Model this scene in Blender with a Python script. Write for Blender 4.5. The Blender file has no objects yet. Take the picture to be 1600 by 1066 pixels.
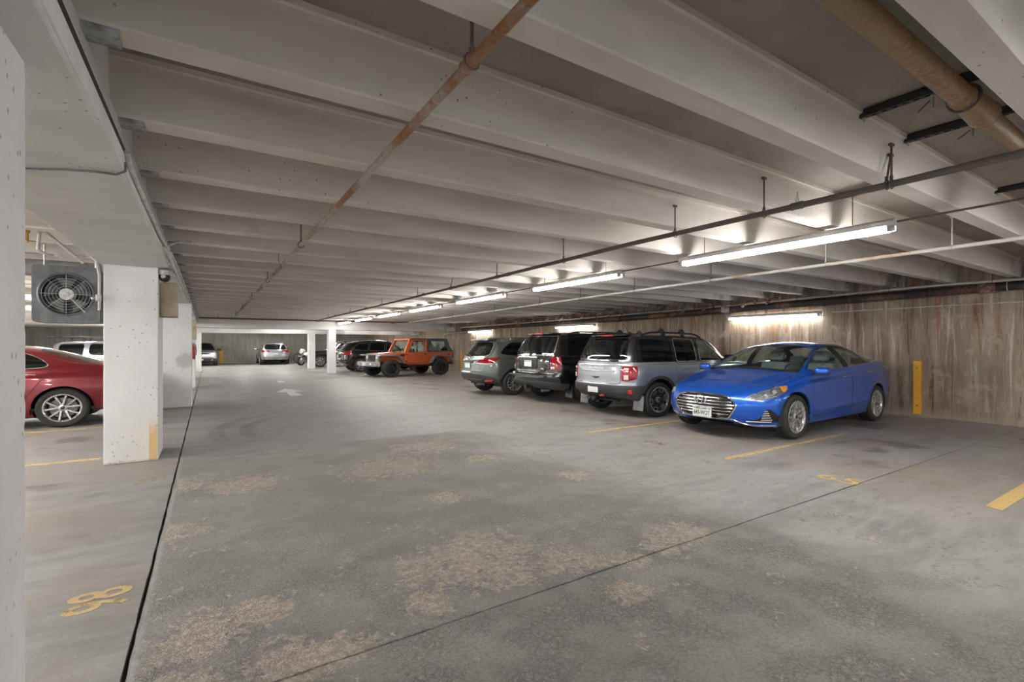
import bpy, math, random
import numpy as np
from mathutils import Vector, Matrix
from mathutils.bvhtree import BVHTree

random.seed(7)
rng = np.random.default_rng(11)
SC = bpy.context.scene
COL = SC.collection
PI = math.pi

# ------------------------------------------------------------------ camera, light, exposure
CAM_H = 1.35
cam_d = bpy.data.cameras.new('camera')
cam = bpy.data.objects.new('camera', cam_d)
COL.objects.link(cam)
cam.location = (0, 0, CAM_H)
cam.rotation_euler = (PI / 2, 0, -0.5652)
cam_d.sensor_width = 36.0
cam_d.lens = 748.2 / 1600 * 36.0
cam_d.shift_y = (539.4 - 533.0) / 1600
cam_d.clip_start = 0.02
cam_d.clip_end = 200
SC.camera = cam
world = bpy.data.worlds.new('garage_world')
SC.world = world
world.use_nodes = True
world.node_tree.nodes['Background'].inputs[0].default_value = (0.9, 0.95, 1.0, 1)
world.node_tree.nodes['Background'].inputs[1].default_value = 0.24  # added even fill light, let in by the open end behind the camera
SC.view_settings.view_transform = 'Standard'
SC.view_settings.look = 'None'
SC.view_settings.gamma = 1.0
SC.view_settings.use_curve_mapping = False
SC.view_settings.exposure = 2.12
TUBE_STRENGTH = 30.0
SC.cycles.max_bounces = 8
SC.cycles.diffuse_bounces = 5
SC.cycles.glossy_bounces = 4
SC.cycles.transparent_max_bounces = 12
SC.cycles.sample_clamp_indirect = 4.0

# ------------------------------------------------------------------ node / material helpers
class NT:
    def __init__(s, name):
        s.m = bpy.data.materials.new(name)
        s.m.use_nodes = True
        s.t = s.m.node_tree
        s.b = s.t.nodes['Principled BSDF']
        s.out = s.t.nodes['Material Output']
        s._pos = None

    def n(s, typ, **kw):
        nd = s.t.nodes.new(typ)
        for k, v in kw.items():
            setattr(nd, k, v)
        return nd

    def link(s, a, b):
        s.t.links.new(a, b)

    def put(s, inp, v):
        if isinstance(v, bpy.types.NodeSocket):
            s.t.links.new(v, inp)
        elif isinstance(v, (tuple, list)) and len(v) == 3 and inp.type == 'RGBA':
            inp.default_value = (*v, 1)
        else:
            inp.default_value = v

    def pos(s):
        if s._pos is None:
            s._pos = s.n('ShaderNodeNewGeometry').outputs['Position']
        return s._pos

    def obj(s):
        return s.n('ShaderNodeTexCoord').outputs['Object']

    def scale(s, vec, sc):
        nd = s.n('ShaderNodeVectorMath', operation='MULTIPLY')
        s.link(vec, nd.inputs[0])
        nd.inputs[1].default_value = sc
        return nd.outputs[0]

    def noise(s, vec, scale=5.0, detail=4.0, rough=0.6, dist=0.0):
        nd = s.n('ShaderNodeTexNoise')
        s.link(vec, nd.inputs['Vector'])
        nd.inputs['Scale'].default_value = scale
        nd.inputs['Detail'].default_value = detail
        nd.inputs['Roughness'].default_value = rough
        nd.inputs['Distortion'].default_value = dist
        return nd.outputs[0]

    def voro(s, vec, scale, feature='F1', rand=1.0):
        nd = s.n('ShaderNodeTexVoronoi', feature=feature)
        s.link(vec, nd.inputs['Vector'])
        nd.inputs['Scale'].default_value = scale
        nd.inputs['Randomness'].default_value = rand
        return nd.outputs['Distance']

    def ramp(s, f, a, b, lo=0.0, hi=1.0, smooth=True):
        nd = s.n('ShaderNodeMapRange')
        if smooth:
            nd.interpolation_type = 'SMOOTHSTEP'
        s.put(nd.inputs[0], f)
        nd.inputs[1].default_value = a
        nd.inputs[2].default_value = b
        nd.inputs[3].default_value = lo
        nd.inputs[4].default_value = hi
        return nd.outputs[0]

    def mix(s, f, a, b, mode='MIX'):
        nd = s.n('ShaderNodeMix', data_type='RGBA', blend_type=mode)
        s.put(nd.inputs[0], f)
        s.put(nd.inputs[6], a)
        s.put(nd.inputs[7], b)
        return nd.outputs[2]

    def math(s, op, a, b=0.0, c=None):
        nd = s.n('ShaderNodeMath', operation=op)
        s.put(nd.inputs[0], a)
        s.put(nd.inputs[1], b)
        if c is not None:
            s.put(nd.inputs[2], c)
        return nd.outputs[0]

    def sep(s, vec):
        nd = s.n('ShaderNodeSeparateXYZ')
        s.link(vec, nd.inputs[0])
        return nd.outputs

    def dist(s, vec, p):
        nd = s.n('ShaderNodeVectorMath', operation='DISTANCE')
        s.link(vec, nd.inputs[0])
        nd.inputs[1].default_value = p
        return nd.outputs['Value']

    def bump(s, h, strength=0.3, distance=0.01, prev=None):
        nd = s.n('ShaderNodeBump')
        nd.inputs['Strength'].default_value = strength
        nd.inputs['Distance'].default_value = distance
        s.link(h, nd.inputs['Height'])
        if prev is not None:
            s.link(prev, nd.inputs['Normal'])
        s.link(nd.outputs[0], s.b.inputs['Normal'])
        return nd.outputs[0]

    def set(s, color=None, rough=None, metal=None, **kw):
        if color is not None:
            s.put(s.b.inputs['Base Color'], color)
        if rough is not None:
            s.put(s.b.inputs['Roughness'], rough)
        if metal is not None:
            s.put(s.b.inputs['Metallic'], metal)
        for k, v in kw.items():
            s.put(s.b.inputs[k.replace('_', ' ')], v)
        return s.m


def pm(name, c1, c2=None, scale=20.0, rough=0.6, metal=0.0, bump=0.0, coat=0.0, emit=None, spec=None):
    """simple noise-varied procedural material"""
    t = NT(name)
    if c2 is None:
        c2 = tuple(x * 0.85 for x in c1)
    v = t.obj()
    f = t.ramp(t.noise(v, scale, 3.0), 0.35, 0.65)
    col = t.mix(f, c1, c2)
    t.set(col, rough, metal)
    t.put(t.b.inputs['Roughness'], t.ramp(f, 0, 1, rough * 0.9, min(1, rough * 1.1)))
    if coat:
        t.b.inputs['Coat Weight'].default_value = coat
        t.b.inputs['Coat Roughness'].default_value = 0.03
    if bump:
        t.bump(t.noise(v, scale * 2, 4.0), bump, 0.01)
    if emit:
        t.b.inputs['Emission Color'].default_value = (*emit[:3], 1)
        t.b.inputs['Emission Strength'].default_value = emit[3]
    if spec is not None:
        t.b.inputs['Specular IOR Level'].default_value = spec
    return t.m


def paint(name, c, metal=0.35, rough=0.32, flake=0.12):
    t = NT(name)
    v = t.obj()
    f = t.noise(v, 900.0, 1.0)
    col = t.mix(t.ramp(f, 0.3, 0.7, 0, flake), c, tuple(min(1, x * 1.9 + 0.02) for x in c))
    t.set(col, rough, metal)
    t.b.inputs['Coat Weight'].default_value = 1.0
    t.b.inputs['Coat Roughness'].default_value = 0.025
    return t.m


def glass_mat(name, tint, gloss_rough=0.01, opac=0.0, body=(0.01, 0.012, 0.014)):
    """tinted sheet glass: transparent tint + fresnel mirror (no refraction)"""
    t = NT(name)
    tr = t.n('ShaderNodeBsdfTransparent')
    f = t.noise(t.obj(), 3.0, 2.0)
    t.link(t.mix(t.ramp(f, 0.3, 0.7), tint, tuple(x * 0.92 for x in tint)), tr.inputs[0])
    gl = t.n('ShaderNodeBsdfGlossy')
    gl.inputs['Roughness'].default_value = gloss_rough
    gl.inputs['Color'].default_value = (1, 1, 1, 1)
    fr = t.n('ShaderNodeFresnel')
    geo = t.n('ShaderNodeNewGeometry')
    t.link(t.ramp(geo.outputs['Backfacing'], 0, 1, 1.52, 1 / 1.52, False), fr.inputs['IOR'])
    mx = t.n('ShaderNodeMixShader')
    t.link(fr.outputs[0], mx.inputs[0])
    base = tr.outputs[0]
    if opac > 0:
        df = t.n('ShaderNodeBsdfDiffuse')
        df.inputs[0].default_value = (*body, 1)
        m2 = t.n('ShaderNodeMixShader')
        m2.inputs[0].default_value = opac
        t.link(base, m2.inputs[1])
        t.link(df.outputs[0], m2.inputs[2])
        base = m2.outputs[0]
    t.link(base, mx.inputs[1])
    t.link(gl.outputs[0], mx.inputs[2])
    t.link(mx.outputs[0], t.out.inputs[0])
    return t.m


def worn_paint(name, col, wear=0.5, scale=9.0):
    t = NT(name)
    p = t.pos()
    n1 = t.noise(p, scale, 6.0, 0.75)
    n2 = t.noise(p, scale * 9, 3.0, 0.7)
    a = t.math('ADD', t.math('MULTIPLY', n1, 0.7), t.math('MULTIPLY', n2, 0.3))
    alpha = t.ramp(a, wear - 0.05, wear + 0.05, 0.0, 1.0)
    c = t.mix(t.ramp(n2, 0.3, 0.7), col, tuple(x * 0.72 for x in col))
    t.set(c, 0.7)
    t.link(alpha, t.b.inputs['Alpha'])
    return t.m


# ------------------------------------------------------------------ mesh helpers
class MB:
    def __init__(s):
        s.v = []
        s.f = []

    def add(s, vs, fs):
        o = len(s.v)
        s.v += [tuple(x) for x in vs]
        s.f += [tuple(i + o for i in f) for f in fs]
        return s

    def box(s, c, d, M=None):
        x, y, z = (d[0] / 2, d[1] / 2, d[2] / 2)
        vs = [Vector((sx * x, sy * y, sz * z)) for sx in (-1, 1) for sy in (-1, 1) for sz in (-1, 1)]
        if M is not None:
            vs = [M @ v for v in vs]
        vs = [v + Vector(c) for v in vs]
        return s.add(vs, [(0, 1, 3, 2), (4, 6, 7, 5), (0, 4, 5, 1), (2, 3, 7, 6), (0, 2, 6, 4), (1, 5, 7, 3)])

    def lohi(s, lo, hi):
        return s.box([(a + b) / 2 for a, b in zip(lo, hi)], [abs(b - a) for a, b in zip(lo, hi)])

    def rbox(s, c, d, r, M=None, seg=2):
        """box with rounded vertical-ish edges on all 12 edges (chamfer style)"""
        r = min(r, min(d) * 0.49)
        hx, hy, hz = d[0] / 2, d[1] / 2, d[2] / 2
        # superellipsoid-ish: grid of a subdivided cube pushed onto a rounded box
        n = seg * 2 + 2
        idx = {}
        vs, fs = [], []
        def coord(h, i):
            k = seg
            if i <= k:
                return -h + r - r * math.cos(i / k * PI / 2) if False else -h + r * i / k * 1.0
            return h - r * (n - 1 - i) / k * 1.0
        def vert(i, j, k):
            key = (i, j, k)
            if key in idx:
                return idx[key]
            p = Vector((coord(hx, i), coord(hy, j), coord(hz, k)))
            q = Vector((max(-hx + r, min(hx - r, p.x)), max(-hy + r, min(hy - r, p.y)), max(-hz + r, min(hz - r, p.z))))
            dd = p - q
            if dd.length > 1e-9:
                p = q + dd.normalized() * r
            if M is not None:
                p = M @ p
            vs.append(p + Vector(c))
            idx[key] = len(vs) - 1
            return idx[key]
        for a in range(n - 1):
            for b in range(n - 1):
                fs.append((vert(a, b, 0), vert(a, b + 1, 0), vert(a + 1, b + 1, 0), vert(a + 1, b, 0)))
                fs.append((vert(a, b, n - 1), vert(a + 1, b, n - 1), vert(a + 1, b + 1, n - 1), vert(a, b + 1, n - 1)))
                fs.append((vert(a, 0, b), vert(a + 1, 0, b), vert(a + 1, 0, b + 1), vert(a, 0, b + 1)))
                fs.append((vert(a, n - 1, b), vert(a, n - 1, b + 1), vert(a + 1, n - 1, b + 1), vert(a + 1, n - 1, b)))
                fs.append((vert(0, a, b), vert(0, a, b + 1), vert(0, a + 1, b + 1), vert(0, a + 1, b)))
                fs.append((vert(n - 1, a, b), vert(n - 1, a + 1, b), vert(n - 1, a + 1, b + 1), vert(n - 1, a, b + 1)))
        return s.add(vs, fs)

    def tube(s, pts, r, n=10, cap=True, radii=None):
        pts = [Vector(p) for p in pts]
        vs, fs = [], []
        T = []
        for i in range(len(pts)):
            a = pts[max(0, i - 1)]
            b = pts[min(len(pts) - 1, i + 1)]
            T.append((b - a).normalized())
        up = Vector((0, 0, 1)) if abs(T[0].z) < 0.9 else Vector((1, 0, 0))
        u = T[0].cross(up).normalized()
        for i, p in enumerate(pts):
            u = (u - T[i] * u.dot(T[i])).normalized()
            w = T[i].cross(u)
            rr = radii[i] if radii else r
            for k in range(n):
                a = 2 * PI * k / n
                vs.append(p + (u * math.cos(a) + w * math.sin(a)) * rr)
        for i in range(len(pts) - 1):
            for k in range(n):
                k2 = (k + 1) % n
                fs.append((i * n + k, i * n + k2, (i + 1) * n + k2, (i + 1) * n + k))
        if cap:
            fs.append(tuple(range(n - 1, -1, -1)))
            fs.append(tuple((len(pts) - 1) * n + k for k in range(n)))
        return s.add(vs, fs)

    def lathe(s, prof, axis='Y', n=24, c=(0, 0, 0), closed=False):
        """prof: list of (radius, h) ; axis Y/Z/X"""
        vs, fs = [], []
        for r, h in prof:
            for k in range(n):
                a = 2 * PI * k / n
                p = (r * math.cos(a), r * math.sin(a), h)
                if axis == 'Y':
                    p = (p[0], p[2], p[1])
                elif axis == 'X':
                    p = (p[2], p[0], p[1])
                vs.append((p[0] + c[0], p[1] + c[1], p[2] + c[2]))
        m = len(prof)
        for i in range(m if closed else m - 1):
            i2 = (i + 1) % m
            for k in range(n):
                k2 = (k + 1) % n
                fs.append((i * n + k, i * n + k2, i2 * n + k2, i2 * n + k))
        return s.add(vs, fs)

    def disc(s, c, r, axis='Y', n=20):
        vs = []
        for k in range(n):
            a = 2 * PI * k / n
            p = (r * math.cos(a), r * math.sin(a), 0)
            if axis == 'Y':
                p = (p[0], 0, p[1])
            elif axis == 'X':
                p = (0, p[0], p[1])
            vs.append((p[0] + c[0], p[1] + c[1], p[2] + c[2]))
        return s.add(vs, [tuple(range(n))])

    def prism(s, poly, a, b, axis='Y'):
        """extrude a 2D polygon between a and b. axis Y: poly in (x,z); X: (y,z); Z: (x,y)"""
        n = len(poly)
        def P(p, h):
            return (p[0], h, p[1]) if axis == 'Y' else ((h, p[0], p[1]) if axis == 'X' else (p[0], p[1], h))
        vs = [P(p, a) for p in poly] + [P(p, b) for p in poly]
        fs = [(i, (i + 1) % n, n + (i + 1) % n, n + i) for i in range(n)]
        fs += [tuple(range(n - 1, -1, -1)), tuple(range(n, 2 * n))]
        return s.add(vs, fs)

    def torus(s, c, R, r, axis='Y', n=20, m=8):
        prof = [(R + r * math.cos(2 * PI * j / m), r * math.sin(2 * PI * j / m)) for j in range(m)]
        return s.lathe(prof, axis, n, c, closed=True)

    def build(s, name, mat, parent=None, smooth=False, loc=None, fixn=True, mats=None, bevel=0.0):
        me = bpy.data.meshes.new(name)
        me.from_pydata(s.v, [], s.f)
        me.update()
        if fixn:
            import bmesh
            bm = bmesh.new()
            bm.from_mesh(me)
            bmesh.ops.recalc_face_normals(bm, faces=bm.faces)
            if bevel:
                bmesh.ops.bevel(bm, geom=[e for e in bm.edges if e.calc_face_angle(0) > 0.5], offset=bevel, segments=2, affect='EDGES', profile=0.5)
            bm.to_mesh(me)
            bm.free()
        if smooth:
            me.polygons.foreach_set('use_smooth', [True] * len(me.polygons))
            if smooth != 'all':
                try:
                    me.set_sharp_from_angle(angle=math.radians(35))
                except Exception:
                    pass
        o = bpy.data.objects.new(name, me)
        COL.objects.link(o)
        if mat is not None:
            me.materials.append(mat)
        if parent is not None:
            o.parent = parent
        if loc is not None:
            o.location = loc
        return o


def tag(o, label=None, cat=None, group=None, kind=None):
    if label:
        o['label'] = label
    if cat:
        o['category'] = cat
    if group:
        o['group'] = group
    if kind:
        o['kind'] = kind
    return o


def empty(name, loc=(0, 0, 0), rz=0.0):
    o = bpy.data.objects.new(name, None)
    COL.objects.link(o)
    o.location = loc
    o.rotation_euler = (0, 0, rz)
    o.empty_display_size = 0.2
    return o


def dup(o, parent=None):
    c = o.copy()
    COL.objects.link(c)
    if parent is not None:
        c.parent = parent
    for ch in list(o.children):
        dup(ch, c)
    return c


def text_mesh(body, size, mat, name='lettering', extrude=0.002, parent=None, M=None, sx=1.0, sy=1.0, bold=0.0):
    cu = bpy.data.curves.new(name, 'FONT')
    cu.body = body
    cu.size = size
    cu.align_x = 'CENTER'
    cu.align_y = 'CENTER'
    cu.extrude = extrude
    cu.offset = bold
    cu.resolution_u = 3
    ob = bpy.data.objects.new(name, cu)
    COL.objects.link(ob)
    bpy.context.view_layer.update()
    dg = bpy.context.evaluated_depsgraph_get()
    me = bpy.data.meshes.new_from_object(ob.evaluated_get(dg))
    bpy.data.objects.remove(ob)
    bpy.data.curves.remove(cu)
    me.transform(Matrix.Diagonal((sx, sy, 1, 1)))
    if M is not None:
        me.transform(M)
    me.materials.clear()
    me.materials.append(mat)
    o = bpy.data.objects.new(name, me)
    COL.objects.link(o)
    if parent is not None:
        o.parent = parent
    return o


# ------------------------------------------------------------------ structural materials
def floor_material():
    t = NT('floor_concrete')
    p = t.pos()
    x, y, z = t.sep(p)
    # broad blotches, smeared along X like wiped concrete
    sm = t.scale(p, (0.5, 1.6, 1.0))
    n1 = t.noise(sm, 1.1, 5.0, 0.6, 0.6)
    n2 = t.noise(t.scale(p, (1.0, 3.4, 1.0)), 3.0, 5.0, 0.65, 0.4)
    n3 = t.noise(p, 45.0, 4.0, 0.7)
    base = t.mix(t.ramp(n1, 0.3, 0.7), (0.238, 0.234, 0.222), (0.318, 0.312, 0.298))
    base = t.mix(t.ramp(n2, 0.42, 0.70, 0, 0.5), base, (0.42, 0.412, 0.395))
    base = t.mix(t.ramp(n2, 0.50, 0.28, 0, 0.5), base, (0.16, 0.153, 0.145))
    base = t.mix(t.ramp(n3, 0.5, 0.75, 0, 0.25), base, (0.16, 0.15, 0.14))
    # warm tan bloom on the strips where cars park (both sides)
    nb = t.noise(p, 0.55, 4.0, 0.6)
    bay = t.math('MAXIMUM', t.ramp(x, 4.2, 6.5), t.ramp(x, 0.0, -0.8))
    tanm = t.math('MULTIPLY', bay, t.ramp(nb, 0.4, 0.62, 0, 0.65))
    base = t.mix(tanm, base, (0.285, 0.235, 0.195))
    # oil stains in the bay
    no = t.noise(p, 0.9, 3.0, 0.6)
    base = t.mix(t.math('MULTIPLY', bay, t.ramp(no, 0.56, 0.68, 0, 0.7)), base, (0.085, 0.075, 0.068))
    # lighter bands far down the aisle
    # worn zone in the near aisle
    wob = t.noise(p, 0.9, 3.0, 0.6)
    wob2 = t.math('MULTIPLY', t.math('SUBTRACT', wob, 0.5), 2.2)
    right = t.ramp(t.math('ADD', x, wob2), 3.9, 2.9)
    fr = t.math('ADD', y, t.math('MULTIPLY', wob2, 0.18))
    far = t.ramp(fr, 6.95, 6.75)
    lft = t.ramp(x, -0.28, -0.24)
    zone = t.math('MULTIPLY', t.math('MULTIPLY', right, far), lft)
    crz = t.mix(t.ramp(t.noise(p, 1.6, 5.0, 0.65), 0.35, 0.65), (0.285, 0.272, 0.250), (0.375, 0.360, 0.334))
    crz = t.mix(t.ramp(t.noise(p, 60.0, 3.0, 0.7), 0.42, 0.7, 0, 0.6), crz, (0.14, 0.13, 0.12))
    col = t.mix(t.math('MULTIPLY', zone, 0.85), base, crz)
    # fine crazing
    warp = t.n('ShaderNodeVectorMath', operation='ADD')
    t.link(p, warp.inputs[0])
    nw = t.n('ShaderNodeTexNoise')
    t.link(p, nw.inputs['Vector'])
    nw.inputs['Scale'].default_value = 14.0
    nw.inputs['Detail'].default_value = 3.0
    t.link(t.scale(nw.outputs['Color'], (0.075, 0.075, 0.0)), warp.inputs[1])
    cr1 = t.voro(warp.outputs[0], 24.0, 'DISTANCE_TO_EDGE')
    cr2 = t.voro(warp.outputs[0], 58.0, 'DISTANCE_TO_EDGE')
    crack = t.math('MAXIMUM', t.ramp(cr1, 0.12, 0.0), t.ramp(cr2, 0.16, 0.0, 0, 0.8))
    near = t.math('MULTIPLY', zone, t.ramp(y, 5.2, 1.6, 0.12, 1.0))
    crackz = t.math('MULTIPLY', t.math('MULTIPLY', crack, near), t.ramp(t.noise(p, 3.0, 3.0), 0.35, 0.6))
    col = t.mix(t.math('MULTIPLY', crackz, 0.55), col, (0.10, 0.092, 0.085))
    # exposed aggregate patches (spalled skin)
    spots = [((1.5, 2.66, 0), 0.62), ((0.98, 2.36, 0), 0.22), ((1.95, 2.35, 0), 0.32), ((2.62, 2.20, 0), 0.30), ((2.9, 2.24, 0), 0.30), ((2.25, 2.16, 0), 0.22), ((1.1, 2.75, 0), 0.3),
             ((-0.02, 2.66, 0), 0.34), ((0.30, 2.22, 0), 0.30), ((0.5, 2.2, 0), 0.22), ((-0.12, 2.28, 0), 0.25), ((0.2, 2.75, 0), 0.28), ((2.4, 6.0, 0), 0.7), ((1.7, 5.2, 0), 0.8),
             ((3.2, 3.85, 0), 0.3), ((2.75, 5.0, 0), 0.35), ((0.3, 5.3, 0), 0.5), ((1.95, 1.85, 0), 0.20), ((1.8, 3.9, 0), 0.3), ((-0.2, 4.2, 0), 0.3), ((-0.2, 5.6, 0), 0.35)]
    m = None
    for c, r in spots:
        d = t.ramp(t.dist(p, c), r, r * 0.25)
        m = d if m is None else t.math('MAXIMUM', m, d)
    np_ = t.noise(p, 4.2, 6.0, 0.7, 0.3)
    np2 = t.noise(p, 17.0, 8.0, 0.8, 0.4)
    agg = t.math('ADD', t.math('MULTIPLY', m, 0.30), t.math('ADD', t.math('MULTIPLY', np_, 0.9), t.math('MULTIPLY', np2, 1.45)))
    aggm = t.math('MULTIPLY', t.ramp(agg, 1.335, 1.375), lft)
    peb = t.voro(p, 70.0)
    pebc = t.mix(t.ramp(peb, 0.15, 0.6), (0.54, 0.48, 0.42), (0.38, 0.32, 0.27))
    pebn = t.noise(p, 24.0, 6.0, 0.78, 0.4)
    pebc = t.mix(t.ramp(pebn, 0.50, 0.62), pebc, (0.60, 0.545, 0.48))
    pebc = t.mix(t.ramp(pebn, 0.46, 0.36, 0, 0.6), pebc, (0.25, 0.195, 0.155))
    col = t.mix(t.math('MULTIPLY', aggm, 0.9), col, pebc)
    # salt flecks, far right of the worn zone
    fl = t.noise(p, 9.0, 6.0, 0.8)
    flm = t.math('MULTIPLY', t.ramp(fl, 0.61, 0.66, 0, 0.55), t.math('MULTIPLY', t.ramp(t.dist(p, (2.6, 5.6, 0)), 1.9, 0.5), far))
    col = t.mix(flm, col, (0.47, 0.46, 0.44))
    # tyre marks: two dark arcs curling out of the left bay
    da = t.dist(p, (2.55, 8.55, 0))
    nt = t.noise(p, 7.0, 3.0)
    for rr, w in ((2.45, 0.13), (2.05, 0.12)):
        band = t.ramp(t.math('ABSOLUTE', t.math('SUBTRACT', da, rr)), w, w * 0.6)
        quad = t.math('MULTIPLY', t.ramp(x, 1.6, 0.8), t.ramp(y, 7.6, 8.4))
        col = t.mix(t.math('MULTIPLY', t.math('MULTIPLY', band, quad), t.ramp(nt, 0.3, 0.6, 0.15, 0.5)), col, (0.10, 0.10, 0.10))
    # travelled dark lane down the aisle
    lane = t.math('MULTIPLY', t.ramp(t.math('ABSOLUTE', t.math('SUBTRACT', x, 1.2)), 1.9, 0.3), t.ramp(y, 7.0, 9.0))
    col = t.mix(t.math('MULTIPLY', lane, t.ramp(n2, 0.35, 0.65, 0.15, 0.6)), col, (0.13, 0.13, 0.13))
    t.set(col, 0.6)
    t.put(t.b.inputs['Roughness'], t.math('ADD', t.ramp(n2, 0.3, 0.7, 0.42, 0.62), t.math('MULTIPLY', zone, 0.22)))
    t.b.inputs['Specular IOR Level'].default_value = 0.45
    h = t.math('SUBTRACT', t.math('MULTIPLY', n3, 0.25), t.math('MULTIPLY', crackz, 1.0))
    h = t.math('SUBTRACT', h, t.math('MULTIPLY', aggm, t.ramp(peb, 0.1, 0.6, 0.4, 1.3)))
    h = t.math('ADD', h, t.math('MULTIPLY', t.math('MULTIPLY', t.noise(p, 26.0, 6.0, 0.8), zone), 2.0))
    t.bump(h, 0.75, 0.012)
    return t.m


def ceiling_material(name='ceiling_concrete', a=(0.70, 0.66, 0.61), b=(0.56, 0.52, 0.47)):
    t = NT(name)
    p = t.pos()
    x, y, z = t.sep(p)
    n1 = t.noise(t.scale(p, (0.35, 1.4, 1.4)), 2.2, 4.0, 0.6)
    col = t.mix(t.ramp(n1, 0.3, 0.7), a, b)
    # faint form lines across the stems
    n2 = t.noise(t.scale(p, (6.0, 0.3, 0.3)), 1.3, 3.0, 0.7)
    col = t.mix(t.ramp(n2, 0.60, 0.78, 0, 0.35), col, (0.66, 0.64, 0.62))
    # bug holes
    pit = t.voro(p, 17.0)
    nm = t.noise(p, 1.3, 2.0)
    pm_ = t.math('MULTIPLY', t.ramp(pit, 0.105, 0.075), t.ramp(nm, 0.47, 0.58))
    col = t.mix(t.math('MULTIPLY', pm_, 0.8), col, (0.12, 0.105, 0.09))
    # brown water stains near the wall
    wet = t.math('MULTIPLY', t.ramp(x, 9.6, 11.2), t.ramp(t.noise(p, 1.6, 4.0, 0.7), 0.42, 0.62, 0, 0.9))
    col = t.mix(wet, col, (0.13, 0.095, 0.07))
    rust = t.ramp(t.noise(p, 0.8, 5.0, 0.75), 0.64, 0.75, 0, 0.4)
    col = t.mix(rust, col, (0.36, 0.29, 0.22))
    t.set(col, 0.7)
    hh = t.math('SUBTRACT', t.math('MULTIPLY', t.noise(p, 14.0, 4.0, 0.6), 0.5), t.math('MULTIPLY', pm_, 1.0))
    t.bump(hh, 0.35, 0.006)
    return t.m


def deck_material():
    t = NT('deck_concrete')
    p = t.pos()
    x, y, z = t.sep(p)
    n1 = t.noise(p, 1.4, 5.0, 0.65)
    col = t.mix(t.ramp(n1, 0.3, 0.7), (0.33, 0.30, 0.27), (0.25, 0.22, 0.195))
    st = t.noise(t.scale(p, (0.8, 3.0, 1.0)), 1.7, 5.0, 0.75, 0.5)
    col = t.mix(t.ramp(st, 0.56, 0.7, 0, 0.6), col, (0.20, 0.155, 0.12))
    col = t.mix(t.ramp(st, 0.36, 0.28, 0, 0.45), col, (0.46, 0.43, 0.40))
    t.set(col, 0.75)
    t.bump(t.noise(p, 20.0, 4.0, 0.7), 0.3, 0.006)
    return t.m


def white_paint_material():
    t = NT('pillar_white_paint')
    p = t.pos()
    x, y, z = t.sep(p)
    n1 = t.noise(p, 2.0, 5.0, 0.6)
    col = t.mix(t.ramp(n1, 0.3, 0.7), (0.82, 0.82, 0.815), (0.74, 0.74, 0.735))
    # chips showing the grey concrete
    pit = t.voro(t.scale(p, (1.0, 1.0, 0.7)), 21.0)
    nz = t.noise(p, 60.0, 3.0, 0.7)
    nm = t.noise(p, 2.5, 3.0)
    chip = t.math('MULTIPLY', t.ramp(t.math('ADD', pit, t.math('MULTIPLY', t.math('SUBTRACT', nz, 0.5), 0.26)), 0.17, 0.10), t.ramp(nm, 0.42, 0.56))
    col = t.mix(t.math('MULTIPLY', chip, 0.75), col, (0.27, 0.26, 0.24))
    # yellow smear climbing from the floor at the outer corner of the second pillar
    nn = t.noise(t.scale(p, (8.0, 8.0, 2.0)), 2.0, 5.0, 0.7)
    front = t.ramp(y, 7.05, 6.99)
    front = t.math('MULTIPLY', front, t.ramp(y, 6.85, 6.93))
    hgt = t.math('SUBTRACT', z, t.math('MULTIPLY', t.math('SUBTRACT', nn, 0.5), 0.35))
    xw = t.math('SUBTRACT', 1.0, t.math('MULTIPLY', t.math('ABSOLUTE', t.math('ADD', x, 0.545)), 26.0))
    ye = t.math('MULTIPLY', t.math('MULTIPLY', t.ramp(hgt, 0.50, 0.30), t.ramp(xw, -0.15, 0.15)), front)
    col = t.mix(t.math('MULTIPLY', ye, 0.9), col, (0.72, 0.42, 0.09))
    pal = t.math('MULTIPLY', t.math('MULTIPLY', t.ramp(hgt, 0.75, 0.1), t.ramp(x, -0.95, -0.62)), front)
    col = t.mix(t.math('MULTIPLY', pal, 0.3), col, (0.78, 0.70, 0.52))
    # grubby base
    col = t.mix(t.ramp(t.math('ADD', z, t.math('MULTIPLY', nn, 0.06)), 0.07, 0.03, 0, 0.45), col, (0.30, 0.27, 0.23))
    # mortar smudge on the third pillar
    sm = t.ramp(t.math('ADD', t.dist(p, (-0.42, 12.5, 1.02)), t.math('MULTIPLY', t.math('SUBTRACT', nn, 0.5), 0.25)), 0.2, 0.1)
    col = t.mix(t.math('MULTIPLY', sm, 0.7), col, (0.42, 0.41, 0.39))
    t.set(col, 0.55)
    hh = t.math('SUBTRACT', t.math('MULTIPLY', t.noise(p, 25.0, 4.0, 0.65), 0.35), chip)
    t.bump(hh, 0.4, 0.006)
    return t.m


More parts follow.
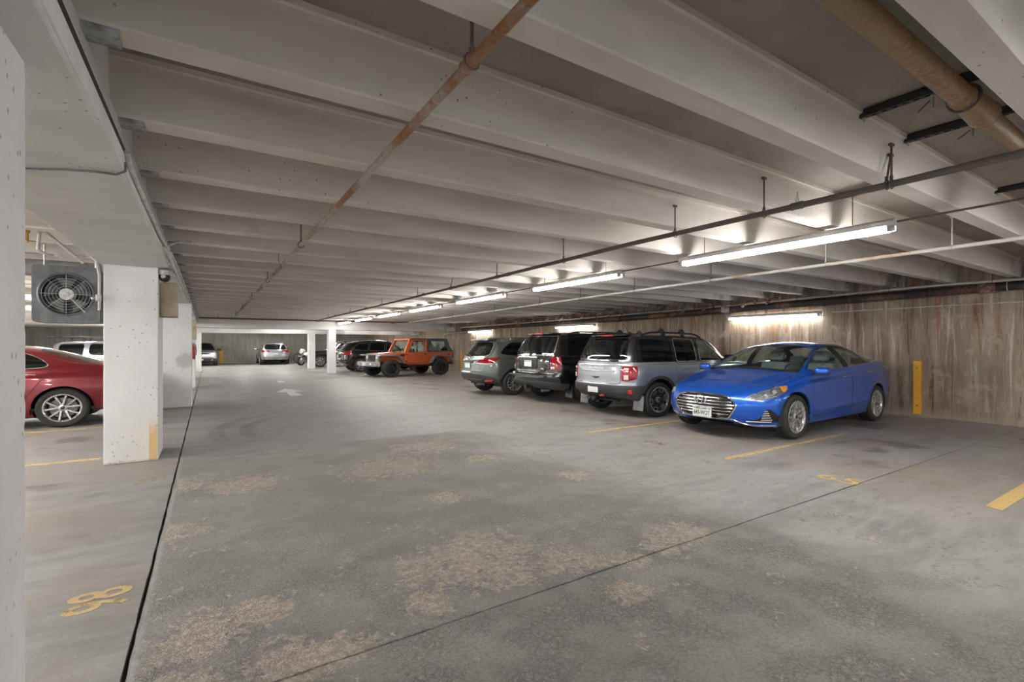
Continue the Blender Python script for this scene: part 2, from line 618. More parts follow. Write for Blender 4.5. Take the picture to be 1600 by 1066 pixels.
def stained_wall_material(name, axis='Y', strength=1.0, tint=(1, 1, 1), flat=0.0):
    t = NT(name)
    p = t.pos()
    x, y, z = t.sep(p)
    st = t.scale(p, (2.6, 2.6, 0.28))
    st2 = t.scale(p, (8.0, 8.0, 0.55))
    n1 = t.noise(st, 1.0, 5.0, 0.62, 0.3)
    n2 = t.noise(st2, 1.0, 7.0, 0.78, 0.5)
    n3 = t.noise(p, 2.6, 6.0, 0.7, 0.3)
    n4 = t.noise(p, 0.7, 3.0, 0.6)
    def C(r, g, b):
        return (r * tint[0], g * tint[1], b * tint[2])
    col = t.mix(t.ramp(n1, 0.32, 0.68), C(0.185, 0.150, 0.115), C(0.325, 0.290, 0.245))
    col = t.mix(t.ramp(n2, 0.53, 0.64, 0, 0.85), col, C(0.46, 0.44, 0.40))
    col = t.mix(t.ramp(n2, 0.47, 0.36, 0, 0.85), col, C(0.075, 0.052, 0.038))
    up = t.ramp(z, 0.6, 2.1)
    rust = t.math('MULTIPLY', t.ramp(t.noise(st2, 0.55, 4.0, 0.7), 0.55, 0.66, 0, 0.8), up)
    col = t.mix(t.math('MULTIPLY', rust, strength), col, C(0.245, 0.105, 0.045))
    grn = t.ramp(t.noise(st, 0.45, 3.0, 0.6), 0.58, 0.7, 0, 0.45)
    col = t.mix(grn, col, C(0.30, 0.31, 0.27))
    col = t.mix(t.ramp(n3, 0.54, 0.66, 0, 0.5), col, C(0.40, 0.37, 0.335))
    col = t.mix(t.math('MULTIPLY', t.ramp(n4, 0.5, 0.68, 0, 0.55), t.ramp(z, 1.5, 0.9)), col, C(0.12, 0.105, 0.095))
    # scuffed pale foot
    foot = t.ramp(t.math('ADD', z, t.math('MULTIPLY', n3, 0.3)), 0.36, 0.12, 0, 0.6)
    col = t.mix(foot, col, C(0.36, 0.32, 0.275))
    if flat:
        col = t.mix(flat, col, (0.37, 0.365, 0.335))
    # form-board joints
    w = y if axis == 'Y' else x
    jn = t.math('ABSOLUTE', t.math('SUBTRACT', t.math('FRACT', t.math('MULTIPLY', w, 0.82)), 0.5))
    col = t.mix(t.ramp(jn, 0.008, 0.002, 0, 0.4), col, C(0.09, 0.07, 0.055))
    t.set(col, 0.75)
    h = t.math('ADD', t.math('MULTIPLY', n3, 0.6), t.math('MULTIPLY', t.noise(p, 30.0, 4.0, 0.7), 0.4))
    h = t.math('SUBTRACT', h, t.ramp(jn, 0.008, 0.003))
    t.bump(h, 0.4, 0.01)
    return t.m


def rusty(name, metal_c, rust_c=(0.20, 0.085, 0.03), amount=0.5, axis_scale=(1, 1, 1), rough=0.6):
    t = NT(name)
    p = t.pos()
    n1 = t.noise(t.scale(p, axis_scale), 1.0, 5.0, 0.7)
    n2 = t.noise(p, 40.0, 4.0, 0.7)
    f = t.ramp(t.math('ADD', t.math('MULTIPLY', n1, 0.75), t.math('MULTIPLY', n2, 0.25)), amount - 0.06, amount + 0.06)
    rc = t.mix(t.ramp(n2, 0.35, 0.65), rust_c, tuple(min(1, c * 1.9) for c in rust_c))
    col = t.mix(f, metal_c, rc)
    t.set(col, rough)
    t.bump(t.math('MULTIPLY', n2, f), 0.4, 0.003)
    return t.m


M = {}
M['floor'] = floor_material()
M['ceil'] = ceiling_material()
M['deck'] = deck_material()
M['white'] = white_paint_material()
M['wall'] = stained_wall_material('right_wall_concrete', 'Y', 1.0, (1.16, 1.05, 0.95))
M['wall_b'] = stained_wall_material('back_wall_concrete', 'X', 0.3, (1.5, 1.6, 1.55), 0.55)
M['joint'] = pm('joint_filler_gap_shade', (0.03, 0.028, 0.025), (0.06, 0.055, 0.05), 30, 0.9)
M['beam'] = ceiling_material('beam_concrete', (0.70, 0.70, 0.685), (0.60, 0.60, 0.585))
M['beamw'] = ceiling_material('beam_paint', (0.80, 0.79, 0.775), (0.66, 0.65, 0.635))
M['pad'] = pm('bearing_steel', (0.46, 0.48, 0.50), (0.20, 0.20, 0.20), 9, 0.5, 0.3, 0.2)
M['yellow'] = pm('guard_yellow', (0.78, 0.42, 0.03), (0.66, 0.34, 0.02), 12, 0.5, 0, 0.1)
M['yfloor'] = worn_paint('floor_yellow_paint', (0.66, 0.47, 0.19), 0.37)
M['yfloor2'] = worn_paint('floor_yellow_worn', (0.64, 0.47, 0.23), 0.42)
M['yfaint'] = worn_paint('floor_yellow_faint', (0.52, 0.41, 0.25), 0.49)
M['wfloor'] = worn_paint('floor_white_paint', (0.74, 0.74, 0.73), 0.42)
M['rust_pipe'] = rusty('rusty_sprinkler_pipe', (0.42, 0.385, 0.35), (0.17, 0.075, 0.028), 0.50, (0.5, 0.9, 0.5))
M['dark_pipe'] = rusty('dark_sprinkler_pipe', (0.135, 0.115, 0.10), (0.13, 0.075, 0.045), 0.58, (0.5, 1.1, 0.5))
M['white_pipe'] = rusty('white_painted_pipe', (0.66, 0.64, 0.60), (0.34, 0.20, 0.12), 0.57, (0.5, 0.9, 0.5))
M['drain'] = rusty('cast_iron_drain', (0.27, 0.19, 0.10), (0.20, 0.11, 0.05), 0.52, (1.6, 3.0, 3.0), 0.55)
M['wall_pipe'] = rusty('black_wall_pipe', (0.045, 0.036, 0.032), (0.15, 0.075, 0.045), 0.55, (1, 1.3, 1))
M['wall_scale'] = rusty('scaled_wall_pipe', (0.50, 0.46, 0.42), (0.13, 0.06, 0.035), 0.5, (4, 4, 4))
M['hanger'] = pm('hanger_steel', (0.10, 0.085, 0.075), (0.18, 0.13, 0.10), 40, 0.6, 0.3)
M['strut'] = pm('black_strut', (0.018, 0.018, 0.018), (0.035, 0.032, 0.03), 20, 0.5)
M['galv'] = pm('galvanised_steel', (0.55, 0.55, 0.55), (0.40, 0.40, 0.40), 30, 0.4, 0.6)
M['conduit'] = pm('painted_conduit', (0.62, 0.61, 0.59), (0.45, 0.43, 0.41), 14, 0.5)
M['dk_conduit'] = pm('dark_conduit', (0.10, 0.09, 0.08), (0.16, 0.14, 0.12), 14, 0.5)
M['fixture'] = pm('fixture_enamel', (0.62, 0.61, 0.59), (0.52, 0.50, 0.48), 8, 0.4)
M['socket'] = pm('lamp_socket', (0.55, 0.55, 0.54), (0.35, 0.35, 0.34), 30, 0.5)
M['black'] = pm('black_plastic', (0.014, 0.014, 0.015), (0.022, 0.022, 0.023), 40, 0.45)
M['cable'] = pm('grey_cable', (0.12, 0.12, 0.12), (0.2, 0.2, 0.2), 20, 0.6)
def tube_mat(name, k):
    tt = NT(name)
    fe = tt.noise(tt.obj(), 2.0, 1.0)
    tt.set((0.9, 0.9, 0.9), 0.4)
    tt.b.inputs['Emission Color'].default_value = (1.0, 0.978, 0.945, 1)
    tt.link(tt.ramp(fe, 0.0, 1.0, k * 0.97, k * 1.03), tt.b.inputs['Emission Strength'])
    return tt.m
M['tube'] = tube_mat('fluorescent_tube', TUBE_STRENGTH * 0.62)
M['tube_left'] = tube_mat('fluorescent_tube_bright', TUBE_STRENGTH * 1.9)
M['tube_wall'] = tube_mat('fluorescent_tube_wall', TUBE_STRENGTH * 0.27)

# ------------------------------------------------------------------ floor: slabs with recessed joints
XR, XL, Y0, Y1 = 11.35, -13.0, -5.0, 41.0
floor = empty('floor')
tag(floor, 'worn grey concrete garage floor cast in slabs with open joints', 'floor', kind='structure')
def slab(x0, x1, y0, y1, g=0.007):
    def edge(a, b, jit):
        n = max(2, int((Vector(b) - Vector(a)).length / 0.12))
        out = []
        for i in range(n):
            t_ = i / n
            p = Vector(a).lerp(Vector(b), t_)
            d = (Vector(b) - Vector(a)).normalized()
            nn = Vector((-d.y, d.x))
            j = 0.0 if i == 0 else random.uniform(-jit, jit)
            out.append((p.x + nn.x * j, p.y + nn.y * j))
        return out
    c = [(x0 + g, y0 + g), (x1 - g, y0 + g), (x1 - g, y1 - g), (x0 + g, y1 - g)]
    poly = edge(c[0], c[1], 0.003) + edge(c[1], c[2], 0.003) + edge(c[2], c[3], 0.003) + edge(c[3], c[0], 0.003)
    MB().prism(poly, -0.12, 0.0, 'Z').build('slab', M['floor'], floor, fixn=True)
JX = -0.29
for (a, b) in ((Y0, 2.13), (2.13, 12.6), (12.6, 26.0), (26.0, Y1)):
    slab(JX, XR, a, b)
for (a, b) in ((Y0, 12.6), (12.6, Y1)):
    slab(XL, JX, a, b, 0.009)
MB().lohi((XL, Y0, -0.3), (XR, Y1, -0.03)).build('joint_bed', M['joint'], floor)

# ------------------------------------------------------------------ walls
def wall(name, lo, hi, mat, label):
    o = MB().lohi(lo, hi).build(name, mat)
    tag(o, label, 'wall', kind='structure')
    return o
ZD = 2.755
wall('wall_right', (XR, Y0, -0.3), (XR + 0.3, Y1 + 0.3, 3.1), M['wall'], 'long concrete wall streaked brown, rust and white, behind the parked cars')
wall('wall_back', (XL, Y1, -0.3), (XR, Y1 + 0.3, 3.1), M['wall_b'], 'far grey concrete end wall behind the distant cars')
wall('wall_left', (XL - 0.3, Y0, -0.3), (XL, Y1 + 0.3, 3.1), M['white'], 'white wall of the left parking bay')

# ------------------------------------------------------------------ ceiling: deck + joists
ceiling = empty('ceiling')
tag(ceiling, 'precast concrete ceiling of closely spaced ribs', 'ceiling', kind='structure')
MB().lohi((XL, Y0, ZD), (XR, Y1, ZD + 0.25)).build('deck', M['deck'], ceiling)
SP, SY = 0.8255, 1.475 - 0.069
ZB = 2.465
def joist_mesh(x0, x1):
    w, h = 0.0695, ZD - ZB
    prof = [(-w + 0.008, ZB), (w - 0.008, ZB), (w, ZB + 0.010), (w + 0.030, ZD - 0.055), (w + 0.036, ZD - 0.030), (w + 0.052, ZD - 0.026), (w + 0.056, ZD + 0.01),
            (-w - 0.056, ZD + 0.01), (-w - 0.052, ZD - 0.026), (-w - 0.036, ZD - 0.030), (-w - 0.030, ZD - 0.055), (-w, ZB + 0.010)]
    return MB().prism(prof, x0, x1, 'X')
jR = joist_mesh(-0.41, XR).build('joist', M['ceil'], ceiling)
jL = joist_mesh(XL, -1.0).build('joist', M['ceil'], ceiling)
pad = MB().rbox((-0.325, 0, ZB - 0.004), (0.11, 0.12, 0.022), 0.006).build('bearing_plate', M['pad'], jR)
first = True
for n in range(-12, 48):
    y = SY + n * SP
    if 23.35 < y < 24.45 or 28.8 < y < 29.8 or y > Y1 - 0.2:
        continue
    for proto in (jR, jL):
        o = proto if first else dup(proto, ceiling)
        o.location = (0, y, 0)
    first = False

# ------------------------------------------------------------------ beams and pillars
def struct(mb, name, mat, label, cat, bevel=0.0, parent=None):
    o = mb.build(name, mat, parent, bevel=bevel)
    if parent is None:
        tag(o, label, cat, kind='structure')
    return o
bl = empty('beam')
tag(bl, 'long grey concrete beam carried by the left row of white pillars', 'beam', kind='structure')
MB().lohi((-1.03, Y0, 2.26), (-0.38, Y1, 2.362)).build('beam_web', M['beam'], bl, bevel=0.012)
MB().lohi((-1.03, Y0, 2.362), (-0.3735, Y1, 2.394)).build('beam_gap_shade', M['joint'], bl)  # dark strip laid flush, paints the shade of the open gap
MB().lohi((-1.03, Y0, 2.402), (-0.40, Y1, ZD)).build('beam_core', M['beam'], bl)
MB().lohi((-0.50, Y0, 2.394), (-0.372, Y1, 2.462)).build('ledge', M['beamw'], bl, bevel=0.004)
# white painted face strip along the beam edge
MB().lohi((-0.385, Y0, 2.268), (-0.374, Y1, 2.360)).build('face_strip', M['beamw'], bl)
b1 = MB().lohi((-0.43, 23.6, 2.075), (XR, 24.2, ZD)).build('beam', M['beamw'], bevel=0.01)
tag(b1, 'white concrete cross beam over the nearer of the two slim pillars', 'beam', kind='structure')
b2 = MB().lohi((-0.43, 28.95, 1.985), (XR, 29.55, ZD)).build('beam', M['beamw'], bevel=0.01)
tag(b2, 'white concrete cross beam further back before the end wall', 'beam', kind='structure')
def pillar(x0, x1, y0, y1, z1, label, jag=0.0):
    mb = MB().lohi((x0, y0, 0), (x1, y1, z1))
    o = mb.build('pillar', M['white'], bevel=0.008)
    if jag:
        pass
    tag(o, label, 'pillar', kind='structure')
    return o
def chipped_pillar(x0, x1, y0, y1, z1, label):
    """near pillar with a knocked, uneven far corner"""
    n = 90
    vs, fs = [], []
    for i in range(n + 1):
        z = z1 * i / n
        c = 0.004 + 0.010 * max(0, math.sin(i * 1.7) * math.sin(i * 0.37)) + random.uniform(0, 0.003)
        if 0.52 < z < 0.60 or 1.05 < z < 1.1:
            c += 0.012
        if z > z1 - 0.14:
            c += 0.003
        for p in ((x0, y0), (x1, y0), (x1, y1 - c), (x1 - c * 0.8, y1), (x0, y1)):
            vs.append((p[0], p[1], z))
    for i in range(n):
        for k in range(5):
            k2 = (k + 1) % 5
            fs.append((i * 5 + k, i * 5 + k2, (i + 1) * 5 + k2, (i + 1) * 5 + k))
    fs += [(4, 3, 2, 1, 0), tuple(n * 5 + k for k in range(5))]
    o = MB().add(vs, fs).build('pillar', M['white'])
    tag(o, label, 'pillar', kind='structure')
chipped_pillar(-1.0, -0.5, 1.46, 2.157, 2.265, 'white chipped pillar nearest the viewer, cut by the picture edge')
pillar(-0.993, -0.497, 6.98, 7.67, 2.265, 'white pillar with a yellow scrape at its foot beside the red sedan')
pillar(-0.92, -0.306, 12.52, 13.15, 2.265, 'white pillar next behind the one with the yellow scrape')
pillar(-0.86, -0.345, 18.0, 18.66, 2.265, 'white pillar with the red extinguisher, mostly hidden behind another pillar')
pillar(-0.80, -0.30, 29.0, 29.6, 2.265, 'far white pillar at the left end of the back cross beam')
pillar(4.80, 5.12, 23.66, 24.14, 2.08, 'slim white pillar, the nearer of two in the aisle')
pillar(4.80, 5.14, 29.0, 29.5, 1.99, 'slim white pillar, the farther of two, beside the black SUV front')

# ------------------------------------------------------------------ fluorescent strip lights
def strip_light(x, y0, y1, z, label, group=None, wallside=False):
    r = empty('strip_light', (x, (y0 + y1) / 2, z))
    tag(r, label, 'light', group)
    h = (y1 - y0) / 2
    # local: y along the length
    hb = MB()
    hb.prism([(-0.055, 0.0), (-0.062, 0.035), (-0.03, 0.06), (0.03, 0.06), (0.062, 0.035), (0.055, 0.0)], -h, h, 'Y')
    hb.build('housing', M['fixture'], r)
    for s in (-1, 1):
        MB().tube([(s * 0.036, -h + 0.05, -0.030), (s * 0.036, h - 0.05, -0.030)], 0.0165, 10).build('lamp_tube', M['tube_wall' if wallside else ('tube_left' if x < 0 else 'tube')], r, smooth=True)
    for e in (-1, 1):
        sb = MB()
        for s in (-1, 1):
            sb.rbox((s * 0.036, e * (h - 0.03), -0.022), (0.034, 0.05, 0.055), 0.006)
        sb.lohi((-0.05, e * (h - 0.06), -0.004), (0.05, e * h, 0.004))
        sb.build('socket', M['socket'], r)
    if not wallside:
        for e in (-0.7, 0.7):
            MB().tube([(0, e * h, 0.06), (0, e * h, ZD - z + 0.006)], 0.004, 5).build('hanger_rod', M['hanger'], r)
    return r

ZF = 2.372
cent = ['nearest strip light of the centre row, hung beside the dark pipe', 'second strip light of the centre row from the front', 'third strip light of the centre row from the front',
        'fourth strip light of the centre row from the front', 'fifth strip light of the centre row from the front', 'sixth strip light of the centre row from the front',
        'farthest strip light of the centre row, near the slim pillar']
for i, lb in enumerate(cent):
    y = 1.69 + i * 3.24
    strip_light(4.93 + 0.012 * y, y, y + 2.2, ZF, lb, 'strip lights of the centre row')
for (x_, y_) in ((1.1, -3.3), (8.4, -3.2)):  # added out-of-view lamps that fill the foreground
    strip_light(x_, y_, y_ + 2.2, 2.40, 'unseen strip light added as fill behind the viewpoint', 'unseen fill lights added behind the viewpoint')
for y in (-1.55,):
    strip_light(4.93, y, y + 2.2, ZF, 'strip light of the centre row behind the viewpoint', 'strip lights of the centre row')
for i, lb in enumerate(['strip light on the stained wall over the blue sedan', 'strip light on the stained wall over the black SUV with the chrome window rim',
                        'strip light on the stained wall over the green wagon']):
    y = 5.19 + i * 7.2
    o = strip_light(11.23, y, y + 2.2, 2.035, lb, 'strip lights along the stained wall', True)
strip_light(11.23, -2.0, 0.2, 1.99, 'strip light on the stained wall out of view to the right', 'strip lights along the stained wall', True)
for i in range(4):
    strip_light(8.5 - 1.5 * (i % 2), 26.2 + 2.6 * i, 28.4 + 2.6 * i, 2.33 if i == 0 else 2.38, ['strip light beyond the cross beam above the parked black SUVs', 'second strip light beyond the cross beam above the parked black SUVs',
                'third strip light beyond the cross beam', 'strip light by the far end wall above the bicycle'][i], 'strip lights beyond the cross beam')
for i, (x_, y_) in enumerate(((1.6, 25.2), (3.6, 26.4), (1.6, 31.0), (3.4, 31.0), (2.0, 35.0), (4.6, 36.0), (0.2, 33.0))):  # added lamps, hidden above the beam soffit, to brighten the far end
    strip_light(x_, y_, y_ + 2.2, 2.42, 'unseen strip light added to brighten the lane beyond the cross beams', 'strip lights beyond the cross beam')
for i in range(-1, 8):
    y = 1.0 + i * 4.45
    strip_light(-4.0, y, y + 2.2, 2.40, 'strip light of the left parking bay' if i != 3 else 'strip light glimpsed beside the grey fan heater', 'strip lights of the left bay')
for i in range(-1, 6):
    y = 2.0 + i * 5.5
    strip_light(-9.5, y, y + 2.2, 2.40, 'strip light deep in the left parking bay', 'strip lights deep in the left bay')

# ------------------------------------------------------------------ pipes under the ribs
def hanger(parent, x, y, z, ztop=ZD - 0.05, lean=0.0, along='Y', r=0.026, mat=None):
    mb = MB()
    mb.tube([(x, y, z + r + 0.006), (x + lean, y, ztop)], 0.0068, 6)
    mb.torus((x, y, z), r + 0.004, 0.0045, along, 14, 5)
    mb.rbox((x, y, z + r + 0.014), (0.018, 0.018, 0.03), 0.004)
    mb.box((x + lean, y, ztop), (0.045, 0.02, 0.016))
    return mb.build('hanger', mat or M['hanger'], parent)

def coupling(parent, p, d, r, mat, L=0.075):
    mb = MB()
    a = Vector(p) - Vector(d) * L / 2
    b = Vector(p) + Vector(d) * L / 2
    mb.tube([a, a.lerp(b, 0.12), a.lerp(b, 0.13), a.lerp(b, 0.87), a.lerp(b, 0.88), b], r, 14, True, [r * 1.18, r * 1.32, r * 1.22, r * 1.22, r * 1.32, r * 1.18])
    return mb.build('coupling', mat, parent, smooth=True)

def pipe(name, pts, r, mat, label, cat='pipe', n=12):
    o = MB().tube(pts, r, n).build(name, mat, smooth=True)
    tag(o, label, cat)
    return o

# rust-spotted sprinkler branch running up the aisle
p1 = pipe('sprinkler_pipe', [(0.825, -5, 2.40), (0.825, 3, 2.40), (0.81, 12, 2.395), (0.80, 20.9, 2.385)], 0.0205, M['rust_pipe'], 'rust-spotted sprinkler pipe slanting down the aisle from the top edge')
for y in (1.575, 5.415, 8.72, 12.02, 15.32, 18.62):
    hanger(p1, 0.825 - 0.0012 * y, y, 2.40, 2.66 if y > 2 else 2.74)
for y in (1.60, 3.95, 6.5, 9.6, 13.0, 17.0):
    coupling(p1, (0.825 - 0.0012 * y, y, 2.40), (0, 1, 0), 0.0205, M['rust_pipe'])
MB().tube([(0.80, 7.0, 2.42), (0.78, 7.0, 2.50), (0.80, 7.0, 2.70)], 0.004, 5).build('wire_tie', M['hanger'], p1)
# dark sprinkler branch beside the strip lights
p2 = pipe('sprinkler_pipe', [(3.67, -5, 2.38), (3.69, 1.5, 2.38), (3.63, 3.5, 2.38), (3.68, 6.2, 2.38), (3.75, 12, 2.378), (3.82, 20.9, 2.37)], 0.0225, M['dark_pipe'], 'dark brown sprinkler pipe running left of the centre strip lights')
for y, zt, ln in ((1.285, 2.63, 0.0), (1.31, 2.585, 0.06), (2.115, 2.66, 0.0), (2.94, 2.64, 0), (4.59, 2.65, 0), (6.24, 2.65, 0), (7.89, 2.65, 0.05), (9.54, 2.65, 0), (12.02, 2.65, 0), (15.32, 2.65, 0), (18.62, 2.65, 0)):
    hanger(p2, 3.685 - 0.03 * (2.4 < y < 5) + 0.005 * max(0, y - 5), y, 2.38, zt, ln)
for y in (1.86, 5.9, 9.2, 13.5, 17.5):
    coupling(p2, (3.675 + 0.006 * max(0, y - 5), y, 2.38), (0, 1, 0), 0.0225, M['dark_pipe'], 0.09)
cl = MB().torus((3.68, 1.86, 2.425), 0.02, 0.005, 'Y', 12, 5)
cl.tube([(3.68, 1.86, 2.44), (3.68, 1.86, 2.48)], 0.006, 6)
cl.build('beam_clip', M['galv'], p2)
# cross main near the slim pillars
p3 = pipe('sprinkler_main', [(-0.30, 21.05, 2.355), (3.0, 21.05, 2.36), (7.2, 21.05, 2.375), (7.6, 20.6, 2.375)], 0.034, M['dark_pipe'], 'dark cross pipe in front of the white cross beam, joining the sprinkler pipes')
for x in (0.3, 2.3, 5.6):
    hanger(p3, x, 21.05, 2.36, 2.752, 0, 'X', 0.036)
for x in (0.80, 3.82, 7.0):
    coupling(p3, (x, 21.05, 2.36), (1, 0, 0), 0.036, M['dark_pipe'], 0.16)
# pale pipe between the strip lights and the stained wall
p4 = pipe('sprinkler_pipe', [(6.33, -5, 2.36), (6.42, 1.2, 2.352), (6.58, 5.5, 2.35), (7.0, 11.75, 2.35), (7.55, 20.5, 2.36)], 0.0205, M['white_pipe'], 'pale painted pipe with rusty joints right of the centre strip lights')
for y in (1.73, 2.94, 4.59, 6.24, 7.89, 9.54, 12.02, 15.32, 17.8):
    x = 6.42 + (y - 1.2) * 0.037 if y < 5.5 else 6.58 + (y - 5.5) * 0.0672
    hanger(p4, x, y, 2.352, 2.66, 0, 'Y', 0.023, M['conduit'] if y < 4 else M['hanger'])
for y in (2.6, 7.4, 9.3):
    x = 6.42 + (y - 1.2) * 0.037 if y < 5.5 else 6.58 + (y - 5.5) * 0.0672
    coupling(p4, (x, y, 2.352), (0.04, 1, 0), 0.0205, M['white_pipe'], 0.2 if y > 9 else 0.08)
# dark conduit linking the strip lights
cd = empty('light_conduit', (4.93, 0, ZF + 0.03))
tag(cd, 'thin dark conduit linking the strip lights of the centre row', 'conduit')
def fx(y):
    return 0.012 * y
for i in range(-1, 7):
    y0 = 1.69 + i * 3.24 + 2.2
    y1 = y0 + 1.04
    if i == 6:
        y1 = y0 - 0.01 + 0.5
    mb = MB().tube([(fx(y0), y0 + 0.004, 0), (fx(y1), y1 - 0.004, 0)], 0.0095, 8)
    mb.build('conduit_run', M['dk_conduit'], cd, smooth=True)

# ---- pipes along the stained wall
p5 = pipe('drain_pipe', [(11.20, -5, 2.40), (11.20, 2.1, 2.335), (11.20, 3.1, 2.315), (11.20, 8.0, 2.235), (11.20, 12.0, 2.19), (11.20, 22.5, 2.17)], 0.074, M['wall_pipe'], 'thick black drain pipe along the top of the stained wall', n=16)
for y in (0.8, 2.3, 3.3, 4.6, 6.0, 8.5, 10.5, 13, 16, 19):
    z = np.interp(y, [-5, 2.1, 3.1, 8, 12, 22.5], [2.40, 2.335, 2.315, 2.235, 2.19, 2.17])
    mb = MB().torus((11.20, y, z), 0.080, 0.007, 'Y', 16, 5)
    mb.tube([(11.20, y, z + 0.08), (11.20, y, 2.70)], 0.006, 5)
    mb.build('hanger', M['hanger'] if y > 3 else M['conduit'], p5)
for y in (2.55, 5.2, 7.4, 11.2, 14.5):
    z = np.interp(y, [-5, 2.1, 3.1, 8, 12, 22.5], [2.40, 2.335, 2.315, 2.235, 2.19, 2.17])
    coupling(p5, (11.2, y, z), (0, 1, 0), 0.073, M['wall_scale'] if y < 3 or y == 7.4 else M['wall_pipe'], 0.22)
p6 = pipe('water_pipe', [(11.08, -5, 2.46), (11.08, 2.1, 2.415), (11.08, 3.1, 2.425), (11.08, 5.2, 2.385), (11.08, 8.2, 2.335), (11.10, 13, 2.29), (11.10, 22.5, 2.25)], 0.021, M['white_pipe'], 'slim pale pipe lying in front of the thick black wall pipe')
for y in (2.46, 3.9, 5.6, 7.6, 9.4):
    z = np.interp(y, [-5, 2.1, 3.1, 5.2, 8.2, 13, 22.5], [2.46, 2.415, 2.425, 2.385, 2.335, 2.29, 2.25])
    hanger(p6, 11.08, y, z, 2.62, 0, 'Y', 0.023)
# scaled fittings hanging off the wall pipes above the strip light
p7 = empty('pipe_fittings', (11.02, 7.3, 2.36))
p7.parent = p6
for k, (y, z, r) in enumerate(((-1.15, 0.05, 0.045), (-0.55, 0.02, 0.05), (0.0, 0.03, 0.055), (0.55, 0.0, 0.045), (1.2, -0.01, 0.05))):
    mb = MB()
    pts = [(0, y - 0.2, z), (0, y - 0.08, z + 0.02), (0.0, y, z + 0.0), (0.01, y + 0.07, z - 0.05), (0.02, y + 0.14, z - 0.09)]
    mb.tube(pts, r * 0.6, 10, True, [r * 0.55, r * 0.6, r * 0.75, r * 0.6, r * 0.7])
    mb.torus((0, y - 0.19, z), r * 0.75, 0.012, 'Y', 14, 6)
    mb.build('elbow', M['wall_scale'], p7, smooth=True)
    MB().tube([(0, y + 0.05, z), (0.0, y + 0.05, 0.33)], 0.006, 6).build('rod', M['hanger'], p7)
for k, (y, s) in enumerate(((6.7, 1.0), (7.6, 1.1), (8.6, 0.9), (9.6, 1.0))):
    mb = MB()
    pts = [(0, y - 0.25 * s, -0.02), (0, y - 0.1, 0.0), (0.02, y + 0.05, -0.05), (0.03, y + 0.15, -0.10)]
    mb.tube(pts, 0.03, 10, True, [0.03, 0.036, 0.04, 0.034])
    mb.build('elbow', M['wall_scale'], p7, smooth=True)
for k in range(13):
    y = 3.4 + k * 0.72 + random.uniform(-0.2, 0.2)
    s = random.uniform(0.7, 1.2)
    pts = [(random.uniform(-0.03, 0.03), y - 0.16 * s, 0.02), (0, y - 0.05, 0.03 + random.uniform(-0.02, 0.03)), (0.02, y + 0.05, -0.02), (0.03, y + 0.13 * s, -0.07)]
    MB().tube(pts, 0.03, 8, True, [0.026 * s, 0.036 * s, 0.042 * s, 0.028]).torus((0, y - 0.12, 0.03), 0.042, 0.009, 'Y', 12, 5).build('elbow', M['wall_scale'], p7, smooth=True)
    if k % 2:
        MB().tube([(0, y, 0.04), (0, y, 0.36)], 0.006, 6).build('rod', M['hanger'], p7)
p8 = pipe('conduit', [(11.325, -5, 2.075), (11.325, 2.1, 2.068), (11.325, 3.1, 2.066), (11.325, 5.0, 2.058)], 0.008, M['conduit'], 'thin pale conduit running along the stained wall to its strip light', 'conduit')
for y in (0.6, 1.9, 3.2, 4.4):
    MB().rbox((11.33, y, 2.068), (0.03, 0.03, 0.035), 0.004).build('clip', M['galv'], p8)
p9 = pipe('conduit', [(11.28, 21.95, 2.04), (11.28, 24.6, 1.99), (11.28, 24.85, 1.96), (11.28, 24.95, 1.86), (11.28, 24.95, 0.9)], 0.03, M['conduit'], 'white pipe bending down the stained wall behind the orange off-roader', 'pipe')

# ---- big brown drain and its black struts between the nearest ribs
d = pipe('drain_pipe', [(-0.3, 0.845, 2.665), (3.0, 0.84, 2.63), (3.28, 0.84, 2.628)], 0.052, M['drain'], 'brown cast-iron drain pipe between the nearest ceiling ribs', n=20)
MB().tube([(3.25, 0.84, 2.628), (3.27, 0.84, 2.628), (3.272, 0.84, 2.628), (3.40, 0.84, 2.627), (3.47, 0.84, 2.627), (3.60, 0.84, 2.626), (3.62, 0.84, 2.626), (3.66, 0.84, 2.626)], 0.06, 20, True,
          [0.052, 0.061, 0.056, 0.057, 0.066, 0.069, 0.073, 0.056]).build('bell_joint', M['drain'], d, smooth=True)
MB().tube([(3.64, 0.84, 2.626), (7, 0.84, 2.60), (11.1, 0.84, 2.56)], 0.050, 20).build('lower_length', M['drain'], d, smooth=True)
for x in (3.30, 3.63):
    MB().torus((x, 0.84, 2.627), 0.066, 0.007, 'X', 20, 6).build('band', M['hanger'], d)
